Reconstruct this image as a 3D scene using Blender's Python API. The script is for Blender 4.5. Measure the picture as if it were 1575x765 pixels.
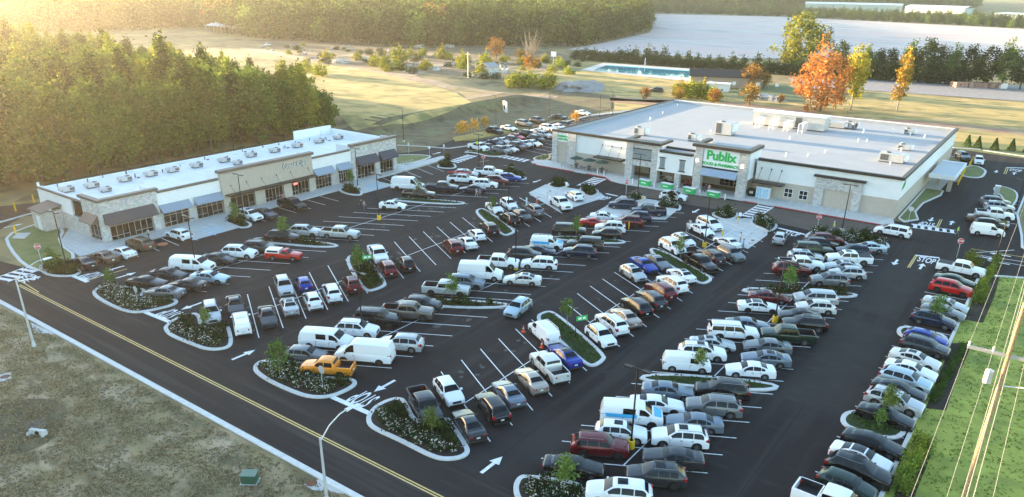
import bpy, bmesh, math, random
import numpy as np
from mathutils import Vector, Matrix, geometry
R=math.radians; rnd=random.Random(7)
for o in list(bpy.data.objects): bpy.data.objects.remove(o)
S=bpy.context.scene; COL=S.collection
# ---------------- camera, sky, sun, exposure ----------------
F=1149.576; PIT=.417159; ROL=.0125020; YAW=.6270174; H=35.3069; CX=787.5; CY=480.96
FW=np.array([math.cos(PIT)*math.cos(YAW),math.cos(PIT)*math.sin(YAW),-math.sin(PIT)])
_r0=np.array([math.sin(YAW),-math.cos(YAW),0.]); _u0=np.cross(_r0,FW)
RT=math.cos(ROL)*_r0+math.sin(ROL)*_u0; UP=-math.sin(ROL)*_r0+math.cos(ROL)*_u0
cd=bpy.data.cameras.new('camera'); cam=bpy.data.objects.new('camera',cd); COL.objects.link(cam); S.camera=cam
cd.sensor_width=36; cd.lens=36*F/1575; cd.shift_y=(CY-382.5)/1575; cd.clip_start=.5; cd.clip_end=9000
cam.matrix_world=Matrix(((RT[0],UP[0],-FW[0],0),(RT[1],UP[1],-FW[1],0),(RT[2],UP[2],-FW[2],H),(0,0,0,1)))
SUN_AZ=93.5; SUN_EL=4.6
w=bpy.data.worlds.new('World'); S.world=w; w.use_nodes=True; nt=w.node_tree
sky=nt.nodes.new('ShaderNodeTexSky'); sky.sky_type='NISHITA'; sky.sun_disc=False
sky.sun_elevation=R(SUN_EL); sky.sun_rotation=R(90-SUN_AZ); sky.dust_density=.85; sky.ozone_density=1.7
bg=nt.nodes['Background']; bg.inputs[1].default_value=.15; nt.links.new(sky.outputs[0],bg.inputs[0])
sl=bpy.data.lights.new('sun','SUN'); sl.energy=4.6; sl.angle=R(.55); sl.color=(1,.72,.40)
so=bpy.data.objects.new('sun',sl); COL.objects.link(so)
sd=Vector((math.cos(R(SUN_EL))*math.cos(R(SUN_AZ)),math.cos(R(SUN_EL))*math.sin(R(SUN_AZ)),math.sin(R(SUN_EL))))
so.rotation_euler=sd.to_track_quat('Z','Y').to_euler(); so.location=(60,60,80)
S.view_settings.view_transform='Standard'; S.view_settings.look='None'; S.view_settings.gamma=1
S.view_settings.exposure=3.05
S.render.engine='CYCLES'; S.cycles.max_bounces=6; S.cycles.volume_bounces=0; S.cycles.transparent_max_bounces=12
# ---------------- helpers ----------------
def sm(a,b,x):
    t=min(1,max(0,(x-a)/(b-a))); return t*t*(3-2*t)
def hgt(x,y):
    if x<125 or y<130: return 0.
    return 2.5*sm(136,143,y)*sm(128,142,x)*(1-sm(196,216,x)*(1-sm(150,190,y)))*(1-sm(230,290,x))*(1-sm(300,400,y))
def G(px,py,z=0.):
    d=FW*F+RT*(px-CX)-UP*(py-CY); t=(z-H)/d[2]; return (t*d[0],t*d[1])
def GT(px,py):
    z=0.
    for _ in range(6): x,y=G(px,py,z); z=hgt(x,y)
    return (x,y,z)
PO={'A':(0,190),'B':(394,190),'C':(788,190),'D':(1181,190),'E':(0,380),'F':(394,380),'G':(788,380),'H':(1181,380),'J':(394,574),'K':(788,574),'L':(1181,574)}
def q(pn,X,Y): return (PO[pn][0]+X/3.9975,PO[pn][1]+Y/4)
def zz(ox,oy,s,X,Y): return (ox+X/s,oy+Y/s)
MT={}
def mat(n,c,rough=.7,metal=0,var=0,scale=3,bump=0,bscale=None,spec=.5,emit=None,c2=None,coat=0,alpha=None,detail=5,objvar=0,sheen=0):
    if n in MT: return MT[n]
    m=bpy.data.materials.new(n); m.use_nodes=True; t=m.node_tree; b=t.nodes['Principled BSDF']
    b.inputs['Base Color'].default_value=(*c,1); b.inputs['Roughness'].default_value=rough; b.inputs['Metallic'].default_value=metal
    b.inputs['Specular IOR Level'].default_value=spec; b.inputs['Coat Weight'].default_value=coat
    if coat: b.inputs['Coat Roughness'].default_value=.08
    if var or c2:
        g=t.nodes.new('ShaderNodeNewGeometry'); nz=t.nodes.new('ShaderNodeTexNoise'); nz.inputs['Scale'].default_value=scale; nz.inputs['Detail'].default_value=detail
        t.links.new(g.outputs['Position'],nz.inputs['Vector'])
        cr=t.nodes.new('ShaderNodeValToRGB'); cr.color_ramp.elements[0].position=.3; cr.color_ramp.elements[1].position=.7
        a=tuple(max(0,x*(1-var)) for x in c); bb=c2 or tuple(min(1,x*(1+var)) for x in c)
        cr.color_ramp.elements[0].color=(*a,1); cr.color_ramp.elements[1].color=(*bb,1)
        t.links.new(nz.outputs[0],cr.inputs[0]); t.links.new(cr.outputs[0],b.inputs['Base Color'])
    if bump:
        nz2=t.nodes.new('ShaderNodeTexNoise'); nz2.inputs['Scale'].default_value=bscale or scale*4; nz2.inputs['Detail'].default_value=6
        g2=t.nodes.new('ShaderNodeNewGeometry'); t.links.new(g2.outputs['Position'],nz2.inputs['Vector'])
        bp=t.nodes.new('ShaderNodeBump'); bp.inputs['Strength'].default_value=bump; bp.inputs['Distance'].default_value=.05
        t.links.new(nz2.outputs[0],bp.inputs['Height']); t.links.new(bp.outputs[0],b.inputs['Normal'])
    if emit: b.inputs['Emission Color'].default_value=(*emit[:3],1); b.inputs['Emission Strength'].default_value=emit[3]
    MT[n]=m; return m
def mix_noise(m,c,scale,lo,hi,detail=4,w2=None):
    """overlay a second noise patch colour on a material's base colour"""
    t=m.node_tree; b=t.nodes['Principled BSDF']; src=b.inputs['Base Color']
    g=t.nodes.new('ShaderNodeNewGeometry'); nz=t.nodes.new('ShaderNodeTexNoise'); nz.inputs['Scale'].default_value=scale; nz.inputs['Detail'].default_value=detail
    mp=t.nodes.new('ShaderNodeMapping'); mp.inputs['Scale'].default_value=w2 or (1,1,1)
    t.links.new(g.outputs['Position'],mp.inputs[0]); t.links.new(mp.outputs[0],nz.inputs['Vector'])
    mr=t.nodes.new('ShaderNodeMapRange'); mr.inputs['From Min'].default_value=lo; mr.inputs['From Max'].default_value=hi
    t.links.new(nz.outputs[0],mr.inputs['Value'])
    mx=t.nodes.new('ShaderNodeMix'); mx.data_type='RGBA'; mx.inputs['B'].default_value=(*c,1)
    if src.is_linked: t.links.new(src.links[0].from_socket,mx.inputs['A'])
    else: mx.inputs['A'].default_value=src.default_value
    t.links.new(mr.outputs[0],mx.inputs['Factor']); t.links.new(mx.outputs['Result'],src)
def tag(o,label=None,cat=None,group=None,kind=None):
    if label:o['label']=label
    if cat:o['category']=cat
    if group:o['group']=group
    if kind:o['kind']=kind
    return o
def link(n,me,par=None,loc=None):
    o=bpy.data.objects.new(n,me); COL.objects.link(o)
    if par is not None:o.parent=par
    if loc is not None:o.location=loc
    return o
def empty(n,loc,rz=0,label=None,cat=None,group=None):
    o=bpy.data.objects.new(n,None); COL.objects.link(o); o.location=loc; o.rotation_euler=(0,0,rz); o.empty_display_size=.5
    return tag(o,label,cat,group)
class MB:
    def __init__(s): s.v=[];s.f=[];s.mi=[]
    def add(s,v,f,mi=0):
        n=len(s.v); s.v+=[tuple(map(float,a)) for a in v]; s.f+=[tuple(i+n for i in a) for a in f]; s.mi+=[mi]*len(f); return s
    def box(s,x0,x1,y0,y1,z0,z1,mi=0):
        return s.add([(x0,y0,z0),(x1,y0,z0),(x1,y1,z0),(x0,y1,z0),(x0,y0,z1),(x1,y0,z1),(x1,y1,z1),(x0,y1,z1)],
            [(0,3,2,1),(4,5,6,7),(0,1,5,4),(1,2,6,5),(2,3,7,6),(3,0,4,7)],mi)
    def hexa(s,b,t,mi=0): # bottom 4, top 4 pts
        return s.add(list(b)+list(t),[(0,3,2,1),(4,5,6,7),(0,1,5,4),(1,2,6,5),(2,3,7,6),(3,0,4,7)],mi)
    def quad(s,*p,mi=0): return s.add(p,[tuple(range(len(p)))],mi)
    def cyl(s,p,r,h,n=12,r2=None,mi=0,axis='z'):
        r2=r if r2 is None else r2; v=[]
        for k in range(n):
            a=2*math.pi*k/n; c,d=math.cos(a),math.sin(a)
            for rr,hh in ((r,0),(r2,h)):
                if axis=='z': v.append((p[0]+c*rr,p[1]+d*rr,p[2]+hh))
                elif axis=='y': v.append((p[0]+c*rr,p[1]+hh,p[2]+d*rr))
                else: v.append((p[0]+hh,p[1]+c*rr,p[2]+d*rr))
        f=[(2*k,2*((k+1)%n),2*((k+1)%n)+1,2*k+1) for k in range(n)]
        f+=[tuple(2*k+1 for k in range(n)),tuple(2*k for k in reversed(range(n)))]
        return s.add(v,f,mi)
    def tube(s,a,b,r,r2=None,n=8,mi=0):
        a=Vector(a);b=Vector(b);d=(b-a); L=d.length; d.normalize(); r2=r if r2 is None else r2
        u=d.orthogonal().normalized(); w_=d.cross(u); v=[]
        for k in range(n):
            t=2*math.pi*k/n; e=u*math.cos(t)+w_*math.sin(t)
            v+= [a+e*r,b+e*r2]
        f=[(2*k,2*((k+1)%n),2*((k+1)%n)+1,2*k+1) for k in range(n)]
        f+=[tuple(2*k+1 for k in range(n)),tuple(2*k for k in reversed(range(n)))]
        return s.add(v,f,mi)
    def prism(s,pts,z0,z1,mi=0,top=True):
        n=len(pts); v=[(p[0],p[1],z0) for p in pts]+[(p[0],p[1],z1) for p in pts]
        f=[(k,(k+1)%n,(k+1)%n+n,k+n) for k in range(n)]
        if top:
            for t in geometry.tessellate_polygon([[Vector((p[0],p[1],0)) for p in pts]]): f.append(tuple(i+n for i in t))
        return s.add(v,f,mi)
    def me(s,name,mats,smooth=False):
        m=bpy.data.meshes.new(name); m.from_pydata(s.v,[],s.f)
        for x in (mats if isinstance(mats,(list,tuple)) else [mats]): m.materials.append(x)
        if len(m.materials)>1: m.polygons.foreach_set('material_index',s.mi)
        bm=bmesh.new(); bm.from_mesh(m); bmesh.ops.recalc_face_normals(bm,faces=bm.faces)
        bm.to_mesh(m); bm.free()
        if smooth: m.polygons.foreach_set('use_smooth',[True]*len(m.polygons)); m.set_sharp_from_angle(angle=R(38))
        m.update(); return m
    def build(s,name,mats,par=None,smooth=False): return link(name,s.me(name,mats,smooth),par)
def struct(o): o['kind']='structure'; return o
def sheet(name,pts,m,z=0.):
    v=[Vector((p[0],p[1],0)) for p in pts]; mb=MB(); mb.add([(p[0],p[1],z+(p[2] if len(p)>2 else 0)) for p in pts],[tuple(t) for t in geometry.tessellate_polygon([v])])
    o=mb.build(name,m)
    me=o.data
    if len(me.polygons) and me.polygons[0].normal.z<0: me.flip_normals()
    return struct(o)
def chaikin(p,n=2,closed=True):
    for _ in range(n):
        o=[]
        for i in range(len(p)):
            a=p[i];b=p[(i+1)%len(p)]; o+=[(a[0]*.75+b[0]*.25,a[1]*.75+b[1]*.25),(a[0]*.25+b[0]*.75,a[1]*.25+b[1]*.75)]
        p=o
    return p
def area(p): return .5*sum(p[i][0]*p[(i+1)%len(p)][1]-p[(i+1)%len(p)][0]*p[i][1] for i in range(len(p)))
def inset(p,d):
    if area(p)<0: p=p[::-1]
    n=len(p);o=[]
    for i in range(n):
        a=Vector(p[i-1]);b=Vector(p[i]);c=Vector(p[(i+1)%n])
        e1=(b-a);e2=(c-b)
        if e1.length<1e-6 or e2.length<1e-6: o.append(tuple(b));continue
        e1.normalize();e2.normalize()
        n1=Vector((-e1.y,e1.x));n2=Vector((-e2.y,e2.x)); m_=(n1+n2)
        if m_.length<1e-3: o.append(tuple(b+n1*d)); continue
        m_.normalize(); k=min(d/max(.35,m_.dot(n1)),2*d); o.append(tuple(b+m_*k))
    return o
def inside(p,x,y):
    c=False;n=len(p)
    for i in range(n):
        a=p[i];b=p[i-1]
        if (a[1]>y)!=(b[1]>y) and x<(b[0]-a[0])*(y-a[1])/(b[1]-a[1])+a[0]: c=not c
    return c
def copy_tree(o,par=None):
    c=o.copy(); COL.objects.link(c)
    if par is not None: c.parent=par
    for ch in list(o.children): copy_tree(ch,c)
    return c
# ---------------- materials ----------------
def brickmat(n,c1,c2,mortar,sc,bw=.5,rh=.25,rough=.85,bump=.3):
    m=mat(n,c1,rough); t=m.node_tree; b=t.nodes['Principled BSDF']
    g=t.nodes.new('ShaderNodeNewGeometry'); sep=t.nodes.new('ShaderNodeSeparateXYZ'); t.links.new(g.outputs['Position'],sep.inputs[0])
    ad=t.nodes.new('ShaderNodeMath'); ad.operation='ADD'; t.links.new(sep.outputs[0],ad.inputs[0]); t.links.new(sep.outputs[1],ad.inputs[1])
    cb=t.nodes.new('ShaderNodeCombineXYZ'); t.links.new(ad.outputs[0],cb.inputs[0]); t.links.new(sep.outputs[2],cb.inputs[1])
    br=t.nodes.new('ShaderNodeTexBrick'); br.inputs['Scale'].default_value=sc; br.inputs['Color1'].default_value=(*c1,1); br.inputs['Color2'].default_value=(*c2,1)
    br.inputs['Mortar'].default_value=(*mortar,1); br.inputs['Brick Width'].default_value=bw; br.inputs['Row Height'].default_value=rh; br.inputs['Mortar Size'].default_value=.015
    br.inputs['Bias'].default_value=0
    t.links.new(cb.outputs[0],br.inputs['Vector']); 
    nz=t.nodes.new('ShaderNodeTexNoise'); nz.inputs['Scale'].default_value=1.6; nz.inputs['Detail'].default_value=6; t.links.new(g.outputs['Position'],nz.inputs[0])
    mx=t.nodes.new('ShaderNodeMix'); mx.data_type='RGBA'; mx.blend_type='OVERLAY'; mx.inputs['Factor'].default_value=.55
    t.links.new(br.outputs[0],mx.inputs['A']); t.links.new(nz.outputs[1],mx.inputs['B'])
    hs=t.nodes.new('ShaderNodeHueSaturation'); hs.inputs['Saturation'].default_value=.35; t.links.new(mx.outputs['Result'],hs.inputs['Color'])
    t.links.new(hs.outputs[0],b.inputs['Base Color'])
    bp=t.nodes.new('ShaderNodeBump'); bp.inputs['Strength'].default_value=bump; bp.inputs['Distance'].default_value=.03
    t.links.new(br.outputs['Fac'],bp.inputs['Height']); bp.invert=True; t.links.new(bp.outputs[0],b.inputs['Normal']); return m
STONE=brickmat('stone_veneer',(.62,.58,.53),(.36,.34,.32),(.5,.48,.45),1.0,.42,.16,bump=.5)
TAN=brickmat('tan_block',(.50,.43,.36),(.44,.38,.32),(.40,.36,.31),1.0,.4,.2,bump=.2)
TAN2=mat('tan_render',(.47,.41,.345),.85,var=.06,scale=1.2,bump=.1,bscale=20)
WHITE=mat('white_render',(.78,.79,.79),.8,var=.03,scale=.8,bump=.06,bscale=30)
CORN=mat('bronze_cornice',(.038,.031,.027),.45,.3,var=.08,scale=2)
CORN2=mat('grey_brown_cornice',(.14,.118,.10),.5,.2,var=.06,scale=2)
DARK=mat('dark_metal',(.018,.017,.017),.4,.4)
ROOF=mat('white_roof_membrane',(.36,.375,.39),.75,var=.05,scale=.35,bump=.05,bscale=4)
mix_noise(ROOF,(.34,.355,.37),.12,.45,.75)
ROOFW=mat('bright_roof_membrane',(.72,.75,.765),.6,var=.03,scale=.4,bump=.05,bscale=4)
mix_noise(ROOFW,(.64,.67,.69),.3,.55,.75)
AWG=mat('slate_awning_metal',(.085,.088,.105),.4,.6,var=.05)
AWB=mat('brown_awning_metal',(.12,.105,.1),.4,.6,var=.05)
AWS=mat('silver_awning_metal',(.44,.49,.53),.3,.8,var=.05)
ALU=mat('aluminium_frame',(.55,.5,.43),.35,.7)
GLS=mat('shop_glass',(.015,.013,.012),.06,0,var=.6,scale=.6,spec=.4)
CONC=mat('pale_concrete',(.52,.52,.50),.85,var=.08,scale=1.1,bump=.1,bscale=15)
CONC2=mat('kerb_concrete',(.60,.60,.585),.85,var=.08,scale=2.2,bump=.1,bscale=12)
ASPH=mat('asphalt',(.023,.019,.0185),.86,spec=.2,var=.16,scale=.12,bump=.35,bscale=22,detail=9)
mix_noise(ASPH,(.040,.036,.036),1.1,.56,.8,w2=(1,.25,1)); mix_noise(ASPH,(.022,.020,.021),.55,.54,.78); mix_noise(ASPH,(.037,.033,.032),.05,.52,.7,3); mix_noise(ASPH,(.016,.015,.015),.35,.64,.74,6); mix_noise(ASPH,(.036,.032,.031),.3,.5,.66,w2=(.12,2.2,1)); mix_noise(ASPH,(.010,.010,.010),1.4,.70,.76,3)
ASPH2=mat('street_asphalt',(.028,.0245,.0235),.88,spec=.2,var=.15,scale=.15,bump=.35,bscale=20,detail=9)
mix_noise(ASPH2,(.045,.040,.038),.35,.5,.62,w2=(2.6,.1,1)); mix_noise(ASPH2,(.06,.055,.053),.9,.58,.8,w2=(1,.12,1))
PAINT=mat('white_road_paint',(.74,.75,.76),.6,var=.14,scale=3)
YEL=mat('yellow_road_paint',(.66,.50,.17),.6,var=.14,scale=3)
REDK=mat('red_kerb_paint',(.42,.05,.05),.6,var=.15,scale=3)
BLUEP=mat('blue_road_paint',(.28,.55,.72),.6,var=.1)
MULCH=mat('dark_mulch',(.030,.021,.017),.95,var=.4,scale=5,bump=1,bscale=12)
STRAW=mat('brown_straw',(.10,.062,.042),.95,var=.35,scale=5,bump=1,bscale=10)
GREENP=mat('bright_green_sign',(.03,.42,.10),.5); YELP=mat('safety_yellow',(.82,.50,.02),.5); WHT=mat('white_paint_metal',(.8,.8,.8),.4)
GALV=mat('pale_galvanised_pole',(.60,.63,.66),.4,.4); REDS=mat('stop_sign_red',(.55,.03,.04),.45); HVAC=mat('hvac_grey',(.50,.50,.49),.55,.3,var=.06); HVD=mat('hvac_grille',(.12,.12,.12),.5,.5)
ORNG=mat('cone_orange',(.85,.12,.04),.5); WOODP=mat('weathered_pole_wood',(.36,.24,.13),.9,var=.25,scale=6,bump=.4)
BLACK=mat('rubber_black',(.012,.012,.013),.7)
def seams(m,axis,period,c,wd=.03):
    t=m.node_tree;b=t.nodes['Principled BSDF'];src=b.inputs['Base Color']; g=t.nodes.new('ShaderNodeNewGeometry'); sp=t.nodes.new('ShaderNodeSeparateXYZ'); t.links.new(g.outputs['Position'],sp.inputs[0])
    md=t.nodes.new('ShaderNodeMath'); md.operation='PINGPONG'; md.inputs[1].default_value=period/2; t.links.new(sp.outputs[axis],md.inputs[0])
    lt=t.nodes.new('ShaderNodeMath'); lt.operation='LESS_THAN'; lt.inputs[1].default_value=wd; t.links.new(md.outputs[0],lt.inputs[0])
    mx=t.nodes.new('ShaderNodeMix'); mx.data_type='RGBA'; mx.inputs['B'].default_value=(*c,1); t.links.new(lt.outputs[0],mx.inputs['Factor'])
    if src.is_linked: t.links.new(src.links[0].from_socket,mx.inputs['A'])
    t.links.new(mx.outputs['Result'],src)
seams(ROOF,0,3.0,(.31,.32,.335),.06); seams(ROOFW,0,3.0,(.58,.60,.62),.05); seams(ASPH,1,4.35,(.014,.013,.013),.035); seams(CONC,0,1.6,(.34,.34,.33),.02); seams(CONC,1,1.6,(.34,.34,.33),.02)
mix_noise(ROOF,(.31,.31,.305),.5,.62,.8,6); mix_noise(ROOFW,(.48,.48,.47),.45,.62,.8,6)
# grass family
LAWN=mat('mown_lawn',(.15,.17,.05),.95,var=.2,scale=.6,bump=.7,bscale=6); mix_noise(LAWN,(.19,.19,.08),.15,.45,.7)
VERGE=mat('bright_verge_grass',(.30,.32,.055),.95,var=.2,scale=.5,bump=.7,bscale=6); mix_noise(VERGE,(.16,.20,.04),.22,.5,.72)
DRY=mat('patchy_dry_grass',(.25,.195,.095),.95,var=.2,scale=.25,bump=1,bscale=3,detail=8); mix_noise(DRY,(.42,.32,.21),.42,.46,.62,8,(1,.5,1)); mix_noise(DRY,(.13,.11,.055),.5,.5,.64,7,(1,.45,1)); mix_noise(DRY,(.15,.135,.07),.07,.5,.7)
FIELD=mat('golden_field_grass',(.46,.33,.11),.95,var=.2,scale=.06,bump=.8,bscale=1.5,detail=9); mix_noise(FIELD,(.20,.185,.06),.25,.46,.64,8,(1,.5,1)); mix_noise(FIELD,(.55,.38,.17),.12,.55,.7,8)
GRD=mat('rough_ground_grass',(.24,.185,.085),.95,var=.25,scale=.05,bump=.8,bscale=1,detail=9); mix_noise(GRD,(.33,.25,.11),.03,.5,.62,9); mix_noise(GRD,(.06,.065,.03),.14,.5,.68,9)
DIRT=mat('pale_dirt_track',(.34,.25,.17),.95,var=.2,scale=.25,bump=.5,bscale=2); mix_noise(DIRT,(.2,.15,.09),.3,.5,.7)
DIRTR=mat('red_clay_dirt',(.33,.19,.12),.95,var=.2,scale=.25,bump=.5,bscale=2); mix_noise(DIRTR,(.36,.28,.14),.12,.5,.62)
BANK=mat('basin_grass',(.135,.105,.05),.95,var=.25,scale=.25,bump=.8,bscale=2,detail=9); mix_noise(BANK,(.15,.15,.06),.12,.5,.65,8); mix_noise(BANK,(.06,.05,.028),.5,.52,.66,8,(1,.4,1))
COTT=mat('cotton_crop',(.60,.52,.48),.95,var=.22,scale=.9,bump=1,bscale=1.2,detail=9); mix_noise(COTT,(.34,.30,.31),.12,.45,.75,9,(1,.25,1)); mix_noise(COTT,(.60,.46,.42),.012,.5,.62,8,(1,.25,1)); mix_noise(COTT,(.28,.24,.24),.02,.6,.72,9,(1,.2,1))
GRAV=mat('grey_gravel_yard',(.28,.27,.27),.95,var=.18,scale=.5,bump=.4,bscale=3)
# ---------------- base ground, terrain ----------------
gm=MB(); xs=list(range(-120,124,61))+list(range(124,222,3))+list(range(222,320,7))+[400,700,1200,2200,3600]
ys=list(range(-700,120,60))+[110,124,130]+list(range(134,146,2))+list(range(148,200,4))+list(range(200,420,12))+[700,1200,2500]
ys=sorted(set(ys)); xs=sorted(set(xs)); nx=len(xs)
gm.add([(x,y,hgt(x,y)-.05) for y in ys for x in xs],[(j*nx+i,j*nx+i+1,(j+1)*nx+i+1,(j+1)*nx+i) for j in range(len(ys)-1) for i in range(nx-1)])
struct(gm.build('ground',GRD,smooth=True))
def drape(name,pts,m,dz,step=None):
    """sheet following the terrain: clip a grid to a polygon by cell"""
    if not step: return sheet(name,[(p[0],p[1],hgt(p[0],p[1])) for p in pts],m,dz)
    bm=bmesh.new(); vs=[bm.verts.new((p[0],p[1],0)) for p in pts]
    for t in geometry.tessellate_polygon([[Vector((p[0],p[1],0)) for p in pts]]):
        try: bm.faces.new([vs[i] for i in t])
        except ValueError: pass
    x0,x1=min(p[0] for p in pts),max(p[0] for p in pts); y0,y1=min(p[1] for p in pts),max(p[1] for p in pts)
    x=x0+step
    while x<x1:
        bmesh.ops.bisect_plane(bm,geom=bm.verts[:]+bm.edges[:]+bm.faces[:],plane_co=(x,0,0),plane_no=(1,0,0)); x+=step
    y=y0+step
    while y<y1:
        bmesh.ops.bisect_plane(bm,geom=bm.verts[:]+bm.edges[:]+bm.faces[:],plane_co=(0,y,0),plane_no=(0,1,0)); y+=step
    for v in bm.verts: v.co.z=hgt(v.co.x,v.co.y)+dz
    bmesh.ops.recalc_face_normals(bm,faces=bm.faces)
    me=bpy.data.meshes.new(name); bm.to_mesh(me); bm.free(); me.materials.append(m)
    if len(me.polygons) and me.polygons[0].normal.z<0: me.flip_normals()
    return struct(link(name,me))
def gp(l,z=0): return [G(*a,z) for a in l]
sheet('near_lawn',[(-60,-120),(29.7,-120),(29.7,140),(-60,140)],DRY,.0)
sheet('right_verge',[(38.2,-60),(115.5,-60),(115.5,4.3),(38.2,4.3)],VERGE,.0)
sheet('right_meadow',[(-40,-170),(320,-170),(320,-60.2),(-40,-60.2)],VERGE,-.01)
sheet('corner_lawn',[(136,-60),(199.6,-60),(199.6,2.6),(152,2.6),(139,.5)],LAWN,.0)
drape('basin_bank',[(126,116),(142,119.5),(206,113),(232,128),(236,150),(215,146),(202,146),(186,148),(160,147.5),(140,148),(126,150),(60,150),(50,141),(70,133.5)],BANK,.05,2.0)
f=[GT(*a)[:2] for a in [(545,192),(590,186),(640,180),(690,168),(725,158),(700,142),(655,130),(600,117),(560,108),(520,100),(470,100),(430,120)]]
drape('golden_field',f,FIELD,.06,2.5)
drape('sunlit_grassland',[(206,112),(206,60),(206,-60),(300,-60),(300,120),(296,190),(240,176),(232,150),(236,128)],FIELD,.0,3.5)
tr=[GT(*a)[:2] for a in [(380,74),(440,86),(500,97),(560,109),(620,118),(660,127),(705,136),(760,143),(820,148),(880,150),(960,153),(1060,157)]]
def ribbon(name,pts,wd,m,dz,taper=None):
    mb=MB(); n=len(pts)
    # subdivide
    P=[]
    for i in range(n-1):
        for k in range(6): t=k/6; P.append((pts[i][0]*(1-t)+pts[i+1][0]*t,pts[i][1]*(1-t)+pts[i+1][1]*t))
    P.append(pts[-1]); v=[]
    for i,p in enumerate(P):
        a=P[max(0,i-1)];b=P[min(len(P)-1,i+1)]; d=Vector((b[0]-a[0],b[1]-a[1])).normalized(); nn=Vector((-d.y,d.x)); w_=wd/2*(1+.18*math.sin(i*.9))
        for s in (-1,1): x,y=p[0]+nn.x*s*w_,p[1]+nn.y*s*w_; v.append((x,y,hgt(x,y)+dz))
    mb.add(v,[(2*i,2*i+1,2*i+3,2*i+2) for i in range(len(P)-1)]); o=mb.build(name,m)
    if o.data.polygons[0].normal.z<0:o.data.flip_normals()
    return struct(o)
ribbon('dirt_track',tr,9,DIRT,.03)
ribbon('dirt_track',[GT(*a)[:2] for a in [(620,118),(680,100),(740,98),(700,88),(640,82),(560,84),(470,92)]],8,DIRT,.04)
ribbon('bank_track',[(141,147),(152,146.5),(165,147),(180,149),(196,150),(208,148),(222,146)],4,DIRT,.03)
ribbon('clay_road',[GT(*a)[:2] for a in [(880,150),(980,157),(1060,160),(1150,163),(1240,176),(1300,184),(1400,190),(1575,204),(1700,215)]],11,DIRTR,.03)
drape('clearing',[GT(*a)[:2] for a in [(390,62),(480,60),(600,72),(760,72),(850,80),(900,92),(900,106),(780,100),(700,118),(620,108),(540,100),(470,90)]],mat('clearing_scrub',(.20,.14,.085),.95,c2=(.07,.07,.035),scale=.08,bump=.8,bscale=.8,detail=9),.02,9)
sheet('cotton_field',[GT(*a)[:2] for a in [(872,76),(930,66),(1000,50),(1004,40),(994,21.5),(1200,26),(1400,36),(1600,46),(1800,56),(1800,112),(1575,95),(1400,92),(1240,90),(1100,90)]],COTT,.02)
sheet('mown_green',[GT(*a)[:2] for a in [(800,97),(900,88),(1060,97),(1180,108),(1060,100),(920,100),(880,112),(830,116),(790,106)]],mat('park_grass',(.15,.16,.06),.95,var=.15,scale=.15,bump=.5,bscale=2),.03)
sheet('side_lawn_far',[GT(*a)[:2] for a in [(1040,128),(1110,132),(1200,128),(1230,140),(1240,158),(1100,152),(1040,145)]],mat('park_grass',(0,0,0)),.03)
sheet('gravel_yard',[GT(*a)[:2] for a in [(1212,120),(1330,121),(1450,126),(1600,134),(1700,142),(1700,170),(1575,156),(1330,139),(1230,136)]],GRAV,.04)
sheet('yellow_grass_strip',[GT(*a)[:2] for a in [(1240,142),(1330,141),(1575,158),(1700,172),(1700,208),(1575,196),(1330,180),(1240,160)]],FIELD,.025)
sheet('rear_lawn',[GT(*a)[:2] for a in [(1466,218),(1520,220),(1600,228),(1700,236),(1700,262),(1575,244),(1466,229)]],LAWN,.03)
sheet('sand_court',[GT(*a)[:2] for a in [(800,104),(870,98),(880,104),(830,109)]],DIRT,.05)
# ---------------- asphalt, kerbs, markings ----------------
sheet('street',[(30,-110),(37.6,-110),(37.6,103),(36,112),(39.4,124),(47,131),(56,128.6),(62,133.2),(46,141),(30,141)],ASPH2,.004)
sheet('car_park_asphalt',[(37.6,-20),(38,4.5),(112.6,4.5),(114,2),(116,-2),(116,-60),(127,-60),(127,-1),(130,1),(137,1.5),(150,3),(168,3),(200,3),(200,-60),(209,-60),(209,60),(196,60),(196,17),(133,17),(133,88.6),(135,92),(205,92),(207,108),(192,112),(176,114),(156,113),(141,114.5),(139,119),(128,126.5),(125,128),(60,130.5),(56,128.6),(56,125.5),(48,126),(108.6,125.5),(109.5,112),(121,106.5),(118,105.5),(108,105.2),(43,105.0),(40,101.5),(37.6,101)],ASPH,.0041)
mk=MB(); yk=MB(); bk=MB()
def line(mb,a,b,wd=.11,z=.014):
    d=Vector((b[0]-a[0],b[1]-a[1]));
    if d.length<.01:return
    d.normalize(); n=Vector((-d.y,d.x))*wd/2
    mb.quad((a[0]+n.x,a[1]+n.y,z),(a[0]-n.x,a[1]-n.y,z),(b[0]-n.x,b[1]-n.y,z),(b[0]+n.x,b[1]+n.y,z))
BH=(6.27,-11.6); BS=(-6.745,-11.36)
def stalls(x0,n,ytop,b,sp=3.14,skip=(),cross=True,last=True):
    """x0: X of the first line's far end (at ytop)"""
    for i in range(n):
        if i in skip: continue
        a=(x0+i*sp,ytop); line(mk,a,(a[0]+b[0],a[1]+b[1]))
        if cross and i<n-1 and (i+1) not in skip:
            m_=(a[0]+b[0]/2,a[1]+b[1]/2); line(mk,m_,(m_[0]+sp,m_[1]))
stalls(42.44,8,27.65,BH,sp=3.1); stalls(70.3,13,27.75,BH,sp=3.16)
stalls(48.6,7,43.77,BS,sp=3.13); stalls(71.03,7,43.77,BS,sp=3.13); stalls(96.6,7,43.77,BS,sp=3.13)
stalls(39.9,8,59.75,BH,sp=3.1); stalls(64.1,9,59.75,BH,sp=3.25); stalls(96.4,5,59.75,BH,sp=3.2)
stalls(49.2,8,75.6,BS,sp=3.18); stalls(74.64,6,75.65,BS,sp=3.14); stalls(96.8,5,75.65,BS,sp=3.14)
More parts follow.
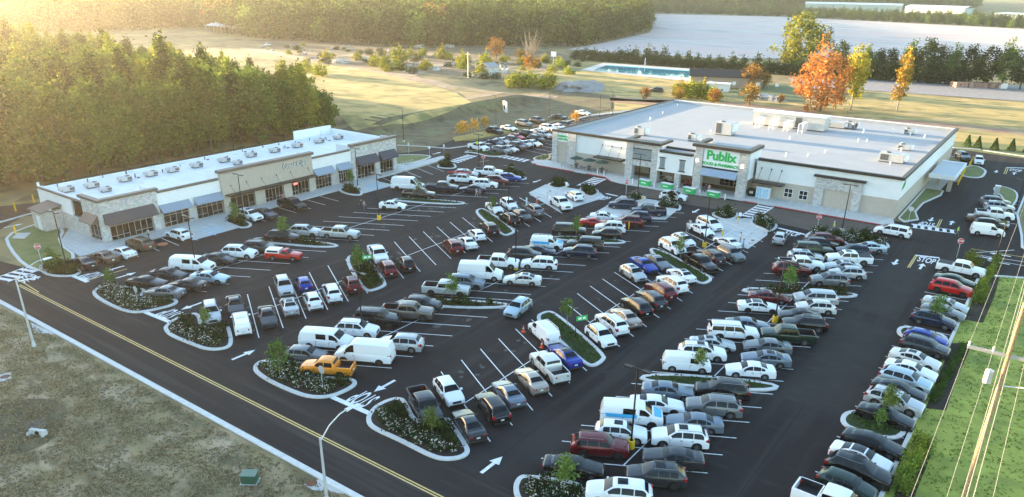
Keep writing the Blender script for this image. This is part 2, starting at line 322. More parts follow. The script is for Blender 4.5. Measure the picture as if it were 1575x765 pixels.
stalls(40.4,7,91.75,BH,sp=3.15); stalls(65.5,9,91.75,BH,sp=3.19); stalls(96.6,5,91.75,BH,sp=3.2)
for i in range(-9,-3): line(mk,(66.68+3.14*i,9.27),(66.68+3.14*i+.05,4.6))
for i in range(-2,6): line(mk,(66.68+3.14*i,9.27),(66.68+3.14*i+.05,4.6))
for i in range(0,8): line(mk,(89.0+3.15*i,9.27),(89.0+3.15*i+.2,4.6))
for i in range(0,6): line(mk,(45.6+3.03*i,104-.2),(45.6+3.03*i-.3,98.7)) if i else None
for i in range(0,7): line(mk,(66.6+3.03*i,103.9),(66.6+3.03*i-.2,98.8))
for i in range(0,5): line(mk,(101.6+3.35*i,105.6),(99.3+3.35*i+.1,99.1))
for i in range(0,16): line(mk,(139.5+3.1*i,92.5),(141.2+3.1*i,103.4))
for i in range(0,20): line(mk,(142+3.1*i,113.2),(141.3+3.1*i,108.6))
for i in range(8): line(mk,(139+3.1*i,3.4),(138.2+3.1*i,8.2))
# street centre line
for s in (-.13,.13): line(yk,(33.75+s,-110),(33.75+s,100.4),.12,.016)
def stop(px,ang,sx=2.6,sy=2.4,name='stop_lettering',txt='STOP',m=None,z=.016,par=None):
    x,y=(G(*px) if not isinstance(px,Vector) else (px.x,px.y))
    cu=bpy.data.curves.new('t','FONT'); cu.body=txt; cu.align_x='CENTER'; cu.align_y='CENTER'; cu.size=1; cu.offset=.02
    ob=bpy.data.objects.new('t',cu); me=bpy.data.meshes.new_from_object(ob); bpy.data.objects.remove(ob)
    me.materials.clear(); me.materials.append(m or PAINT); me.name=name
    xs_=[v.co.x for v in me.vertices]; ys_=[v.co.y for v in me.vertices]; w_=max(xs_)-min(xs_); h_=max(ys_)-min(ys_)
    for v in me.vertices: v.co.x*=sx/w_; v.co.y*=sy/h_
    o=link(name,me,None,(x,y,z)); o.rotation_euler=(0,0,R(ang)); return struct(o)
SP_=[((560,613),90),((261.5,482.5),90),((142.6,423.8),90),((44,429),0),((926.5,305),-90),((1425,401),-90),((1425.5,344.5),90),((1562,262.5),-90),((1218.5,360),-90)]
for p_,a_ in SP_: stop(p_,a_,2.2,2.5)
def arrow(px,ang,L=2.8):
    x,y=G(*px); c,s=math.cos(R(ang)),math.sin(R(ang))
    sh=[(-L/2,-.16),(L*.1,-.16),(L*.1,-.5),(L/2,0),(L*.1,.5),(L*.1,.16),(-L/2,.16)]
    pts=[(x+c*a-s*b,y+s*a+c*b,.016) for a,b in sh]
    mk.add([pts[0],pts[1],pts[5],pts[6]],[(0,1,2,3)]); mk.add([pts[2],pts[3],pts[4]],[(0,1,2)])
for p_,a_ in [((591.6,594),180),((756.7,715),0),((375,546),0),((295,471),180),((175,413.8),180),((194,423.8),0),((7.5,340),180),((21,347.5),0),((1377.4,403.8),180),((1417.4,410),0),((1432.4,338),180),((1463.7,343),0),((1532.5,264),180),((1560,267),0),((825.5,279),180),((1070,325),180),((656,242),180),((672,236),0),((1537.5,392),90),((1535,404),90),((1518,397),-90)]: arrow(p_,a_)
for a_,b_ in [((511,611),(570,637)),((222,480),(262,496)),((113,425),(135,434)),((932,298),(950,302)),((1408,393),(1445,397)),((1402,345),(1440,349)),((1548,258),(1580,259)),((1197,351),(1238,361)),((62,426),(28,433))]:
    A_=G(*a_);B_=G(*b_); line(mk,A_,B_,.55,.015)
for a_,b_ in [((1408,393),(1396,412)),((1411,393),(1399,412)),((1446,338),(1440,350)),((1449,338),(1443,350)),((1548,258),(1544,268)),((1551,258),(1547,268)),((26,429),(60,450)),((1494,383),(1575,396)),((134,432),(195,414)),((735,250),(752,247))]:
    line(yk,G(*a_),G(*b_),.14,.018)
for a_,b_ in [((1500,392),(1580,404)),((1518,399),(1580,410)),((1500,389),(1560,385))]: line(mk,G(*a_),G(*b_),.14,.018)
def cross(c0,c1,wd,n,bd=True):
    """ladder crossing from ground point c0 to c1"""
    a=Vector(c0);b=Vector(c1);d=(b-a); nn=Vector((-d.y,d.x)).normalized()*wd/2
    if bd:
        line(mk,a+nn,b+nn,.2); line(mk,a-nn,b-nn,.2)
    for i in range(n):
        t=(i+.5)/n; p_=a+d*t; dd=d/n*.27
        mk.quad(*[(v.x,v.y,.0162) for v in (p_-dd+nn*.97,p_-dd-nn*.97,p_+dd-nn*.97,p_+dd+nn*.97)])
cross(G(897,287),G(924,274),2.6,6); cross(G(1150,335),G(1178,317),2.6,6); cross(G(1402,348),G(1470,357),1.9,6)
cross(G(0,432),G(48,414),2.6,4); cross(G(696,250),G(727,239),2.4,6); cross(G(768,240),G(812,248),2.2,6); cross(G(822,250),G(846,254),2.2,3)
struct(mk.build('parking_markings',PAINT)); struct(yk.build('yellow_markings',YEL))
# ADA concrete pads
def gl(l): return l
PADS=[[(110,76.3),(117.2,77.3),(118.3,66),(116,63.5),(103,65.2)],[(103,60),(110.3,60.6),(119,62),(120,55.5),(117.3,50),(110,49)],[(104,33),(112.3,33),(117,34.5),(119.5,38.5),(115.5,42.5),(106.5,41.5)]]
for i,p_ in enumerate(PADS): sheet('accessible_parking_pad',p_,CONC,.012)
sheet('accessible_parking_pad',[(57,99.2),(65.6,99.2),(65.6,103.4),(57,103.4)],CONC,.012); sheet('accessible_parking_pad',[(91,99.2),(98.8,99.2),(98.8,103.4),(91,103.4)],CONC,.012)
h=MB()
def hatch(x0,x1,y0,y1,n,sk=1.2):
    for i in range(n): 
        x=x0+(x1-x0)*i/n; line(h,(x,y0),(x+sk,y1),.1,.018)
    line(h,(x0,y0),(x1,y0),.1,.018); line(h,(x0+sk,y1),(x1+sk,y1),.1,.018)
struct_h=[hatch(60,62.6,99.4,103.2,6),hatch(94,96.5,99.4,103.2,6)]
struct(h.build('blue_hatch_markings',BLUEP))
h=MB()
for p0,d_,n in (((108,75.5),(-.55,-10),0),):pass
for i in range(9): line(h,(112+i*.55,76.2-i*.1),(110.2+i*.75,72.4),.09,.018)
for i in range(7): line(h,(108.4+i*1.1,40.8+.1*i),(109.8+i*1.1,36.5),.1,.018)
for X0 in (105.8,108.9,112,115.1): line(h,(X0,41.2),(X0-2.6,35.8),.1,.018); line(h,(X0-.5,59.9),(X0+2.6,54.5),.1,.018); line(h,(X0,75.2),(X0-3,68),.1,.018)
struct(h.build('pad_markings',mat('soft_white_paint',(.72,.73,.72),.6)))
# sidewalks
def slab(name,pts,z1,m): mb=MB(); mb.prism(pts,-.1,z1); return struct(mb.build(name,m))
slab('strip_sidewalk',[(49,104.6),(52,104),(56.8,104),(57,103.45),(65.6,103.45),(66,104),(90.8,104.1),(91,103.45),(98.8,103.45),(99.5,105.2),(108,105.6),(118,106),(124,107.5),(123,108.9),(112,108.8),(109,112.5),(108.9,107.7),(48.6,107.7),(48.7,119),(44.6,113),(43.4,104.8),(47,104.8)],.13,CONC)
slab('supermarket_sidewalk',[(129.0,20.2),(129.0,46),(128.2,48),(126.6,58),(126.4,66),(127.2,69),(129,71),(129.2,87.5),(131,90.5),(135,90.5),(134.2,86.9),(134.2,19.4),(131,18.6)],.14,CONC)
k=MB(); 
def kstrip(mb,pts,wd=.16,z0=0,z1=.155):
    for i in range(len(pts)-1):
        a=Vector(pts[i]);b=Vector(pts[i+1]);d=(b-a).normalized();n=Vector((-d.y,d.x))*wd/2; a=a-d*.02;b=b+d*.02
        mb.hexa([(v.x,v.y,z0) for v in (a+n,a-n,b-n,b+n)],[(v.x,v.y,z1+.003*(i%2)) for v in (a+n,a-n,b-n,b+n)])
kstrip(k,[(128.93,20.2),(128.93,37.5)]); kstrip(k,[(128.93,40.5),(128.93,43)]); kstrip(k,[(127.1,69),(128.93,71.2)]); kstrip(k,[(128.93,71.2),(129.1,75.6)]);kstrip(k,[(129.1,78.5),(129.15,87.5),(130.2,89)])
struct(k.build('red_kerb',REDK))
k=MB()
def kerb(pts,wd=.32,z=.15): kstrip(k,pts,wd,0,z)
kerb([(30,-110),(30,141)],.5); kerb([(38,4.45),(65.4,4.3)]); kerb([(82.6,4.4),(112.4,4.4),(113.8,2.4),(115.7,-1.5),(115.8,-60)]);
kerb([(67.2,4.4),(80,4.4)])
kerb([(127.2,-60),(127.2,-1.2),(130,.8),(137,1.4),(150,3),(168,3),(200,3)]); kerb([(196,17),(196,60)],.3)
kerb([GT(*a)[:2] for a in [(1466,228),(1508,231)]],.5); kerb([GT(*a)[:2] for a in [(1513,232),(1575,241),(1700,260)]],.5)
kerb([G(*a) for a in [(0,343),(45,330),(132,319)]],.4); kerb([G(*a) for a in [(611,224),(650,226),(690,229)]]); kerb([G(*a) for a in [(690,229),(720,225),(760,216),(800,205),(850,192),(905,179),(966,172)]],.35)
kerb([(205.2,92),(207,108),(192,112.3)]); kerb([(133.5,88.6),(135.2,91.6),(150,91.6),(205,91.6)])
struct(k.build('kerb',CONC2))
# kerbed islands
ISL=[]
def island(name,pts,fill=MULCH,wd=.42,ch=2,z=.15,fz=.17):
    if ch: pts=chaikin(pts,ch)
    if area(pts)<0: pts=pts[::-1]
    inn=inset(pts,wd); mb=MB(); n=len(pts)
    v=[(p[0],p[1],0) for p in pts]+[(p[0],p[1],z) for p in pts]+[(p[0],p[1],z) for p in inn]+[(p[0],p[1],.05) for p in inn]
    f=[]
    for i in range(n):
        j=(i+1)%n; f+=[(i,j,j+n,i+n),(i+n,j+n,j+2*n,i+2*n),(i+2*n,j+2*n,j+3*n,i+3*n)]
    mb.add(v,f); o=struct(mb.build('island_kerb',CONC2,smooth=False))
    m2=MB(); m2.add([(p[0],p[1],z-.01) for p in inn],[tuple(t) for t in geometry.tessellate_polygon([[Vector((p[0],p[1],0)) for p in inn]])])
    b=m2.build('planting_bed',fill); b.parent=o
    if b.data.polygons[0].normal.z<0:b.data.flip_normals()
    ISL.append((name,inn)); return inn
def pq(pn,l): return [G(*q(pn,*a)) for a in l]
def pz(ox,oy,s,l): return [G(ox+a[0]/s,oy+a[1]/s) for a in l]
I1=island('i1',pq('E',[(555,292),(600,250),(660,240),(760,246),(915,262),(868,312),(1000,318),(1080,322),(1103,342),(1060,368),(920,400),(830,412),(750,398),(640,350)]),MULCH)
I2=island('i2',pq('E',[(1160,412),(1235,412),(1250,512),(1400,490),(1418,500),(1440,600),(1390,635),(1270,642),(1160,600),(1040,552),(1003,510),(1015,488),(1080,440)]))
I3=island('i3',pz(300,440,2.353,[(212,290),(240,270),(330,270),(412,285),(402,328),(500,332),(572,337),(592,355),(560,380),(490,408),(410,409),(340,385),(255,345),(210,312)]))
I4=island('i4',pq('J',[(825,160),(890,155),(925,175),(995,322),(1165,282),(1195,285),(1312,460),(1315,500),(1260,535),(1150,545),(1060,520),(880,425),(705,348),(673,300),(685,255),(735,200)]))
I5=island('i5',pq('K',[(2,700),(35,640),(95,630),(480,682),(480,900),(300,980),(90,860),(15,775)]))
I6=island('i6',pq('E',[(236,122),(300,88),(430,108),(492,140),(503,160),(470,180),(400,187),(310,183),(255,160)]),MULCH)
I7=island('i7',pz(280,320,6.955,[(435,152),(520,105),(650,125),(742,168),(752,190),(715,215),(620,222),(560,200)]))
I8=island('i8',pz(394,190,3.9975,[(500,415),(530,395),(600,392),(665,428),(640,448),(560,440)]))
def ph(xr,row,w=2.9,pl=None):
    yt,yb=row; return [(xr-w/2,yb+.3),(xr+w/2,yb+.3),(xr+w/2+BH[0]*-1,yt-.3),(xr-w/2-BH[0],yt-.3)]
def phl(lp,rp,w=2.9):
    a=G(*lp);b=G(*rp); return [(b[0]-w/2,b[1]),(b[0]+w/2,b[1]),(a[0]+w/2,a[1]),(a[0]-w/2,a[1])]
HG1=island('g1',phl((986,581),(1196,598),2.8),mat('green_groundcover_bed',(.03,.05,.015),.95,var=.4,scale=4,bump=1,bscale=8))
GCB=MT['green_groundcover_bed']
HG2=island('g2',phl((1142,447),(1318,456),2.8),STRAW); HD1=island('d1',phl((614,464),(782,472),2.8),STRAW)
HD2=island('d2',phl((850,366),(961,374),2.8),GCB); HF1=island('f1',phl((392,368),(518,380),2.8),STRAW); HF2=island('f2',phl((606,307),(714,314),2.8),GCB)
C1=island('c1',pq('G',[(125,440),(205,395),(275,408),(585,672),(560,712),(500,745),(435,725),(290,590)]),GCB)
E1=island('e1',pq('F',[(535,78),(610,40),(700,78),(805,222),(795,248),(700,282),(648,262)]),STRAW)
C2=island('c2',pq('G',[(818,28),(885,2),(1230,188),(1226,215),(1172,236),(1110,212)]),GCB)
E2_=island('e2',pz(580,180,2.55,[(377,376),(402,360),(432,365),(541,446),(540,457),(500,471),(470,452)]),GCB)
R1=island('r1',[(84.9,4.6),(84.9,8.6),(86.3,9.7),(88.2,9.6),(88.9,8.3),(88.9,4.6)],GCB); R2_=island('r2',[(62.5,4.6),(62,8.6),(63,9.8),(65,9.8),(66.3,8.4),(66.8,4.6)],GCB)
EC=(800,270,5.885)
M=[island('m1',pz(*EC,[(230,88),(330,50),(445,78),(445,100),(370,122),(285,115)])),island('m2',pz(*EC,[(518,130),(600,88),(700,132),(718,158),(700,180),(650,197),(600,192)])),
 island('m3',pz(*EC,[(920,205),(1060,180),(1160,205),(1085,240),(1000,240)]),STRAW),island('m4',pz(*EC,[(1215,255),(1320,215),(1445,270),(1465,295),(1440,325),(1390,310),(1240,298)])),
 island('m5',pz(1040,300,6.375,[(325,195),(420,158),(610,172),(612,218),(545,248),(455,250)])),island('m6',pz(1040,300,6.375,[(700,278),(760,218),(890,230),(975,280),(1003,318),(925,368),(870,350)])),
 island('m7',pz(1170,330,6.955,[(435,262),(530,185),(600,172),(860,205),(1320,280),(1388,350),(1360,368),(1010,335),(935,345),(850,272)])),
 island('m8',pz(600,200,5.885,[(418,332),(470,298),(570,300),(612,338),(570,357),(440,348)])),island('m9',pz(600,200,5.885,[(960,392),(1040,368),(1200,418),(1248,440),(1210,458),(1120,452)])),
 island('m10',pz(600,200,5.885,[(660,212),(715,185),(900,200),(1065,228),(1055,240),(900,250),(735,205)]),STRAW),
 island('lawnL',[(41,122.5),(38.9,116),(37,107),(37.4,103),(39.5,101.6),(43.3,104.7),(44.5,113),(48.3,119.2),(48.3,125),(45.8,125)],LAWN,ch=1),
 island('sidelawn',[(133,17.5),(134.9,18.8),(160,18.9),(160,15.6),(156,15.4),(148,17),(141,17.1),(136,15.8)],LAWN,ch=0,wd=.3),
 island('dtis',pz(1400,200,7.65,[(590,460),(700,420),(800,430),(880,470),(905,500),(850,575),(640,560),(560,520)]),LAWN),
 island('cornerstrip',[(109.2,112.8),(112,109),(121,109.4),(122.3,112),(118,118),(109.2,118)],LAWN),
 island('m11',pz(680,160,5.885,[(810,505),(850,480),(950,455),(985,470),(975,505),(900,520)]),MT['yellow_grass'] if 'yellow_grass' in MT else mat('sunlit_yellow_plants',(.28,.25,.05),.9,var=.3,scale=3),.3),
 island('m12',[(137.5,8.6),(137.2,3),(150,4.2),(167,3.6),(172,7),(168,8.9),(160,5.5),(141,5.2)],LAWN,.3)]
# far-lot verge with sunlit grass
sheet('sunlit_verge',[G(*a) for a in [(696,212),(735,204),(792,196),(800,200),(740,213),(700,218)]],mat('sunlit_verge_grass',(.35,.27,.07),.9,var=.2,scale=1),.06)
sheet('inlet_apron',[G(*a) for a in [(48,497),(52,512),(82,515),(84,513)]],CONC,.02)
sheet('inlet_apron',[G(*a) for a in [(466,745),(480,754),(545,762),(490,738)]],CONC,.02)
sheet('concrete_pad',[G(*a) for a in [(0,577),(17,573),(18,583),(0,588)]],CONC,.03)
p_=MB(); p_.prism([G(*a) for a in [(19,368),(28,360),(48,360),(38,369)]],0,.2); struct(p_.build('utility_pad',CONC))
for c_,m_ in (((479.5,743.5),(.16,.06,.035)),((250,376),(.45,.16,.08)),((8,580),(.16,.07,.05))):
    x,y=G(*c_); mb=MB(); mb.cyl((x,y,.0),.42 if c_[0]!=250 else .75,.045,20); tag(mb.build('manhole_cover',mat('rust_cover_%d'%c_[0],m_,.8)),'round rust coloured manhole cover '+{479.5:'on the concrete apron beside the near street lamp',250:'in the empty stall by the strip storefront',8:'on the concrete pad at the left edge of the lawn'}[c_[0]],'manhole cover')

PATCH=mat('older_asphalt',(.033,.0295,.028),.87,spec=.2,var=.14,scale=.3,bump=.3,bscale=22,detail=9); mix_noise(PATCH,(.046,.042,.040),1.3,.55,.8,w2=(1,.3,1))
sheet('paving_patch',[G(*a) for a in [(1205,612),(1300,642),(1330,600),(1375,510),(1297,481),(1262,530)]],PATCH,.0088)
sheet('paving_patch',[G(*a) for a in [(1060,760),(1140,764),(1100,900),(1000,880)]],PATCH,.0088)
sheet('paving_patch',[G(*a) for a in [(1305,472),(1380,494),(1432,405),(1372,398)]],PATCH,.0088)
sheet('paving_patch',[G(*a) for a in [(945,585),(988,548),(1100,455),(1085,447),(1000,512),(930,580)]],PATCH,.0088)
sheet('paving_patch',[(118,21),(128.6,20.5),(128.2,44),(126,62),(120.5,62),(121,45)],mat('worn_brown_asphalt',(.085,.068,.055),.85,var=.14,scale=.5,bump=.3,bscale=22),.0088)

om=MB(); orr=random.Random(21)
for yc in (24.8,18.9,41,35.3,57,51,73,67,89,83,7):
    for i in range(26):
        x=orr.uniform(42,116); y=yc+orr.uniform(-1.6,1.6)
        for j in range(orr.randint(1,3)):
            cx,cy=x+orr.uniform(-.5,.5),y+orr.uniform(-.5,.5); r_=orr.uniform(.08,.32); n=9
            om.add([(cx+r_*orr.uniform(.7,1.2)*math.cos(k*6.283/n),cy+r_*orr.uniform(.6,1.1)*math.sin(k*6.283/n),.0125+.0001*(j+3*(i%4))) for k in range(n)],[tuple(range(n))])
o_=om.build('oil_stains',mat('oil_stain',(.011,.0095,.009),.45)); struct(o_)
# ---------------- vehicles ----------------
CARGL=mat('car_glass',(.006,.008,.010),.06,0,spec=.3)
CHR=mat('chrome_trim',(.55,.56,.57),.2,.9); LHT=mat('headlamp_glass',(.62,.66,.70),.12,.2,coat=1); TLT=mat('tail_lamp_red',(.32,.012,.012),.2,0,coat=1)
TYRE=mat('tyre_rubber',(.016,.016,.017),.8); RIM=mat('alloy_rim',(.36,.37,.38),.3,.8); RIMD=mat('dark_rim',(.05,.05,.052),.4,.6)
PLAST=mat('dark_plastic',(.022,.022,.023),.6); PLATE=mat('number_plate',(.6,.62,.6),.5); RAIL=mat('roof_rail_metal',(.3,.31,.32),.3,.8)
def paint(n,c,metal=.0,rough=.32):
    rough*=.72; m=mat('paint_'+n,c,rough,metal,coat=.5,spec=.4)
    if 'dusted' not in m:
        m['dusted']=1; t=m.node_tree;b=t.nodes['Principled BSDF']
        nz=t.nodes.new('ShaderNodeTexNoise'); nz.inputs['Scale'].default_value=2.5; nz.inputs['Detail'].default_value=6
        g=t.nodes.new('ShaderNodeNewGeometry'); t.links.new(g.outputs['Position'],nz.inputs[0])
        mr=t.nodes.new('ShaderNodeMapRange'); mr.inputs['To Min'].default_value=rough-.05; mr.inputs['To Max'].default_value=rough+.06; t.links.new(nz.outputs[0],mr.inputs[0]); t.links.new(mr.outputs[0],b.inputs['Roughness'])
    return m
PC={'white':((.82,.83,.84),0,.3),'pearl':((.66,.65,.62),.1,.3),'silver':((.48,.50,.51),.3,.34),'grey':((.17,.18,.19),.25,.34),'blue-grey':((.15,.19,.24),.25,.32),'dark grey':((.035,.038,.043),.2,.32),
 'black':((.010,.010,.011),.1,.22),'navy':((.012,.022,.055),.3,.28),'blue':((.012,.045,.30),.3,.28),'red':((.50,.012,.010),.1,.28),'maroon':((.13,.010,.014),.3,.3),'dark green':((.018,.038,.026),.3,.32),
 'beige':((.44,.38,.32),.4,.32),'brown':((.20,.13,.085),.4,.35),'orange':((.85,.30,.03),.2,.3),'pale blue':((.42,.53,.60),.4,.3),'grey-brown':((.17,.145,.13),.5,.32),'bronze':((.16,.12,.085),.5,.32)}
def lerp(pts,x):
    if x<=pts[0][0]:return pts[0][1]
    for a,b in zip(pts,pts[1:]):
        if x<=b[0]: t=(x-a[0])/(b[0]-a[0]); return a[1]+(b[1]-a[1])*t
    return pts[-1][1]
def slerp(pts,x,d=.09): return (lerp(pts,x-d)+2*lerp(pts,x)+lerp(pts,x+d))/4
KIND={ # L,W,H, hood[(d,z)...] from front, cowl, rooffront, roofrear, base rear, deck z, beltz, wheels d, wheel r, side windows [(a,b)], tumble
'sedan':dict(L=4.85,W=1.86,H=1.46,hz=.74,cz=1.0,cowl=1.45,rf=2.15,rr=3.25,rb=4.2,dz=1.06,belt=.96,wh=(.95,3.75),r=.335,win=[(1.72,2.55),(2.62,3.32),(3.38,3.72)],tum=.30),
'coupe':dict(L=5.0,W=1.92,H=1.44,hz=.82,cz=1.02,cowl=1.75,rf=2.4,rr=3.2,rb=4.2,dz=1.08,belt=1.0,wh=(.98,3.9),r=.37,win=[(2.05,3.0),(3.08,3.5)],tum=.3),
'hatch':dict(L=4.3,W=1.8,H=1.5,hz=.78,cz=1.02,cowl=1.15,rf=1.85,rr=3.55,rb=4.15,dz=1.0,belt=.98,wh=(.85,3.45),r=.33,win=[(1.42,2.25),(2.32,3.05),(3.12,3.6)],tum=.27),
'cuv':dict(L=4.55,W=1.87,H=1.66,hz=.88,cz=1.1,cowl=1.2,rf=1.9,rr=3.75,rb=4.42,dz=1.05,belt=1.06,wh=(.9,3.58),r=.36,win=[(1.5,2.35),(2.42,3.2),(3.27,3.85)],tum=.29),
'suv':dict(L=4.85,W=1.95,H=1.76,hz=.96,cz=1.16,cowl=1.25,rf=2.0,rr=4.15,rb=4.75,dz=1.05,belt=1.12,wh=(.95,3.82),r=.38,win=[(1.6,2.5),(2.58,3.45),(3.53,4.35)],tum=.28),
'big SUV':dict(L=5.3,W=2.03,H=1.9,hz=1.08,cz=1.24,cowl=1.4,rf=1.95,rr=4.95,rb=5.22,dz=1.1,belt=1.18,wh=(1.0,4.15),r=.41,win=[(1.68,2.65),(2.73,3.65),(3.75,4.95)],tum=.18),
'minivan':dict(L=5.1,W=1.98,H=1.75,hz=.88,cz=1.12,cowl=1.05,rf=1.9,rr=4.6,rb=4.98,dz=1.05,belt=1.05,wh=(.98,4.0),r=.35,win=[(1.4,2.3),(2.38,3.4),(3.5,4.6)],tum=.22),
'small van':dict(L=4.75,W=1.85,H=1.86,hz=.98,cz=1.18,cowl=.95,rf=1.6,rr=4.6,rb=4.7,dz=1.2,belt=1.12,wh=(.88,3.8),r=.34,win=[(1.25,2.1)],tum=.12),
'van':dict(L=5.95,W=2.06,H=2.45,hz=1.12,cz=1.38,cowl=.95,rf=1.75,rr=5.85,rb=5.93,dz=1.3,belt=1.3,wh=(1.0,4.75),r=.37,win=[(1.25,2.15)],tum=.12),
'low van':dict(L=5.6,W=2.06,H=2.08,hz=1.1,cz=1.34,cowl=.95,rf=1.7,rr=5.45,rb=5.58,dz=1.3,belt=1.25,wh=(1.0,4.4),r=.37,win=[(1.25,2.15),(2.5,3.6)],tum=.14),
'pickup':dict(L=5.85,W=2.02,H=1.92,hz=1.1,cz=1.24,cowl=1.5,rf=2.05,rr=3.75,rb=3.98,dz=1.22,belt=1.2,wh=(1.0,4.65),r=.41,win=[(1.78,2.75),(2.83,3.72)],tum=.17,bed=(4.06,5.72)),
'small pickup':dict(L=5.1,W=1.85,H=1.76,hz=1.0,cz=1.14,cowl=1.3,rf=1.85,rr=3.3,rb=3.5,dz=1.12,belt=1.1,wh=(.88,4.0),r=.37,win=[(1.58,2.4),(2.48,3.25)],tum=.17,bed=(3.58,4.98)),
'cap pickup':dict(L=5.0,W=1.78,H=1.66,hz=.96,cz=1.1,cowl=1.35,rf=1.85,rr=2.5,rb=2.75,dz=1.08,belt=1.06,wh=(.9,3.85),r=.36,win=[(1.6,2.45)],tum=.17,bed=(2.85,4.9)),
'jeep':dict(L=4.3,W=1.88,H=1.85,hz=1.1,cz=1.2,cowl=1.35,rf=1.6,rr=4.05,rb=4.15,dz=1.15,belt=1.15,wh=(.7,3.3),r=.42,win=[(1.55,2.4),(2.5,3.2),(3.3,4.0)],tum=.1),
}
CM={}
def car_meshes(kind):
    if kind in CM: return CM[kind]
    K=KIND[kind]; L,W,Hh=K['L'],K['W'],K['H']; hw=W/2; c0=L/2
    X=lambda d:c0-d
    boxy=kind in('van','low van','jeep','big SUV','pickup','small pickup','cap pickup')
    plan=[(0,.84 if not boxy else .92),(.12,.92 if not boxy else .96),(.45,.985),(.9,1),(L-.9,1),(L-.4,.98),(L-.1,.93 if not boxy else .97),(L,.86 if not boxy else .93)]
    hood=[(0,K['hz']*.80),(.05,K['hz']*.93),(.22,K['hz']),(K['cowl'],K['cz']),(K['rb'],K['dz']),(L-.25,K['dz']-.02),(L-.05,K['dz']-.10),(L,K['dz']-.2)]
    bed=K.get('bed'); wz=K['r']; AR=K['r']+.075; sill=.24 if not boxy else .34
    ds=set([0,.04,.1,.2,.35,L,L-.04,L-.1,L-.2,L-.35]);
    d=.5
    while d<L-.4: ds.add(round(d,3)); d+=.24
    for wx in K['wh']:
        for k in range(-6,7): ds.add(round(wx+AR*math.sin(k*math.pi/12)*1.0,3))
    if bed: ds|={bed[0]-.004,bed[0]+.004,bed[1]-.004,bed[1]+.004}
    ds=sorted(ds); mb=MB(); rows=[]
    for d in ds:
        hwp=hw*lerp(plan,d); zt=slerp(hood,d,.05); low=sill
        if d<.25: low=sill+.02
        for wx in K['wh']:
            e=abs(d-wx)
            if e<AR: low=max(low,wz+math.sqrt(max(0,AR*AR-e*e)))
        inb=bed and bed[0]<=d<=bed[1]; zin=.72 if inb else zt+.05
        if inb: zt=K['dz']+.08
        elif bed and d>bed[0]-.01: zt=K['dz']+.08; zin=zt
        zb=min(max(zt-.16,low+.03),zt-.02); zm=min(max(.55,low+.015),zb-.005)
        r=[(0,zin),(hwp*.72,zin-(0 if inb else .012)),(hwp*.855,zin-(0 if inb else .035)),(hwp*.86,zt-(0 if inb else .035)),(hwp*.94,zt-.04 if not inb else zt),(hwp*.985,zb),(hwp,zm),(hwp*.975,min(low+.0,zm-.004))]
        rows.append([(X(d),-y,z) for y,z in r[::-1]]+[(X(d),y,z) for y,z in r[1:]])
    n=len(rows[0])
    for r in rows: mb.v+=r
    for i in range(len(rows)-1):
        for j in range(n-1):
            mb.f.append((i*n+j,i*n+j+1,(i+1)*n+j+1,(i+1)*n+j))
            dm=(ds[i]+ds[i+1])/2; inb=bed and bed[0]<dm<bed[1]
            mb.mi.append(1 if inb and 4<=j<=9 else 0)
    for rr_,s in ((rows[0],0),(rows[-1],(len(rows)-1)*n)): mb.f.append(tuple(range(s,s+n))); mb.mi.append(0)
    # greenhouse
    roof=[(K['cowl'],K['cz']+.01),(K['rf'],Hh-.07),(K['rf']+.35,Hh-.015),((K['rf']+K['rr'])/2,Hh),(K['rr'],Hh-.05),(K['rb'],K['dz']+.03)]
    if kind=='cap pickup': pass
    def wb(d): return hw*lerp(plan,d)*.945
    def zr(d): return slerp(roof,d,.06)
    def wr(d):
        t=max(0,min(1,(zr(d)-K['belt'])/(Hh-K['belt']))); return wb(d)-K['tum']*t*(.85 if boxy else 1)
    g0,g1=K['cowl'],K['rb']; N=22; gds=[g0+(g1-g0)*i/N for i in range(N+1)]; base=len(mb.v); gr=[]
    for d in gds:
        z=zr(d); b=K['belt']-.05; zb_=min(b,z-.01); 
        r=[(0,z+.035),(wr(d)*.6,z+.025),(wr(d)*.92,z),(wr(d),z-.05 if z-.05>zb_ else zb_+.005),((wr(d)+wb(d))/2+.015,(z+zb_)/2-.02),(wb(d),zb_)]
        gr.append([(X(d),-y,zv) for y,zv in r[::-1]]+[(X(d),y,zv) for y,zv in r[1:]])
    m=len(gr[0])
    for r in gr: mb.v+=r
    for i in range(N):
        for j in range(m-1): mb.f.append((base+i*m+j,base+i*m+j+1,base+(i+1)*m+j+1,base+(i+1)*m+j)); mb.mi.append(0)
    for s in (base,base+N*m): mb.f.append(tuple(range(s,s+m))); mb.mi.append(0)
    P={}; PB=paint('white',*PC['white'])
    P['body']=mb.me(kind.replace(' ','_')+'_body',[PB,PLAST],True)
    def sidepatch(a,b,s,v0=.16,v1=.9,nn=5):
        q_=MB(); pts=[]
        for i in range(nn+1):
            d=a+(b-a)*i/nn; z=zr(d)-.055; zb_=K['belt']-.03; 
            z0=zb_+(z-zb_)*v0; z1=zb_+(z-zb_)*v1
            if z1-z0<.02: z1=z0+.02
            for zz_ in (z0,(z0+z1)/2,z1):
                t=(zz_-zb_)/max(.05,(z-zb_)); y=wb(d)+(wr(d)-wb(d))*t+.015*4*t*(1-t)*1.3+.016; pts.append((X(d),s*y,zz_))
        q_.add(pts,[(3*i+j,3*i+j+1,3*i+j+4,3*i+j+3) for i in range(nn) for j in range(2)]); 
        me=q_.me('window',CARGL,True)
        return me
    P['side']=[]
    for a,b in K['win']:
        for s in (1,-1): P['side'].append(sidepatch(a,b,s))
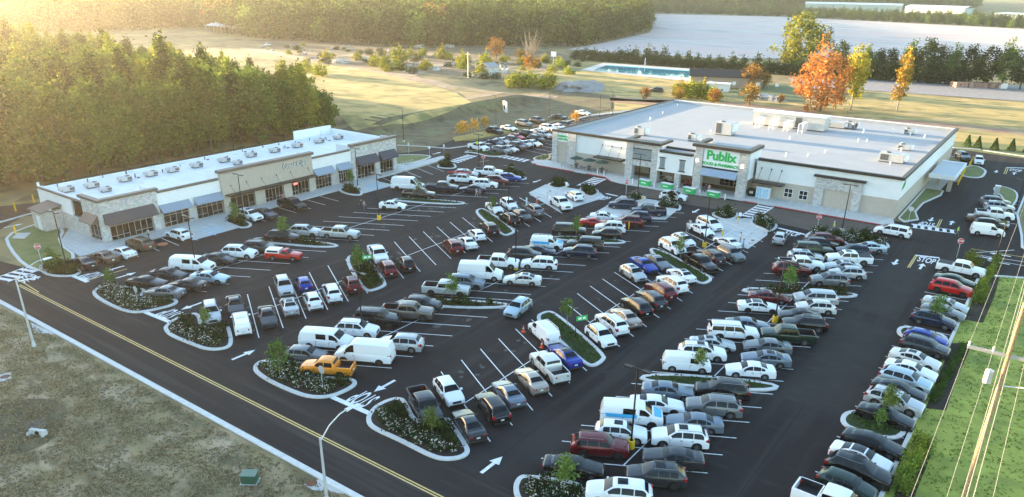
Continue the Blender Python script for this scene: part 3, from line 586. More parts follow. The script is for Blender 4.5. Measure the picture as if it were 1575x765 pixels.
    def toppatch(a,b,f=.9,off=.012,nn=5):
        q_=MB(); pts=[]
        for i in range(nn+1):
            d=a+(b-a)*i/nn
            for k in range(-3,4):
                s=k/3*f; y=wr(d)*s; z=zr(d)+.035-.035*abs(s)**2*1.1+off; pts.append((X(d)+ (off*1.2 if a<L/2 else -off*1.2),y,z))
        q_.add(pts,[(7*i+j,7*i+j+1,7*i+j+8,7*i+j+7) for i in range(nn) for j in range(6)]); return q_.me('glass',CARGL,True)
    c_=K['cowl'];P['windscreen']=toppatch(c_+(K['rf']-c_)*.1,c_+(K['rf']-c_)*.9)
    rr_,rb_=K['rr'],K['rb']; P['rear_window']=toppatch(rr_+(rb_-rr_)*.12,rr_+(rb_-rr_)*(.75 if kind in('sedan','coupe') else .6),.84) if kind not in('van','low van','small van') else None
    zc=(K['belt']+Hh)/2
    # wheels
    wm=MB(); r=K['r']; segs=22; prof=[(-.11,r*.62),(-.115,r*.93),(-.085,r),(.085,r),(.115,r*.93),(.11,r*.62)]; v=[]
    for k in range(segs):
        a=2*math.pi*k/segs
        for y,rad in prof: v.append((rad*math.cos(a),y,rad*math.sin(a)))
    p_=len(prof); f=[(k*p_+j,((k+1)%segs)*p_+j,((k+1)%segs)*p_+j+1,k*p_+j+1) for k in range(segs) for j in range(p_-1)]
    wm.add(v,f); P['wheel']=wm.me('wheel',TYRE,True)
    rm=MB(); rm.cyl((0,-.07,0),r*.63,.14,16,axis='y',mi=1)
    for k in range(5):
        a=2*math.pi*k/5; 
        for s in (-1,1):
            c,s2=math.cos(a),math.sin(a); n_=(-s2*.035,c*.035)
            y=s*.098; rm.quad((n_[0],y,n_[1]),(-n_[0],y,-n_[1]),(c*r*.6-n_[0]*1.5,y,s2*r*.6-n_[1]*1.5),(c*r*.6+n_[0]*1.5,y,s2*r*.6+n_[1]*1.5),mi=0)
    for s in(-1,1):
        vv=[];  # outer ring
        for k in range(16):
            a=2*math.pi*k/16; vv+=[(r*.64*math.cos(a),s*.1,r*.64*math.sin(a)),(r*.55*math.cos(a),s*.095,r*.55*math.sin(a))]
        rm.add(vv,[(2*k,(2*k+2)%32,(2*k+3)%32,2*k+1) for k in range(16)],0)
    P['rim']=rm.me('rim',[RIM,RIMD]); 
    rm2=P['rim'].copy(); rm2.materials[0]=RIMD; P['rimd']=rm2
    ub=MB(); ub.box(X(L-.25),X(.25),-hw*.86,hw*.86,.22,.66); ub.box(X(L)-.03,X(.04)+.05,-hw*.8,hw*.8,.26,.40); P['underbody']=ub.me('underbody',PLAST)
    tb=MB()
    for s in (1,-1):
        d0=K['wh'][0]+AR+.05; d1=K['wh'][1]-AR-.05; y=hw*.975; tb.box(X(d1),X(d0),min(s*(y-.1),s*(y+.012)),max(s*(y-.1),s*(y+.012)),sill-.04,sill+.12)
    P['sillt']=tb.me('sill_trim',PLAST)
    P['bumpt']=[MB().box(X(.05),X(-.02),-hw*.74,hw*.74,.24,.40).me('bumper_trim',PLAST),MB().box(X(L)-.02,X(L-.05),-hw*.74,hw*.74,.26,.44).me('bumper_trim',PLAST)]
    hl=[]; tl=[]; hzf=K['hz']
    for s in (1,-1):
        b=MB(); y0,y1=s*hw*.50,s*hw*.86
        b.hexa([(X(.02),y0,hzf*.74),(X(.16),y1,hzf*.74),(X(.42),y1*1.03,hzf*.82),(X(.3),y0,hzf*.8)],[(X(.04),y0,hzf*.86),(X(.2),y1*.99,hzf*.88),(X(.5),y1*1.02,hzf*.93),(X(.3),y0,hzf*.9)]); hl.append(b.me('headlight',LHT))
        b=MB(); zt_=(K['dz']*.9 if not boxy else K['dz'])
        if kind in('suv','cuv','minivan','hatch','big SUV','small van','van','low van','jeep'): z0,z1=K['belt']*.72,K['belt']*1.02; y0,y1=s*hw*.66,s*hw*.9
        else: z0,z1=K['dz']-.34,K['dz']-.13; y0,y1=s*hw*.55,s*hw*.88
        b.hexa([(X(L)-.03,y0,z0),(X(L-.06)-.03,y1,z0),(X(L-.3),y1*1.045,z0),(X(L-.3),y0,z0)],[(X(L)-.02,y0,z1),(X(L-.06)-.02,y1,z1),(X(L-.3),y1*1.04,z1),(X(L-.3),y0,z1)]); tl.append(b.me('taillight',TLT))
    P['headlight']=hl;P['taillight']=tl
    b=MB(); b.box(X(.06),X(-.012),-hw*.46,hw*.46,hzf*.56,hzf*.86); P['grille']=b.me('grille',PLAST)
    b=MB(); 
    for s in (1,-1): pass
    P['mirror']=[]
    for s in (1,-1):
        b=MB(); md=K['cowl']+.32; y=wb(md); b.box(X(md)-.07,X(md)+.09,min(s*y,s*(y+.22)),max(s*y,s*(y+.22)),K['belt']-.02,K['belt']+.13); P['mirror'].append(b.me('mirror',PLAST))
    b=MB(); b.box(X(L)-.035,X(L)+.02,-.16,.16,.62,.78); P['plate']=b.me('number_plate',PLATE)
    if kind in('suv','big SUV','cuv'):
        b=MB()
        for s in (1,-1):
            d0,d1=K['rf']+.2,K['rr']-.05; b.tube((X(d0),s*wr(d0)*.93,Hh+.03),(X(d1),s*wr(d1)*.93,Hh+.03),.022,n=6)
            for dd in (d0,(d0+d1)/2,d1): b.box(X(dd)-.04,X(dd)+.04,s*wr(dd)*.93-.02,s*wr(dd)*.93+.02,Hh-.04,Hh+.03)
        P['rail']=b.me('roof_rail',RAIL)
    b=MB(); ya=[]
    dh=[K['win'][0][1]+.035]+([K['win'][1][1]+.035] if len(K['win'])>1 else [])
    for s in (1,-1):
        for d in [K['win'][0][0]-.1]+dh:
            y=hw*lerp(plan,d); b.box(X(d)-.008,X(d)+.008,min(s*y*.96,s*(y+.004)),max(s*y*.96,s*(y+.004)),max(.5,0),K['belt']-.1)
        for d in dh: 
            y=hw*lerp(plan,d-.2); b.box(X(d-.12)-.09,X(d-.12)+.06,min(s*y*.97,s*(y+.025)),max(s*y*.97,s*(y+.025)),K['belt']-.2,K['belt']-.165)
    P['door']=b.me('door_seams',PLAST)
    sr=MB(); d0=K['rf']+.28; d1=d0+.75; pts=[]
    for d in (d0,(d0+d1)/2,d1):
        for s in (-.62,0,.62): pts.append((X(d),s*wr(d),zr(d)+.052-.02*abs(s)))
    sr.add(pts,[(3*i+j,3*i+j+1,3*i+j+4,3*i+j+3) for i in range(2) for j in range(2)]); P['sunroof']=sr.me('sunroof',CARGL,True)
    P['X']=X;P['wr']=wr;P['zr']=zr
    CM[kind]=P; return P
KNAME={'suv':'suv','cuv':'crossover','sedan':'sedan','coupe':'coupe','hatch':'hatchback','big SUV':'large_suv','minivan':'minivan','small van':'small_van','van':'cargo_van','low van':'cargo_van','pickup':'pickup_truck','small pickup':'pickup_truck','cap pickup':'pickup_truck','jeep':'off_road_car'}
KLAB={'suv':'SUV','cuv':'crossover','sedan':'sedan','coupe':'coupe','hatch':'hatchback','big SUV':'large SUV','minivan':'minivan','small van':'small van','van':'high-roof cargo van','low van':'cargo van','pickup':'pickup','small pickup':'pickup','cap pickup':'pickup','jeep':'off-roader'}
KCAT={'suv':'SUV','cuv':'SUV','sedan':'car','coupe':'car','hatch':'car','big SUV':'SUV','minivan':'minivan','small van':'van','van':'van','low van':'van','pickup':'pickup truck','small pickup':'pickup truck','cap pickup':'pickup truck','jeep':'off-roader'}
def part(n,me,par,loc=None,m=None):
    o=link(n,me,par,loc)
    if m: o.material_slots[0].link='OBJECT'; o.material_slots[0].material=m
    return o
NCAR=0
def car(x,y,ang,kind,color,label,opts=()):
    global NCAR; NCAR+=1
    P=car_meshes(kind); K=KIND[kind]; r0=random.Random(NCAR*7+3)
    e=empty(KNAME[kind],(x,y,.016),R(ang),label,KCAT[kind],'vehicles in the car park')
    e.scale=(r0.uniform(.96,1.02),.97,r0.uniform(.90,.97))
    pm=paint(color,*PC[color]); b=part('body',P['body'],e,m=pm)
    if 'blackroof' in opts:
        sr=MB(); N=8; d0,d1=K['rf']+.05,K['rr']-.02; pts=[]
        for i in range(N+1):
            d=d0+(d1-d0)*i/N
            for s in (-1,-.5,0,.5,1): pts.append((P['X'](d),s*P['wr'](d)*.96,P['zr'](d)+.05-.03*abs(s)))
        sr.add(pts,[(5*i+j,5*i+j+1,5*i+j+6,5*i+j+5) for i in range(N) for j in range(4)]); part('roof_panel',sr.me('roof_panel',paint('black',*PC['black']),True),e)
    part('underbody',P['underbody'],e); part('windscreen',P['windscreen'],e)
    if P['rear_window']: part('rear_window',P['rear_window'],e)
    for mm in P['side']: part('side_window',mm,e)
    rim='rimd' if r0.random()<.35 else 'rim'
    for wx in K['wh']:
        for s in (1,-1):
            wo=part('wheel',P['wheel'],e,(P['X'](wx),s*(K['W']/2-.13),K['r'])); part('rim',P[rim],wo)
    for k in (0,1): part('headlight',P['headlight'][k],e); part('taillight',P['taillight'][k],e); mo=part('mirror',P['mirror'][k],e,m=pm if r0.random()<.6 else None)
    part('grille',P['grille'],e); part('number_plate',P['plate'],e); part('door_trim',P['door'],e)
    part('sill_trim',P['sillt'],e); part('bumper_trim',P['bumpt'][0],e); part('bumper_trim',P['bumpt'][1],e)
    if 'rail' in P and r0.random()<.7: part('roof_rail',P['rail'],e)
    if 'sunroof' in opts or (kind in('sedan','suv','cuv') and r0.random()<.28 and 'blackroof' not in opts): part('sunroof',P['sunroof'],e)
    L=K['L'];X=P['X'];hw=K['W']/2
    if 'cap' in opts:
        c=MB(); a,b_=K['bed'][0]-.02,L-.06; zt=K['dz']+.07; t_=K['H']-.02
        c.hexa([(X(b_),-hw*.93,zt),(X(a),-hw*.93,zt),(X(a),hw*.93,zt),(X(b_),hw*.93,zt)],[(X(b_)+.12,-hw*.8,t_),(X(a),-hw*.8,t_),(X(a),hw*.8,t_),(X(b_)+.12,hw*.8,t_)])
        cp=part('bed_cap',c.me('bed_cap',paint('white',*PC['white'])),e)
        for s in (1,-1):
            g=MB(); y0,y1=s*(hw*.91+.01),s*(hw*.83+.012); g.quad((X(b_)+.3,y0,zt+.12),(X(a)-.2,y0,zt+.12),(X(a)-.2,y1,t_-.08),(X(b_)+.35,y1,t_-.08)); part('cap_window',g.me('cap_window',CARGL),cp)
    if 'tonneau' in opts:
        c=MB(); a,b_=K['bed'][0],K['bed'][1]; c.box(X(b_),X(a),-hw*.88,hw*.88,K['dz']+.082,K['dz']+.12); part('bed_cover',c.me('bed_cover',PLAST),e)
    if 'toolbox' in opts:
        c=MB(); a=K['bed'][0]+.05; c.box(X(a+.5),X(a),-hw*.84,hw*.84,.9,K['dz']+.16); part('toolbox',c.me('toolbox',CHR),e)
    if 'rack' in opts or 'redrack' in opts:
        c=MB(); z=K['H']+(.12 if kind in('small van','van') else .16); d0,d1=(1.9,4.3) if kind=='small van' else (1.4,5.5)
        for s in (-.7,.7):
            c.tube((X(d0),s,z),(X(d1),s,z),.03,n=6)
            for d in (d0,(d0+d1)/2,d1): c.tube((X(d),s,z),(X(d),s*1.05,(K['H'] if kind=='small van' else K['dz'])-.05),.025,n=6)
        for k in range(5): d=d0+(d1-d0)*k/4; c.tube((X(d),-.7,z),(X(d),.7,z),.022,n=6)
        rk=part('roof_rack',c.me('roof_rack',WHT if 'rack' in opts else DARK),e)
        if 'redrack' in opts:
            l=MB()
            for yy in (-.45,-.1,.2,.5): l.tube((X(1.0),yy,z+.06),(X(5.8),yy,z+.06),.035,n=6)
            for k in range(14): d=1.1+k*.35; l.tube((X(d),-.45,z+.07),(X(d),-.1,z+.07),.02,n=5); l.tube((X(d),.2,z+.07),(X(d),.5,z+.07),.02,n=5)
            part('ladder',l.me('ladder',REDS),rk)
    if 'bluestripe' in opts:
        c=MB(); 
        for s in (1,-1):
            y=s*(hw+.012); z0=K['belt']-.22; z1=K['belt']+.16; c.quad((X(L*.90),y,z0),(X(L*.42),y,z0),(X(L*.42),y-s*.03,z1),(X(L*.93),y-s*.03,z1))
        part('blue_panel',c.me('blue_panel',mat('van_blue_vinyl',(.04,.42,.75),.4)),e)
        c=MB(); c.hexa([(X(.15),-hw*.6,K['hz']+.02),(X(.15),hw*.6,K['hz']+.02),(X(.8),hw*.75,K['cz']-.02),(X(.8),-hw*.75,K['cz']-.02)],[(X(.15),-hw*.6,K['hz']+.09),(X(.15),hw*.6,K['hz']+.09),(X(.8),hw*.75,K['cz']+.05),(X(.8),-hw*.75,K['cz']+.05)])
        part('hood_decal',c.me('hood_decal',MT['van_blue_vinyl']),e)
    if 'trunkopen' in opts:
        c=MB(); c.box(X(L-.05)-.05,X(L-.05)+.0,-hw*.7,hw*.7,1.1,1.9); part('boot_lid',c.me('boot_lid',pm.copy() if 0 else pm),e)
    return e
DIR={'p':-91.5,'r':-61.8,'l':118.2,'d':-120.7,'u':59.3}
ROWS={}
def row(name,desc,default,items):
    """items: (px,py,kind,color[,dir[,opts[,z]]]) ordered along the row"""
    ROWS[name]=(desc,[ (i+(default,)*(len(i)<5)+((),)*(len(i)<6))[:7] if len(i)<7 else i for i in items])
def fix(items,default):
    out=[]
    for i in items:
        i=list(i)
        if len(i)<5:i.append(default)
        if len(i)<6:i.append(())
        if len(i)<7:i.append(1.15 if i[2] in('van','low van') else .78)
        out.append(tuple(i))
    return out
def row(name,desc,default,items): ROWS[name]=(desc,fix(items,default))
row('R1','kerb row near the corner','p',[(1284,772,'pickup','white'),(1303,743,'hatch','dark green'),(1321,722.6,'suv','black'),(1325,700,'sedan','white','p',('blackroof',)),(1344,679,'sedan','black')])
row('R2','long kerb row beside the lawn','p',[(1363,637.6,'sedan','black'),(1376.5,615,'suv','silver'),(1383,598,'sedan','black'),(1393,583,'suv','pale blue'),(1401.6,567,'sedan','white'),(1408,550,'sedan','pearl','p',('sunroof',)),(1423,532,'suv','dark grey'),(1425,517.5,'hatch','blue')])
row('R3','upper kerb row below the stop line','p',[(1436,490,'cuv','navy'),(1451,478,'sedan','grey'),(1455,466,'sedan','silver'),(1463.5,442,'suv','red'),(1468.5,430.5,'sedan','dark green'),(1479,411.5,'pickup','white','p',('tonneau',),.9)])
row('HR1','right half of the near double row','l',[(952,756,'suv','white','l',('sunroof',)),(1009,729,'cuv','dark grey'),(1035.5,701,'sedan','dark grey'),(1045.5,670.5,'suv','white','l',('sunroof',)),(1064,647,'sedan','blue-grey'),(1093,623.5,'suv','grey'),(1109,598.5,'suv','black')])
row('HL1','left half of the near double row','r',[(882,714.5,'sedan','black'),(923,684,'suv','maroon'),(955.5,662.5,'cuv','white'),(975.5,632,'low van','white','r',('bluestripe',)),(1015,619.5,'sedan','white'),(1029,599,'sedan','blue-grey')])
row('HR2','right half of the middle double row','l',[(1154,567,'sedan','white'),(1178,549.6,'sedan','blue-grey'),(1180,530.5,'sedan','grey'),(1210,513.5,'pickup','dark green','l',(),.9),(1237.6,497,'suv','black'),(1229,482.5,'sedan','dark grey'),(1254.6,471,'cuv','pearl'),(1254.6,456.5,'minivan','silver')])
row('HL2','left half of the middle double row','r',[(1056,557.5,'small van','white'),(1080,540.5,'suv','white','r',('sunroof',)),(1096,526.5,'sedan','silver','r',('sunroof',)),(1129,509.5,'big SUV','white'),(1150.5,497,'sedan','blue-grey'),(1167.5,470,'sedan','white','r',('blackroof',)),(1182.4,455,'sedan','maroon')])
row('HR3','right half of the upper double row','l',[(1276,430,'suv','grey'),(1303.5,419,'cuv','silver'),(1292.5,407.5,'sedan','silver'),(1306,395.5,'pickup','white','l',('tonneau','sunroof'),.9),(1312,385.5,'suv','navy'),(1336,379,'sedan','pale blue')])
row('HL3','left half of the upper double row','r',[(1217.4,413,'suv','maroon'),(1236,404.5,'pickup','white','r',(),.9),(1239,393.5,'suv','silver'),(1251,383,'big SUV','dark green'),(1263,375,'suv','black'),(1272,367,'suv','maroon')])
row('CT1','upper half of the near slanted row','d',[(653,621,'pickup','dark grey','d',(),.9),(690,599,'cuv','white')])
row('CB1','lower half of the near slanted row','u',[(721,649.5,'sedan','dark grey'),(757,624,'suv','black','u'),(782,601.5,'sedan','blue-grey'),(817,581.5,'sedan','beige'),(845,560.5,'pickup','pearl','u',(),.9),(868.5,544.5,'sedan','blue','u',('blackroof',)),(836.5,510,'small van','white','u',('rack',))])
row('CB2','lower half of the middle slanted row','u',[(924,514.5,'cuv','white','d'),(941,496,'suv','white'),(961.5,485.5,'sedan','beige'),(978.5,470,'suv','black'),(1000.5,459,'suv','dark grey'),(1015.5,446,'suv','maroon'),(1034,435,'suv','white'),(1048,421,'sedan','white')])
row('CT2','upper half of the middle slanted row','d',[(974,418.7,'cuv','silver'),(990.5,405,'sedan','blue'),(1011.8,401,'sedan','grey')])
row('CT3','upper half of the slanted row beside the crosswalk','d',[(1034,378,'suv','white'),(1051,368.5,'cuv','white','d',('sunroof',)),(1079.5,352,'sedan','white'),(1091.5,343.5,'minivan','white','d')])
row('CB3','lower half of the slanted row beside the crosswalk','u',[(1076,402,'pickup','black','d',(),.9),(1092,392.5,'suv','dark grey','u'),(1124,389.5,'suv','grey','d'),(1119,371,'sedan','white','u')])
row('DL1','left half of the double row by the street','r',[(470,542,'hatch','grey'),(502,518,'low van','white'),(549,505.5,'suv','white'),(581.5,487.5,'big SUV','black'),(626.5,478.5,'pickup','grey-brown','r',(),.9),(649,466,'cuv','dark grey')])
row('DR1','right half of the double row by the street','l',[(504,563,'small pickup','orange','l',(),.85),(561,539,'van','white'),(616.6,526.5,'suv','silver')])
row('DL2','left half of the central double row','r',[(686.5,442,'pickup','silver','r',(),.9),(716.5,433.5,'suv','blue-grey'),(739,416,'van','white'),(768,401,'pickup','white','r',(),.9),(807,390,'suv','dark grey'),(829,384,'sedan','navy'),(841,373.5,'small van','white','r',('rack','bluestripe'))])
row('DR2','right half of the central double row','l',[(803.5,428,'sedan','pearl'),(828,404,'suv','white'),(891.5,386.5,'suv','navy'),(900,375,'big SUV','dark grey')])
row('DL3','left half of the double row near the store','r',[(876,354,'big SUV','black'),(916,341,'coupe','red'),(930,332,'sedan','white')])
row('DR3','right half of the double row near the store','l',[(933,359,'cuv','black'),(938.5,349,'suv','white'),(966,340,'suv','maroon'),(979.5,333,'suv','navy'),(998,323,'pickup','navy','l',(),.9),(958.5,313.5,'suv','navy','l')])
row('ET1','upper half of the far slanted row by the street','d',[(325,480,'suv','silver'),(361,467,'sedan','dark grey'),(436.5,439,'suv','silver','d'),(466.5,433.5,'hatch','blue','u')])
row('EB1','lower half of the far slanted row by the street','u',[(371,493.5,'small pickup','white','u',('cap',),.9),(411.3,484.6,'sedan','dark grey','d'),(445,467.6,'sedan','silver'),(480.6,460,'cuv','white'),(510.4,448,'suv','white'),(541,435,'cuv','maroon')])
row('EB2','lower half of the central slanted row','u',[(581.5,389.5,'pickup','white','d',(),.9),(595,410,'suv','maroon'),(624,404,'cuv','black'),(696,377.5,'suv','maroon'),(718.5,371,'sedan','white'),(733,359,'hatch','white'),(752,350,'suv','black')])
row('ET2','upper half of the far slanted row','d',[(760.4,318,'sedan','white'),(782.7,313.3,'cuv','white')])
row('EB3','lower half of the far slanted row','u',[(783,335.7,'suv','black','u'),(803.5,329.8,'sedan','dark grey','d'),(820.8,322,'suv','grey','u')])
row('FL1','left half of the double row facing the small shops','r',[(226,432.5,'sedan','black'),(259,420,'sedan','dark grey'),(295,403,'low van','white'),(336,396,'sedan','dark grey'),(368,387.5,'suv','white'),(399,379,'suv','dark grey'),(435,363.5,'suv','black'),(470,354.5,'suv','silver'),(522,357,'pickup','silver','r',(),.9)])
row('FR1','right half of the double row facing the small shops','l',[(252.5,447,'sedan','grey','l'),(287,436,'sedan','dark grey','l'),(322.5,424.5,'sedan','pale blue','r'),(436.5,390.5,'cap pickup','red','r',('cap',))])
row('FL2','left half of the far double row','r',[(604,314.5,'sedan','white'),(627,282,'van','white'),(644.7,297.5,'pickup','black','r',(),.9),(682,287,'pickup','navy','r',('tonneau',),.9),(711,274,'pickup','white','r',('redrack',),.9),(718,266,'suv','silver'),(750.6,265,'pickup','white','r',(),.9)])
row('FR2','right half of the far double row','l',[(725,289.5,'sedan','navy','l'),(746.5,282.5,'suv','white','r'),(764,277.5,'suv','maroon','r'),(784,272.5,'cuv','blue','r')])
row('S1','row along the small shops','uu',[(127.5,402,'sedan','black'),(159,393.5,'sedan','bronze'),(187.5,385.5,'sedan','white'),(215,373.5,'suv','bronze'),(274.5,359.5,'cuv','white')])
row('S2','row along the middle of the small shops','dd',[(384,330,'suv','white'),(408,327,'sedan','dark grey'),(449,313,'pickup','black','dd',('tonneau',),.9)])
row('F1','back kerb row of the side lot','k',[(760.7,200.8,'suv','dark grey'),(782.8,196,'sedan','white'),(806,189.5,'suv','grey'),(827,185,'suv','dark grey'),(860.5,179,'sedan','black'),(896.7,172.7,'sedan','white')])
row('F2','rear half of the side lot double row','k',[(761.6,218.6,'sedan','navy'),(773.5,216,'sedan','silver'),(789.6,215,'suv','dark grey'),(794.7,210,'sedan','red'),(816,205,'suv','black'),(828.5,202.5,'sedan','silver'),(843,196.5,'suv','white'),(860,194.5,'sedan','white'),(872,192,'suv','dark grey')])
row('F3','front half of the side lot double row','k',[(739.5,225,'pickup','white','k',(),.9),(752.5,226.5,'sedan','black'),(767.5,230.3,'suv','grey'),(783.7,228,'sedan','pearl'),(795.5,225,'suv','dark grey'),(806,220.8,'sedan','silver'),(820,219.3,'sedan','white'),(825,213.5,'suv','black'),(834,207.5,'suv','silver')])
row('T','corner lot by the drive-through','t',[(1519,354.5,'small van','white'),(1524,344.5,'suv','black'),(1513.5,335,'sedan','brown'),(1530,328.5,'pickup','white','t',(),.9),(1537,318,'suv','silver'),(1531,309.5,'suv','grey')])
ANG=dict(DIR); ANG.update(uu=93,dd=-90,k=-99,t=-78)
CARS=[]
for rn,(desc,items) in ROWS.items():
    for i,(px,py,kd,cl,dr,op,z) in enumerate(items):
        x,y=G(px,py,z); nb=[]
        if i>0: nb.append(f"{items[i-1][3]} {KLAB[items[i-1][2]]}")
        if i<len(items)-1: nb.append(f"{items[i+1][3]} {KLAB[items[i+1][2]]}")
        CARS.append([x,y,ANG[dr],kd,cl,op,desc,nb,(i,len(items)),rn])
# separate overlapping neighbours slightly
def sep():
    for a in CARS:
        for b in CARS:
            if a is b: continue
            dx,dy=b[0]-a[0],b[1]-a[1]
            if abs(dx)>6 or abs(dy)>6: continue
            c,s=math.cos(R(a[2])),math.sin(R(a[2])); l=dx*c+dy*s; t=-dx*s+dy*c
            wl=(KIND[a[3]]['L']+KIND[b[3]]['L'])/2+.15; ww=(KIND[a[3]]['W']+KIND[b[3]]['W'])/2+.22
            if abs(l)<wl and abs(t)<ww:
                if wl-abs(l)<ww-abs(t): p=(wl-abs(l))/2*.5*(1 if l>0 else -1); b[0]+=c*p;b[1]+=s*p;a[0]-=c*p;a[1]-=s*p
                else: p=(ww-abs(t))/2*.5*(1 if t>0 else -1); b[0]-=s*p;b[1]+=c*p;a[0]+=s*p;a[1]-=c*p
for _ in range(6): sep()
seen={}; lastw=[]
for c in CARS:
    x,y,a,kd,cl,op,desc,nb,(i,n),rn=c
    ex=''
    if 'bluestripe' in op: ex='with blue graphics '
    elif 'redrack' in op: ex='carrying red ladders '
    elif 'rack' in op: ex='with roof rack '
    elif 'cap' in op: ex='with white bed cap '
    elif 'tonneau' in op: ex='with covered bed '
    elif 'blackroof' in op: ex='with black roof '
    elif 'sunroof' in op: ex='with sunroof '
    base=f"{cl} {KLAB[kd]} {ex}"
    if len(nb)==2: lab=base+f"between {nb[0]} and {nb[1]}, {desc}"
    elif len(nb)==1: lab=base+f"beside {nb[0]} at the {'start' if i==0 else 'end'} of {desc}"
    else: lab=base+f"alone in the {desc}"
    wds=lab.split()
    if len(wds)>16:
        lab=(f"{cl} {KLAB[kd]} between {nb[0]} and {nb[1]}, {desc}" if len(nb)==2 else f"{cl} {KLAB[kd]} beside {nb[0]}, {desc}")
        if len(lab.split())>16:
            lab=f"{cl} {KLAB[kd]} beside {nb[0]}, {desc}"; lab=' '.join(lab.split()[:16])
    if lab in seen: print('DUP',lab)
    seen[lab]=1
    jit=rnd.uniform(-1.5,1.5)
    car(x,y,a+jit,kd,cl,lab,op)
def head(p,q_,z=.5): a=G(*p,z);b=G(*q_,z); return math.degrees(math.atan2(b[1]-a[1],b[0]-a[0]))
def solo(px,py,ang,kd,cl,lab,op=(),z=.78):
    x,y=G(px,py,z); car(x,y,ang,kd,cl,lab,op)
solo(797,471.5,head((812,462),(782,484)),'cuv','pale blue','pale blue crossover driving down the aisle toward the street with lights facing left')
solo(862,311,DIR['d'],'pickup','white','white pickup parked on the accessible pad beside the red cone post',(),.9)
solo(883,300,DIR['u'],'cuv','white','white crossover on the accessible pad beside the round planting bed')
solo(1036,301,-78,'suv','white','white SUV driving past the store entrance beside the green cart corrals')
solo(1373.5,354.5,88,'minivan','white','white minivan driving left along the storefront at the right corner of the supermarket')
solo(1200,364.5,10,'cuv','silver','silver crossover leaving the aisle at the stop line below the storefront crosswalk')
solo(1481,240,DIR['d']-30,'suv','grey','grey SUV waiting under the drive-through canopy behind yellow bollards')
solo(1505.5,246.5,188,'suv','white','white SUV on the drive lane beside the small grass island of the drive-through')
# ---------------- small shops building ----------------
SPLIT={'wall','brick_wall','stone_wall','cornice','tower_wall','parapet','block_wall','stone_pilaster','blank_stone_bay','stone_tower','tower_cornice','porch_side_wall','porch_ceiling','shutter_trim','panel_trim','grille','wing_wall','post','leg','louvre','canopy_fascia','banner_print'}
def bx(name,par,m,*bs):
    if name in SPLIT and len(bs)>1: return [bx(name,par,m,b) for b in bs][-1]
    mb=MB()
    for b in bs: mb.box(*b)
    return mb.build(name,m,par)
def shopfront(par,x0,x1,y,z0,z1,axis='x',door=.5,n=None,sgn=-1):
    """aluminium frame with separate panes on plane y (or x) facing sgn"""
    w_=x1-x0; n=n or max(3,round(w_/1.25)); fr=MB(); di=int(n*door); st=w_/n
    def B(mb,a,b,c,d,off0,off1):
        o0,o1=sorted((y+sgn*off0,y+sgn*off1))
        if axis=='x': mb.box(a,b,o0,o1,c,d)
        else: mb.box(o0,o1,a,b,c,d)
    for i in range(n+1): B(fr,x0+i*st-.04,x0+i*st+.04,z0,z1,-.02,.07)
    e=.06
    for zz_ in ((z0,z0+.08),(z1-.08,z1),(z1-.62,z1-.55)): B(fr,x0+.045,x1-.045,zz_[0],zz_[1],-.02,.055)
    for i in range(n):
        if i!=di: B(fr,x0+i*st+.045,x0+(i+1)*st-.045,z0+.62,z0+.69,-.02,.05)
    f=fr.build('window_frame',ALU,par)
    for i in range(n):
        a,b=x0+i*st+.045,x0+(i+1)*st-.045
        for c,d in (((z0+.09,z1-.64),(z1-.54,z1-.09)) if i==di else ((z0+.09,z0+.61),(z0+.70,z1-.64),(z1-.54,z1-.09))):
            mb=MB(); B(mb,a,b,c,d,-.01,.025); mb.build('door_pane' if i==di and c<z0+1 else 'pane',GLS,f)
    return f
def awning(par,x0,x1,y,zt,zb,out,m,axis='x',sgn=-1,ribs=.42,name='awning'):
    mb=MB(); 
    def P(u,v,z): return (u,v,z) if axis=='x' else (v,u,z)
    yo=y+sgn*out
    mb.hexa([P(x0,y,zb),P(x1,y,zb),P(x1,yo,zb-.02),P(x0,yo,zb-.02)],[P(x0,y,zt),P(x1,y,zt),P(x1,yo,zb+.1),P(x0,yo,zb+.1)])
    n=int((x1-x0)/ribs)
    for i in range(n+1):
        u=x0+(x1-x0)*i/n; d=.018; mb.hexa([P(u-d,y,zt),P(u+d,y,zt),P(u+d,yo,zb+.1),P(u-d,yo,zb+.1)],[P(u-d,y,zt+.05),P(u+d,y,zt+.05),P(u+d,yo,zb+.15),P(u-d,yo,zb+.15)])
    return mb.build(name,m,par)
SB=empty('shop_building',(0,0,0),0,'long single storey shop building with white roof, tan brick and slatted awnings before the woods','building')
YF=107.6; YB=126.6
bx('wall',SB,WHITE,(56.9,67.9,YF,YF+.3,2.55,5.75),(86.4,96.1,YF,YF+.3,2.6,5.9),(48.55,48.85,116.2,YB,2.62,5.35),(48.6,48.9,YB-.35,YB,5.3,6.0),(98,107.7,YB-.3,YB,5.2,6.9),(107.5,107.8,111.5,YB-.4,0,6.3),(48.9,107.4,YB-.25,YB,0,5.2))
bx('brick_wall',SB,TAN,(48.5,48.85,112.4,YB-.01,0,2.6),(56.95,57.6,YF-.02,YF+.3,0,2.54),(61.9,63.2,YF-.02,YF+.3,0,2.54),(86.5,87.1,YF-.02,YF+.3,0,2.59),(90.9,92.6,YF-.02,YF+.3,0,2.59),(95.6,96.0,YF-.02,YF+.3,0,2.59))
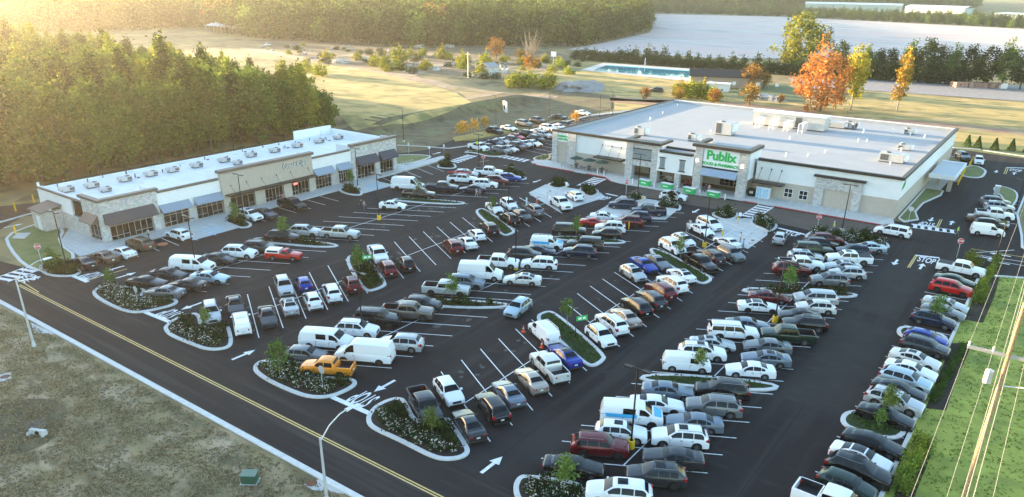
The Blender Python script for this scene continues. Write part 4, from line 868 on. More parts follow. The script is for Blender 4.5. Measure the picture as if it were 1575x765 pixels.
bx('stone_wall',SB,STONE,(48.35,57,YF-.25,YF+.2,2.9,6.15),(48.35,49.3,YF-.25,YF+.2,0,2.9),(55.9,57,YF-.25,YF+.2,0,2.9),(48.36,48.75,YF+.2,112.4,3.1,6.14),(48.36,48.75,YF+.2,108.3,0,3.1),(48.36,48.75,111.6,112.4,0,3.1),
  (96,107.9,YF-.25,YF+.2,2.95,6.6),(96,97.2,YF-.25,YF+.2,0,2.95),(101.9,103.2,YF-.25,YF+.2,0,2.95),(106.9,107.9,YF-.25,YF+.2,0,2.95),(107.55,107.9,YF+.2,111.5,0,6.6))
bx('tower_wall',SB,TAN2,(67.9,86.4,YF-.45,YF+.2,2.95,6.75),(67.9,69.2,YF-.45,YF+.2,0,2.95),(73.9,75.9,YF-.45,YF+.2,0,2.95),(79.8,81.5,YF-.45,YF+.2,0,2.95),(85.4,86.4,YF-.45,YF+.2,0,2.95))
bx('roof_deck',SB,ROOFW,(48.8,107.6,YF+.25,YB-.2,4.9,5.12))
bx('parapet',SB,ROOFW,(48.55,57.1,YF+.2,YF+.5,5.1,6.25),(48.75,49.1,YF+.5,YB-.5,5.1,5.5),(57.1,67.8,YF+.31,YF+.55,5.1,5.6),(67.9,86.4,YF+.25,YF+.6,5.1,6.8),(86.5,96,YF+.31,YF+.55,5.1,5.75),(96,107.8,YF+.25,YF+.55,5.1,6.65),(49,107.4,YB-.45,YB-.3,5.1,5.25),(107.2,107.5,YF+.6,YB-.5,5.1,6.1),(104.7,107.2,YB-.6,YB-.3,5.1,6.3),
   (67.9,68.15,YF+.6,YF+3.6,5.1,6.8),(86.15,86.4,YF+.6,YF+3.6,5.1,6.8),(56.85,57.1,YF+.5,YF+4,5.1,6.2),(96,96.25,YF+.55,YF+4,5.1,6.6))
bx('cornice',SB,CORN2,(48.1,57.3,YF-.5,YF+.35,6.13,6.5),(48.1,48.9,YF+.35,112.7,6.13,6.49),(57.3,67.7,YF-.14,YF+.32,5.6,5.95),(67.6,86.7,YF-.75,YF+.4,6.7,7.15),(86.7,95.7,YF-.14,YF+.32,5.78,6.1),(95.7,108.2,YF-.55,YF+.35,6.55,7.0),(48.35,48.6,112.7,YB-.4,5.2,5.45))
shopfront(SB,49.4,55.8,YF,.14,2.88,n=7,door=.45); shopfront(SB,57.7,61.8,YF+.1,.14,2.5,n=4,door=.5); shopfront(SB,63.3,67.8,YF+.1,.14,2.5,n=5,door=.4)
shopfront(SB,69.3,73.8,YF-.1,.14,2.9,n=4,door=.5); shopfront(SB,76,79.7,YF-.1,.14,2.9,n=5,door=.4); shopfront(SB,81.6,85.3,YF-.1,.14,2.9,n=5,door=.4)
shopfront(SB,87.2,90.8,YF+.1,.14,2.55,n=5,door=.4); shopfront(SB,92.7,95.5,YF+.1,.14,2.55,n=5,door=.4); shopfront(SB,97.3,101.8,YF,.14,2.9,n=5,door=.4); shopfront(SB,103.3,106.8,YF,.14,2.9,n=4,door=.4)
shopfront(SB,108.4,111.5,48.6,.14,3.0,axis='y',n=3,door=2,sgn=-1)
awning(SB,48.7,56.3,YF-.26,4.3,2.85,1.25,AWB); awning(SB,57.2,62.1,YF-.05,3.75,2.65,1.1,AWS); awning(SB,62.9,67.7,YF-.05,3.75,2.65,1.1,AWS)
awning(SB,86.7,91.2,YF-.05,3.9,2.75,1.1,AWS); awning(SB,92.2,95.5,YF-.05,3.9,2.75,1.1,AWS); awning(SB,97,102.2,YF-.26,4.4,2.95,1.2,AWG); awning(SB,102.9,107.3,YF-.26,4.45,2.95,1.2,AWG)
awning(SB,108.2,111.8,48.35,4.1,2.9,1.1,AWB,axis='y')
bx('flat_canopy',SB,CORN,(68.3,86.3,YF-1.75,YF-.46,2.96,3.16))
for x in (69.5,72.5,75.5,78.5,81.5,85.3):
    mb=MB(); mb.tube((x,YF-.46,4.5),(x,YF-1.6,3.16),.025,n=6); mb.cyl((x,YF-.52,4.42),.09,.16,8); mb.build('canopy_rod',DARK,SB)
# shop sign lettering
def text(txt,size,m,par,name,mw,ext=.04,off=.0):
    cu=bpy.data.curves.new('t','FONT'); cu.body=txt; cu.align_x='CENTER'; cu.align_y='CENTER'; cu.size=size; cu.extrude=ext; cu.offset=off
    ob=bpy.data.objects.new('t',cu); me=bpy.data.meshes.new_from_object(ob); bpy.data.objects.remove(ob); me.name=name
    me.materials.clear(); me.materials.append(m); o=link(name,me,par); o.matrix_local=mw; return o
def facing(x,y,z,n): # text placed on wall, n = outward direction 'S'(-Y) or 'W'(-X)
    if n=='S': r=Matrix(((1,0,0),(0,0,-1),(0,1,0)))
    else: r=Matrix(((0,0,-1),(-1,0,0),(0,1,0)))
    m_=r.to_4x4(); m_.translation=(x,y,z); return m_
SGW=mat('sign_letter_white',(.72,.74,.72),.4); SGD=mat('sign_letter_dark',(.02,.05,.035),.4)
text('Great Clips',1.12,SGD,SB,'sign_lettering',facing(82.6,YF-.5,5.62,'S'),.05,.055)
text('Great Clips',1.12,SGW,SB,'sign_lettering',facing(82.6,YF-.57,5.62,'S'),.05,.0)
tx=MB(); tx.box(82.1,82.9,YF-.22,YF-.2,2.0,2.25); tx.build('open_sign',mat('lit_red_sign',(.6,.03,.03),.4,emit=(.9,.06,.05,1.2)),SB)
# rooftop units: things of their own
def rtu(x,y,z,w_,d,h_,lab,rz=0,group='roof units on the small shops'):
    e=empty('rooftop_unit',(x,y,z),rz,lab,'air conditioner',group); e.scale=(.78,.78,.8)
    bx('casing',e,HVAC,(-w_/2,w_/2,-d/2,d/2,.25,h_)); bx('curb',e,HVD,(-w_/2+.1,w_/2-.1,-d/2+.1,d/2-.1,0,.25)); bx('grille',e,HVD,(-w_/2-.02,-w_/2+.005,-d/2+.1,d/2-.1,.4,h_-.1),(w_*.05,w_*.45,-d/2-.02,-d/2+.005,.35,h_-.12))
    mb=MB(); mb.cyl((w_*.22,0,h_),min(w_,d)*.28,.09,14); mb.build('fan',HVD,e); bx('hood',e,HVAC,(-w_/2-.35,-w_/2-.021,-d/2+.15,d/2-.15,h_*.5,h_*.95)); return e
us=[(414,406),(568,380),(770,342),(930,310),(1063,285),(1210,257),(1380,225),(1545,193)]
un=['leftmost','second from left','third from left','fourth from left','fifth from left','sixth from left','seventh from left','eighth from left']
for i,(a,b) in enumerate(us):
    x,y=G(*q('A',a,b),5.5); rtu(x,min(y,YB-2.2),5.12,2.3,1.5,1.0,f'grey rooftop unit, {un[i]} in the rear line on the shop roof')
for i,(a,b) in enumerate([(115,165),(255,135),(388,108),(505,85)]):
    x,y=G(*q('B',a,b),5.5); rtu(x,min(y,YB-2.2),5.12,2.3,1.5,1.0,f'grey rooftop unit, {["fourth","third","second","last"][i]} from the right end of the rear line on the shop roof'.replace('last from','first from'))
x,y=G(*q('A',650,405),5.5); rtu(x,y,5.12,1.9,1.3,.9,'grey rooftop unit near the front parapet above the left stone shop')
x,y=G(*q('A',1460,240),5.5); rtu(x,y,5.12,1.9,1.3,.9,'grey rooftop unit just left of the raised tan sign wall')
r2=random.Random(5); vm=MB()
for i in range(22):
    x=50+56*r2.random(); y=YB-1.1-r2.random()*4.5; vm.cyl((x,y,5.11),.07+.06*r2.random(),.35+.3*r2.random(),8)
    if i%3==0: vm.box(x,x+.35,y-.8,y-.5,5.11,5.3)
vm.build('roof_vent',HVD,SB)
# rear annex
AN=empty('utility_annex',(0,0,0),0,'small tan brick utility annex with sloped brown roof on the left end of the shops','annex')
bx('wall',AN,TAN,(45.7,48.49,119.6,123.4,0,3.0)); mb=MB(); mb.hexa([(45.4,119.3,2.95),(48.5,119.3,3.6),(48.5,123.7,3.6),(45.4,123.7,2.95)],[(45.4,119.3,3.1),(48.5,119.3,3.75),(48.5,123.7,3.75),(45.4,123.7,3.1)]); mb.build('roof',CORN2,AN)
bx('door',AN,WHITE,(45.62,45.69,120.6,121.8,.1,2.3))
# ---------------- supermarket ----------------
PB_=empty('supermarket_building',(0,0,0),0,'large supermarket with flat white roof, stone entrance towers and green lettering','building')
XF=134.2; XB=193; Y0=19.2; Y1=86.9; HR=6.75
bx('wall',PB_,WHITE,(XF,XF+.35,Y0,31.8,3.15,6.6),(XF-.01,XF+.34,31.8,43.2,3.15,6.4),(XF,XF+.35,54.2,61.0,2.75,6.35),(XF,XF+.35,69.2,81.3,2.85,6.6),(XF+.35,XB,Y0,Y0+.35,3.3,6.6),(XB-.35,XB,Y0+.35,Y1,0,HR))
bx('block_wall',PB_,TAN2,(XF-.04,XF+.33,Y0-.04,24.9,0,3.15),(XF-.03,XF+.33,26.2,31,0,3.2),(XF-.04,XF+.33,32.4,43.2,0,3.14),(XF+3.2,XF+3.5,43.2,69,0,3.2),(XF-.04,XF+.33,69.4,86.4,0,2.84),(XF-.04,XF+.33,83.2,85.8,2.84,4.6),(XF+.33,XB,Y0-.04,Y0+.33,0,3.29),(XF+.33,XB-.4,Y1-.3,Y1,0,6.6))
bx('porch_side_wall',PB_,TAN2,(XF+.4,XF+3.2,43.21,43.5,0,3.15),(XF+.4,XF+3.2,68.6,68.9,0,2.8))
bx('porch_ceiling',PB_,WHITE,(XF-3.6,XF+3.2,43.6,54.1,3.18,3.3),(XF+.36,XF+3.2,54.3,68.5,2.9,3.0),(XF-3.2,XF+.36,61.2,68.5,2.9,3.0))
bx('roof_deck',PB_,ROOF,(XF+.3,XB-.3,Y0+.3,Y1-.25,5.9,6.1))
bx('parapet',PB_,ROOF,(XF+.36,XF+.6,Y0+.6,Y1-.6,6.1,6.55),(XB-.6,XB-.36,Y0+.6,Y1-.6,6.1,6.6),(XF+.6,XB-.6,Y0+.36,Y0+.6,6.1,6.5),(XF+.6,XB-.6,Y1-.55,Y1-.3,6.1,6.55))
bx('cornice',PB_,CORN,(XF-.3,XF+.35,Y0-.3,31.5,6.5,6.95),(XF-.29,XF+.34,31.5,43.0,6.5,6.94),(XF-.25,XF+.3,54.3,60.9,6.3,6.7),(XF-.3,XF+.35,69.4,Y1+.3,6.5,6.95),(XF+.35,XB-.2,Y0-.3,Y0+.35,6.52,6.93),(XF+.35,XB-.2,Y1-.25,Y1+.1,6.52,6.8))
# stone pilasters left end, right blank tower
bx('stone_pilaster',PB_,STONE,(XF-.4,XF+.32,85.7,87,0,6.5),(XF-.4,XF+.32,81.2,83.2,0,6.5)); bx('sign_board_wall',PB_,WHITE,(XF-.2,XF,83.2,85.7,4.6,6.5))
bx('blank_stone_bay',PB_,STONE,(XF-.5,XF-.05,31,32.5,0,5.2),(XF-.5,XF-.05,24.9,26.2,0,5.2),(XF-.45,XF-.05,26.2,31,3.3,5.2)); bx('bay_panel',PB_,TAN2,(XF-.2,XF-.05,26.2,31,0,3.3)); bx('bay_cornice',PB_,CORN,(XF-.8,XF-.03,24.5,32.9,5.2,5.55))
# entrance towers
X2=130.4
bx('stone_tower',PB_,STONE,(X2-.3,X2+1.0,51.9,53.4,0,8.3),(X2-.3,X2+1.0,43.6,45.1,0,8.3))
bx('tower_wall',PB_,WHITE,(X2,X2+.8,45.1,51.9,3.3,8.3),(X2+1,XF+3,52.6,53.3,3.3,8.1),(X2+1,XF+3,43.7,44.4,3.3,8.1)); bx('tower_cornice',PB_,CORN,(X2-.8,X2+1.1,43.1,53.9,8.3,8.8),(X2+1.1,XF+2.5,52.9,53.9,8.3,8.79),(X2+1.1,XF+2.5,43.1,44.1,8.3,8.79))
bx('tower_roof',PB_,ROOF,(X2+1.0,XF+3,44.1,52.9,8.0,8.15)); bx('sign_board',PB_,mat('sign_board_white',(.85,.87,.87),.5),(X2-.12,X2,45.2,51.8,4.9,8.15)); bx('sign_trim',PB_,DARK,(X2-.2,X2,45.11,51.89,4.72,4.88))
awning(PB_,45.12,51.88,X2-.02,4.7,3.35,1.0,AWS,axis='y',sgn=-1)
X1=131
bx('stone_tower',PB_,STONE,(X1-.35,X1+1,66.3,67.8,0,7.3),(X1-.35,X1+1,60.9,62.3,0,7.3),(X1-.2,X1+.9,62.3,66.3,6.3,7.3),(X1-.2,X1+.9,62.3,66.3,2.9,4.1)); bx('tower_panel',PB_,AWS,(X1-.1,X1+.5,62.3,66.3,4.25,6.15)); bx('panel_trim',PB_,DARK,(X1-.3,X1+.4,62.1,66.5,6.15,6.3),(X1-.3,X1+.4,62.1,66.5,4.1,4.25))
bx('tower_cornice',PB_,CORN,(X1-.8,X1+1.1,60.4,68.3,7.3,7.75),(X1+1.1,XF+1.5,60.4,61.3,7.3,7.74),(X1+1.1,XF+1.5,67.4,68.3,7.3,7.74)); bx('tower_roof',PB_,ROOF,(X1+1,XF+2,61.3,67.4,7.0,7.15)); bx('tower_wall',PB_,WHITE,(X1+1,XF+.35,61.0,61.3,2.9,7.3),(X1+1,XF+.35,67.4,67.7,2.9,7.3))
bx('stone_column',PB_,STONE,(X2-.4,X2+.5,56.0,57.0,0,2.75)); bx('porch_beam',PB_,WHITE,(X2-.3,X2+.4,53.5,60.8,2.75,6.3)); bx('beam_cornice',PB_,CORN,(X2-.5,X2+.5,53.95,60.35,6.3,6.68)); bx('porch_roof',PB_,ROOF,(X2+.5,XF,53.5,60.8,6.2,6.35))
for y in (60.2,56.2):
    y=y-0; bx('shutter_window',PB_,AWS,(X2-.36,X2-.3,y-1.0,y,3.35,5.3)); bx('shutter_trim',PB_,DARK,(X2-.45,X2-.3,y-1.15,y+.15,5.3,5.45),(X2-.45,X2-.3,y-1.15,y+.15,3.2,3.35))
shopfront(PB_,46.2,50.8,XF+3.15,.14,2.6,axis='y',n=5,door=.5); shopfront(PB_,62.8,65.8,XF+3.15,.14,2.6,axis='y',n=4,door=.5)
def win(y,w_,z0,z1):
    f=bx('window_frame',PB_,WHT,(XF-.1,XF-.045,y-w_/2,y+w_/2,z0,z0+.08),(XF-.1,XF-.045,y-w_/2,y+w_/2,z1-.08,z1),(XF-.1,XF-.045,y-w_/2,y-w_/2+.08,z0+.08,z1-.08),(XF-.1,XF-.045,y+w_/2-.08,y+w_/2,z0+.08,z1-.08),(XF-.09,XF-.045,y-.04,y+.04,z0+.08,z1-.08),(XF-.085,XF-.045,y-w_/2+.08,y+w_/2-.08,(z0+z1)/2-.04,(z0+z1)/2+.04))
    for a,b in ((y-w_/2+.08,y-.04),(y+.04,y+w_/2-.08)):
        for c,d in ((z0+.08,(z0+z1)/2-.04),((z0+z1)/2+.04,z1-.08)): bx('pane',f,GLS,(XF-.06,XF-.043,a,b,c,d))
win(36.9,1.5,.7,2.3); win(34.3,1.5,.7,2.3); win(57.9,1.1,.9,2.3)
def canopy(y0,y1,n):
    bx('flat_canopy',PB_,CORN,(XF-2.0,XF-.04,y0,y1,2.75,3.0))
    for i in range(n):
        y=y0+(y1-y0)*(i+.5)/n; mb=MB(); mb.tube((XF-.06,y,5.2),(XF-1.8,y,3.0),.03,n=6); mb.cyl((XF-.16,y,5.1),.13,.2,8); mb.build('canopy_rod',DARK,PB_)
canopy(69.5,76,3); canopy(37.7,43.1,3)
GM=mat('sign_letter_green',(.015,.45,.09),.4)
text('Publix',2.25,GM,PB_,'sign_lettering',facing(X2-.16,48.5,6.95,'W'),.06,.075)
text('FOOD & PHARMACY',.72,GM,PB_,'sign_lettering',facing(X2-.16,48.5,5.45,'W'),.04,.03)
text('PHARMACY',.5,GM,PB_,'sign_lettering',facing(XF-.24,84.4,5.75,'W'),.03,.03); text('DRIVE THRU',.42,GM,PB_,'sign_lettering',facing(XF-.24,84.4,5.15,'W'),.03,.03)
mb=MB(); mb.add([(XF+1.0,Y0-.06,4.6),(XF+2.9,Y0-.06,4.9),(XF+3.3,Y0-.06,5.2),(XF+3.0,Y0-.06,6.1),(XF+2.2,Y0-.06,5.8),(XF+1.2,Y0-.06,5.3)],[(0,1,2,3,4,5)]); mb.build('leaf_emblem',GM,PB_)
for y in (52.7,44.3):
    mb=MB(); mb.cyl((X2-.75,y,5.6),.28,.6,12); mb.build('wall_lantern',mat('lantern_glass',(.8,.72,.6),.4,emit=(1,.75,.5,.25)),PB_)
bx('drive_through_window',PB_,GLS,(166,168.5,Y0-.12,Y0-.05,1,2.2)); 
# rooftop equipment on supermarket (y given by pixel at roof height)
def rp(px,py,z=6.1): return G(px,py,z)
x,y=rp(1210,190); 
EH=empty('refrigeration_house',(0,0,0),0,'long white refrigeration house with pipe racks at the back of the supermarket roof','plant room')
a=rp(1153,193,6.1); b=rp(1265,205,6.1); xa=(a[0]+b[0])/2
bx('casing',EH,HVAC,(xa+1,xa+4.6,b[1],a[1],6.4,9.1)); bx('roof_trim',EH,WHT,(xa+.8,xa+4.8,b[1]-.15,a[1]+.15,9.1,9.3)); bx('base_frame',EH,HVD,(xa+1.2,xa+4.4,b[1]+.2,a[1]-.2,6.1,6.4)); bx('door',EH,HVD,(xa+.92,xa+.995,b[1]+4.8,b[1]+6.2,6.6,8.7)); bx('louvre',EH,AWS,(xa+.92,xa+.995,b[1]+8,b[1]+9.6,8.2,8.6),(xa+.92,xa+.995,a[1]-3,a[1]-1.4,8.2,8.6))
for k in range(4):
    yy=a[1]-2-k*(a[1]-b[1])*.2; mb=MB()
    for s in (0,.9):
        mb.tube((xa+.9,yy-s,8.0),(xa-2.8,yy-s,8.0),.06,n=6); mb.tube((xa-2.8,yy-s,8.0),(xa-2.8,yy-s,6.1),.06,n=6)
        for u in range(6): mb.tube((xa+.5-u*.6,yy-s,8.0),(xa+.5-u*.6,yy-s,6.15),.035,n=5)
    for u in range(8): mb.tube((xa+.8-u*.5,yy,8.02),(xa+.8-u*.5,yy-.9,8.02),.04,n=5)
    mb.build('pipe_rack',WHT,EH)
def unit(px,py,w_,d,h_,lab,z=6.1):
    x,y=rp(px,py); e=empty('rooftop_unit',(x,y,z),0,lab,'air conditioner','units on the supermarket roof')
    bx('casing',e,HVAC,(-d/2,d/2,-w_/2,w_/2,.2,h_)); bx('curb',e,HVD,(-d/2+.15,d/2-.15,-w_/2+.15,w_/2-.15,0,.2)); bx('grille',e,HVD,(-d/2-.02,-d/2+.01,w_*.1,w_*.42,.4,h_-.15),(-d*.3,d*.3,w_/2-.01,w_/2+.02,.4,h_-.2)); bx('intake_hood',e,WHT,(-d/2+.2,d/2-.2,-w_/2-.5,-w_/2-.01,h_*.35,h_*.95))
    mb=MB(); mb.cyl((0,w_*.2,h_),.5,.15,14); mb.build('fan',HVD,e)
unit(1115,207,3.6,3.0,2.6,'tall white rooftop unit behind the main entrance tower'); unit(985,208,2.4,1.8,1.6,'boxy rooftop unit behind the left entrance tower'); unit(1066,217,1.8,1.6,1.4,'small rooftop unit left of the main sign tower')
unit(1371,249,4.2,2.6,1.6,'wide rooftop unit with duct near the right front corner of the supermarket roof'); unit(1390,231,2.2,1.6,1.1,'low rooftop unit behind the wide one near the right roof edge'); unit(1398,206,2.0,1.6,1.1,'rooftop unit at the rear right of the supermarket roof')
unit(1280,196,5.5,2.0,1.3,'long low rooftop unit just right of the refrigeration house'); unit(1308,198,2.4,1.8,1.5,'rooftop unit beside the two roof workers')
r2=random.Random(9); vm=MB()
for i in range(26):
    vm.cyl((XF+3+r2.random()*50,Y0+4+r2.random()*60,6.1),.12,.45+.4*r2.random(),8)
vm.build('roof_vent',WHT,PB_)
# drive-through canopy
DT=empty('drive_through_canopy',(0,0,0),0,'grey flat drive-through canopy against the right side wall of the supermarket','canopy')
bx('canopy_roof',DT,mat('canopy_deck',(.5,.52,.54),.5,var=.05),(157.5,172,14.2,18.4,2.9,3.25)); bx('canopy_fascia',DT,WHT,(157.3,157.5,14.0,18.4,2.75,3.5),(172,172.2,14.0,18.4,2.75,3.5),(157.5,172,14.0,14.2,2.75,3.49)); bx('column',DT,TAN2,(160,160.7,14.6,15.3,0,2.9)); bx('column',DT,TAN2,(169.4,170.1,14.6,15.3,0,2.9)); bx('column',DT,TAN2,(164.5,165.2,17.2,17.9,0,2.9)); bx('floor_pad',DT,CONC,(157,173,16.2,19.1,.0,.06))
# ---------------- street furniture ----------------
def pole(px,py,h_,lab,ybase=True,arm=2,m=DARK,z0=0):
    x,y=G(px,py); e=empty('parking_lot_lamp',(x,y,0),0,lab,'lamp post','black lamp posts of the car park')
    if ybase:
        mb=MB(); mb.cyl((0,0,0),.33,.75,20,r2=.31); mb.build('concrete_base',YELP,e)
    else:
        mb=MB(); mb.cyl((0,0,0),.28,.5,16); mb.build('concrete_base',CONC,e)
    mb=MB(); mb.tube((0,0,.45),(0,0,h_),.085,.06,n=10); mb.cyl((0,0,.7 if ybase else .48),.17,.12,10); mb.build('pole',m,e)
    for k in range(arm):
        s=(-1)**k; mb=MB(); mb.box(-.05,.05,min(s*.1,s*.45),max(s*.1,s*.45),h_-.12,h_-.04); mb.box(-.2,.2,min(s*.45,s*1.15),max(s*.45,s*1.15),h_-.14,h_-.03); mb.build('lamp_head',m,e)
    return e
PL=[(583.3,338,7.5,'between the empty stalls facing the small shops'),(1191.5,495.5,7.5,'in the middle of the right double row'),(970,689,7.5,'in the near double row beside the maroon SUV'),(793,414.5,7.5,'in the central double row beside the high-roof van'),(557.9,518,7.5,'between the white vans near the street'),(302.7,417.5,7.5,'beside the white cargo van facing the left shops'),(782,323.5,7.5,'in the slanted row left of the accessible pad'),(1083,380,7.5,'beside the crosswalk pad in front of the entrance')]
for a in PL: pole(a[0],a[1],a[2],'black lamp post on yellow concrete base '+a[3])
for a in [(105,420,8.3,'in the corner bed left of the shops'),(376,343,7.8,'on the planted bed before the tan sign wall'),(550.5,289,7.4,'before the right stone shop bay'),(736.6,262,7.3,'at the crossing between the two buildings'),(980.6,301,7.6,'before the left entrance tower'),(1294.6,356,7.5,'before the blank stone bay at the right'),(1529.5,406,6,'at the right corner by the driveway'),(1560,330,6,'behind the corner lot by the drive-through')]:
    pole(a[0],a[1],a[2],'slim black lamp post '+a[3],False)
for a in [(621,219,8,'beside the basin right of the shops'),(762.6,195,8,'behind the side lot by the concrete culvert'),(844.4,181,8,'left of the sunlit end of the side lot'),(839,206,6.6,'inside the side lot beside parked cars'),(922,184.5,6.5,'on the grass behind the supermarket left corner'),(941,175,6.5,'farthest on the grass behind the supermarket left corner'),(361,238,7.2,'behind the shops before the woods'),(453,212,6,'behind the shops right of the first one before the woods'),(1299,196,5,'behind the supermarket roof by the clay road')]:
    x,y,z=GT(a[0],a[1]); e=pole(a[0],a[1],a[2],'thin dark pole lamp '+a[3],False,1); e.location=(x,y,z)
def cobra(px,py,h_,ang,lab,L=3.0):
    x,y=G(px,py); e=empty('street_lamp',(x,y,0),R(ang),lab,'street lamp','pale street lamps along the near street')
    mb=MB(); mb.cyl((0,0,0),.24,.5,10,r2=.15); mb.build('base',GALV,e); mb=MB(); mb.tube((0,0,.4),(0,0,h_),.12,.08,n=12,); mb.build('pole',GALV,e)
    mb=MB(); pts=[(0,0,h_-.3),(L*.35,0,h_+.55),(L*.75,0,h_+1.0),(L,0,h_+1.05)]
    for a,b in zip(pts,pts[1:]): mb.tube(a,b,.045,n=8)
    mb.build('arm',GALV,e)
    mb=MB(); mb.hexa([(L-.1,-.16,h_+.96),(L+.75,-.13,h_+1.0),(L+.75,.13,h_+1.0),(L-.1,.16,h_+.96)],[(L-.1,-.1,h_+1.14),(L+.7,-.07,h_+1.1),(L+.7,.07,h_+1.1),(L-.1,.1,h_+1.14)]); mb.build('lamp_head',GALV,e,smooth=False); return e
cobra(52.5,532.5,7.7,0,'pale street lamp with curved arm at the left end of the near street')
cobra(503,772,5.6,0,'pale street lamp with curved arm standing on the near concrete apron',2.6)
def sign(px,py,h_,ang,kind,lab):
    x,y=G(px,py); e=empty('road_sign',(x,y,0),R(ang),lab,'road sign')
    mb=MB(); mb.tube((0,0,0),(0,0,h_),.035,n=6); mb.build('post',GALV,e)
    n={'stop':8,'diamond':4,'rect':4,'back':8,'yellow':4}[kind]; r=.42
    off={8:math.pi/8,4:0 if kind in('diamond','yellow') else math.pi/4}[n]
    mb=MB(); v=[]
    for dx in (-.05,-.03): v+=[(dx,r*math.cos(off+2*math.pi*k/n)*(.7 if kind=='rect' else 1),h_-r+.05+r*math.sin(off+2*math.pi*k/n)) for k in range(n)]
    mb.add(v,[tuple(range(n)),tuple(range(2*n-1,n-1,-1))]+[(k,(k+1)%n,(k+1)%n+n,k+n) for k in range(n)])
    mb.build('sign_plate',{'stop':WHT,'diamond':WHT,'rect':WHT,'back':GALV,'yellow':mat('yellow_green_sign',(.65,.75,.02),.5)}[kind],e)
    if kind in('stop','yellow') and kind=='stop':
        mb=MB(); v=[(-.055,r*.9*math.cos(off+2*math.pi*k/n),h_-r+.05+r*.9*math.sin(off+2*math.pi*k/n)) for k in range(n)]; mb.add(v,[tuple(range(n))]); mb.build('red_face',REDS,e)
        m_=Matrix(((0,0,-1),(-1,0,0),(0,1,0))).to_4x4(); m_.translation=(-.058,0,h_-r+.05); text('STOP',.3,WHT,e,'stop_text',m_,.002,.01)
    return e
sign(64.7,407,2.9,48,'stop','red stop sign on the lawn at the left corner of the shops'); sign(962.4,303,3.1,28,'stop','red stop sign at the planted median before the left entrance tower')
sign(1256,356,2.7,20,'stop','red stop sign at the flowered median near the right aisle'); sign(1471,397,2.9,15,'stop','red stop sign at the corner by the white parked pickup'); sign(743.5,258,2.6,30,'stop','red stop sign at the crossing toward the side lot')
sign(212.6,470,2.4,180,'back','grey back of a stop sign in the leftmost flowered island'); sign(497,601.5,2.6,180,'back','grey back of a stop sign in the island beside the orange pickup'); sign(1396.6,343,2.7,180,'back','grey back of a stop sign on the grass at the supermarket right corner')
sign(660.7,240,2.2,10,'diamond','small white diamond sign on the asphalt right of the shops'); sign(734,238,3,10,'yellow','yellow green diamond crossing sign at the side lot'); sign(629,236,2.4,10,'rect','small white rectangular sign beside the right end of the shops')
sign(683,232,1.5,10,'rect','low white rectangular sign by the corner hedge')
sign(1136,349,2.4,10,'rect','blue and white accessible parking sign at the pad beside the crosswalk'); sign(871,298,2.2,10,'rect','white accessible parking sign at the left pad bed')
def banner(px,py,ang,lab):
    x,y=G(px,py); e=empty('green_banner_sign',(x,y,.16),R(ang),lab,'banner')
    bx('post',e,DARK,(-.75,-.7,-.03,.03,0,2.4)); bx('post',e,DARK,(.7,.75,-.03,.03,0,2.4)); b=bx('banner_face',e,GREENP,(-.68,.68,-.02,.02,1.85,2.4)); bx('banner_print',b,WHT,(-.45,-.05,-.035,.035,2.0,2.25),(.1,.45,-.035,.035,2.0,2.25))
banner(566.5,421,-30,'green banner on two posts in the island beside the white pickup'); banner(893.5,519,-30,'green banner on two posts in the near slanted-row island')
def cone(px,py,lab,h_=.75):
    x,y=G(px,py); e=empty('traffic_cone',(x,y,.015),0,lab,'traffic cone'); bx('base',e,ORNG,(-.2,.2,-.2,.2,0,.04)); mb=MB(); mb.cyl((0,0,.04),.15,h_,14,r2=.03); c=mb.build('cone',ORNG,e); mb=MB(); mb.cyl((0,0,.04+h_*.5),.098,h_*.15,14,r2=.08); mb.build('band',WHT,c)
cone(805,511,'orange cone at the upper line beside the white utility van'); cone(833,535,'orange cone at the rear of the white utility van'); cone(825.5,313,'tall orange cone beside the accessible pad edge',1.1)
def post(px,py,m,h_,r,name,lab,cat,group=None,z0=0.0):
    x,y=G(px,py); mb=MB(); mb.cyl((0,0,0),r,h_,10); mb.cyl((0,0,h_),r,.06,10,r2=r*.4); o=mb.build(name,m); o.location=(x,y,z0); tag(o,lab,cat,group)
post(809.8,316,WHT,1.3,.14,'return_post','white post standing on a red base beside the accessible pad','post')
for i,(a,b) in enumerate([(1168,378),(1176,360),(1184,346),(1192,330),(1200,318),(1208,302)]): post(*q('D',a,b),YELP,1.05,.12,'safety_bollard','yellow bollard in the tight line beside the drive-through canopy','bollard','yellow bollards at the drive-through')
for i,(a,b) in enumerate([(1236,270),(1245,255),(1252,240)]): post(*q('D',a,b),YELP,1.2,.12,'safety_bollard','yellow bollard in the short line behind the small grass island','bollard','rear yellow bollards')
for a,b,l in [(24.5,325,'leftmost of the yellow bollards behind the shops'),(52.5,312,'yellow bollard nearest the rear of the shops annex'),(25,361,'short yellow bollard beside the utility pad')]: post(a,b,YELP,1.4,.14,'safety_bollard',l,'bollard')
for a,b in [(738,375),(870,398),(1010,418),(1150,445),(1305,475),(522,318),(562,330)]: post(*q('C',a,b),WHT,1.0,.1,'white_bollard','white bollard along the kerb before the supermarket entrance','bollard','white bollards at the storefront',.14)
for px,py,l in [(871,291,'beside the left planting bed'),(842,304,'on the left pad'),(967,352,'on the middle pad'),(987,312,'right of the middle planting bed'),(1111,363,'nearest the white minivan'),(1134,344,'beside the accessible sign')]: post(px,py,YELP,1.1,.09,'sign_bollard','slim yellow sign bollard '+l,'bollard')
CG=mat('cart_corral_green',(.03,.50,.14),.5)
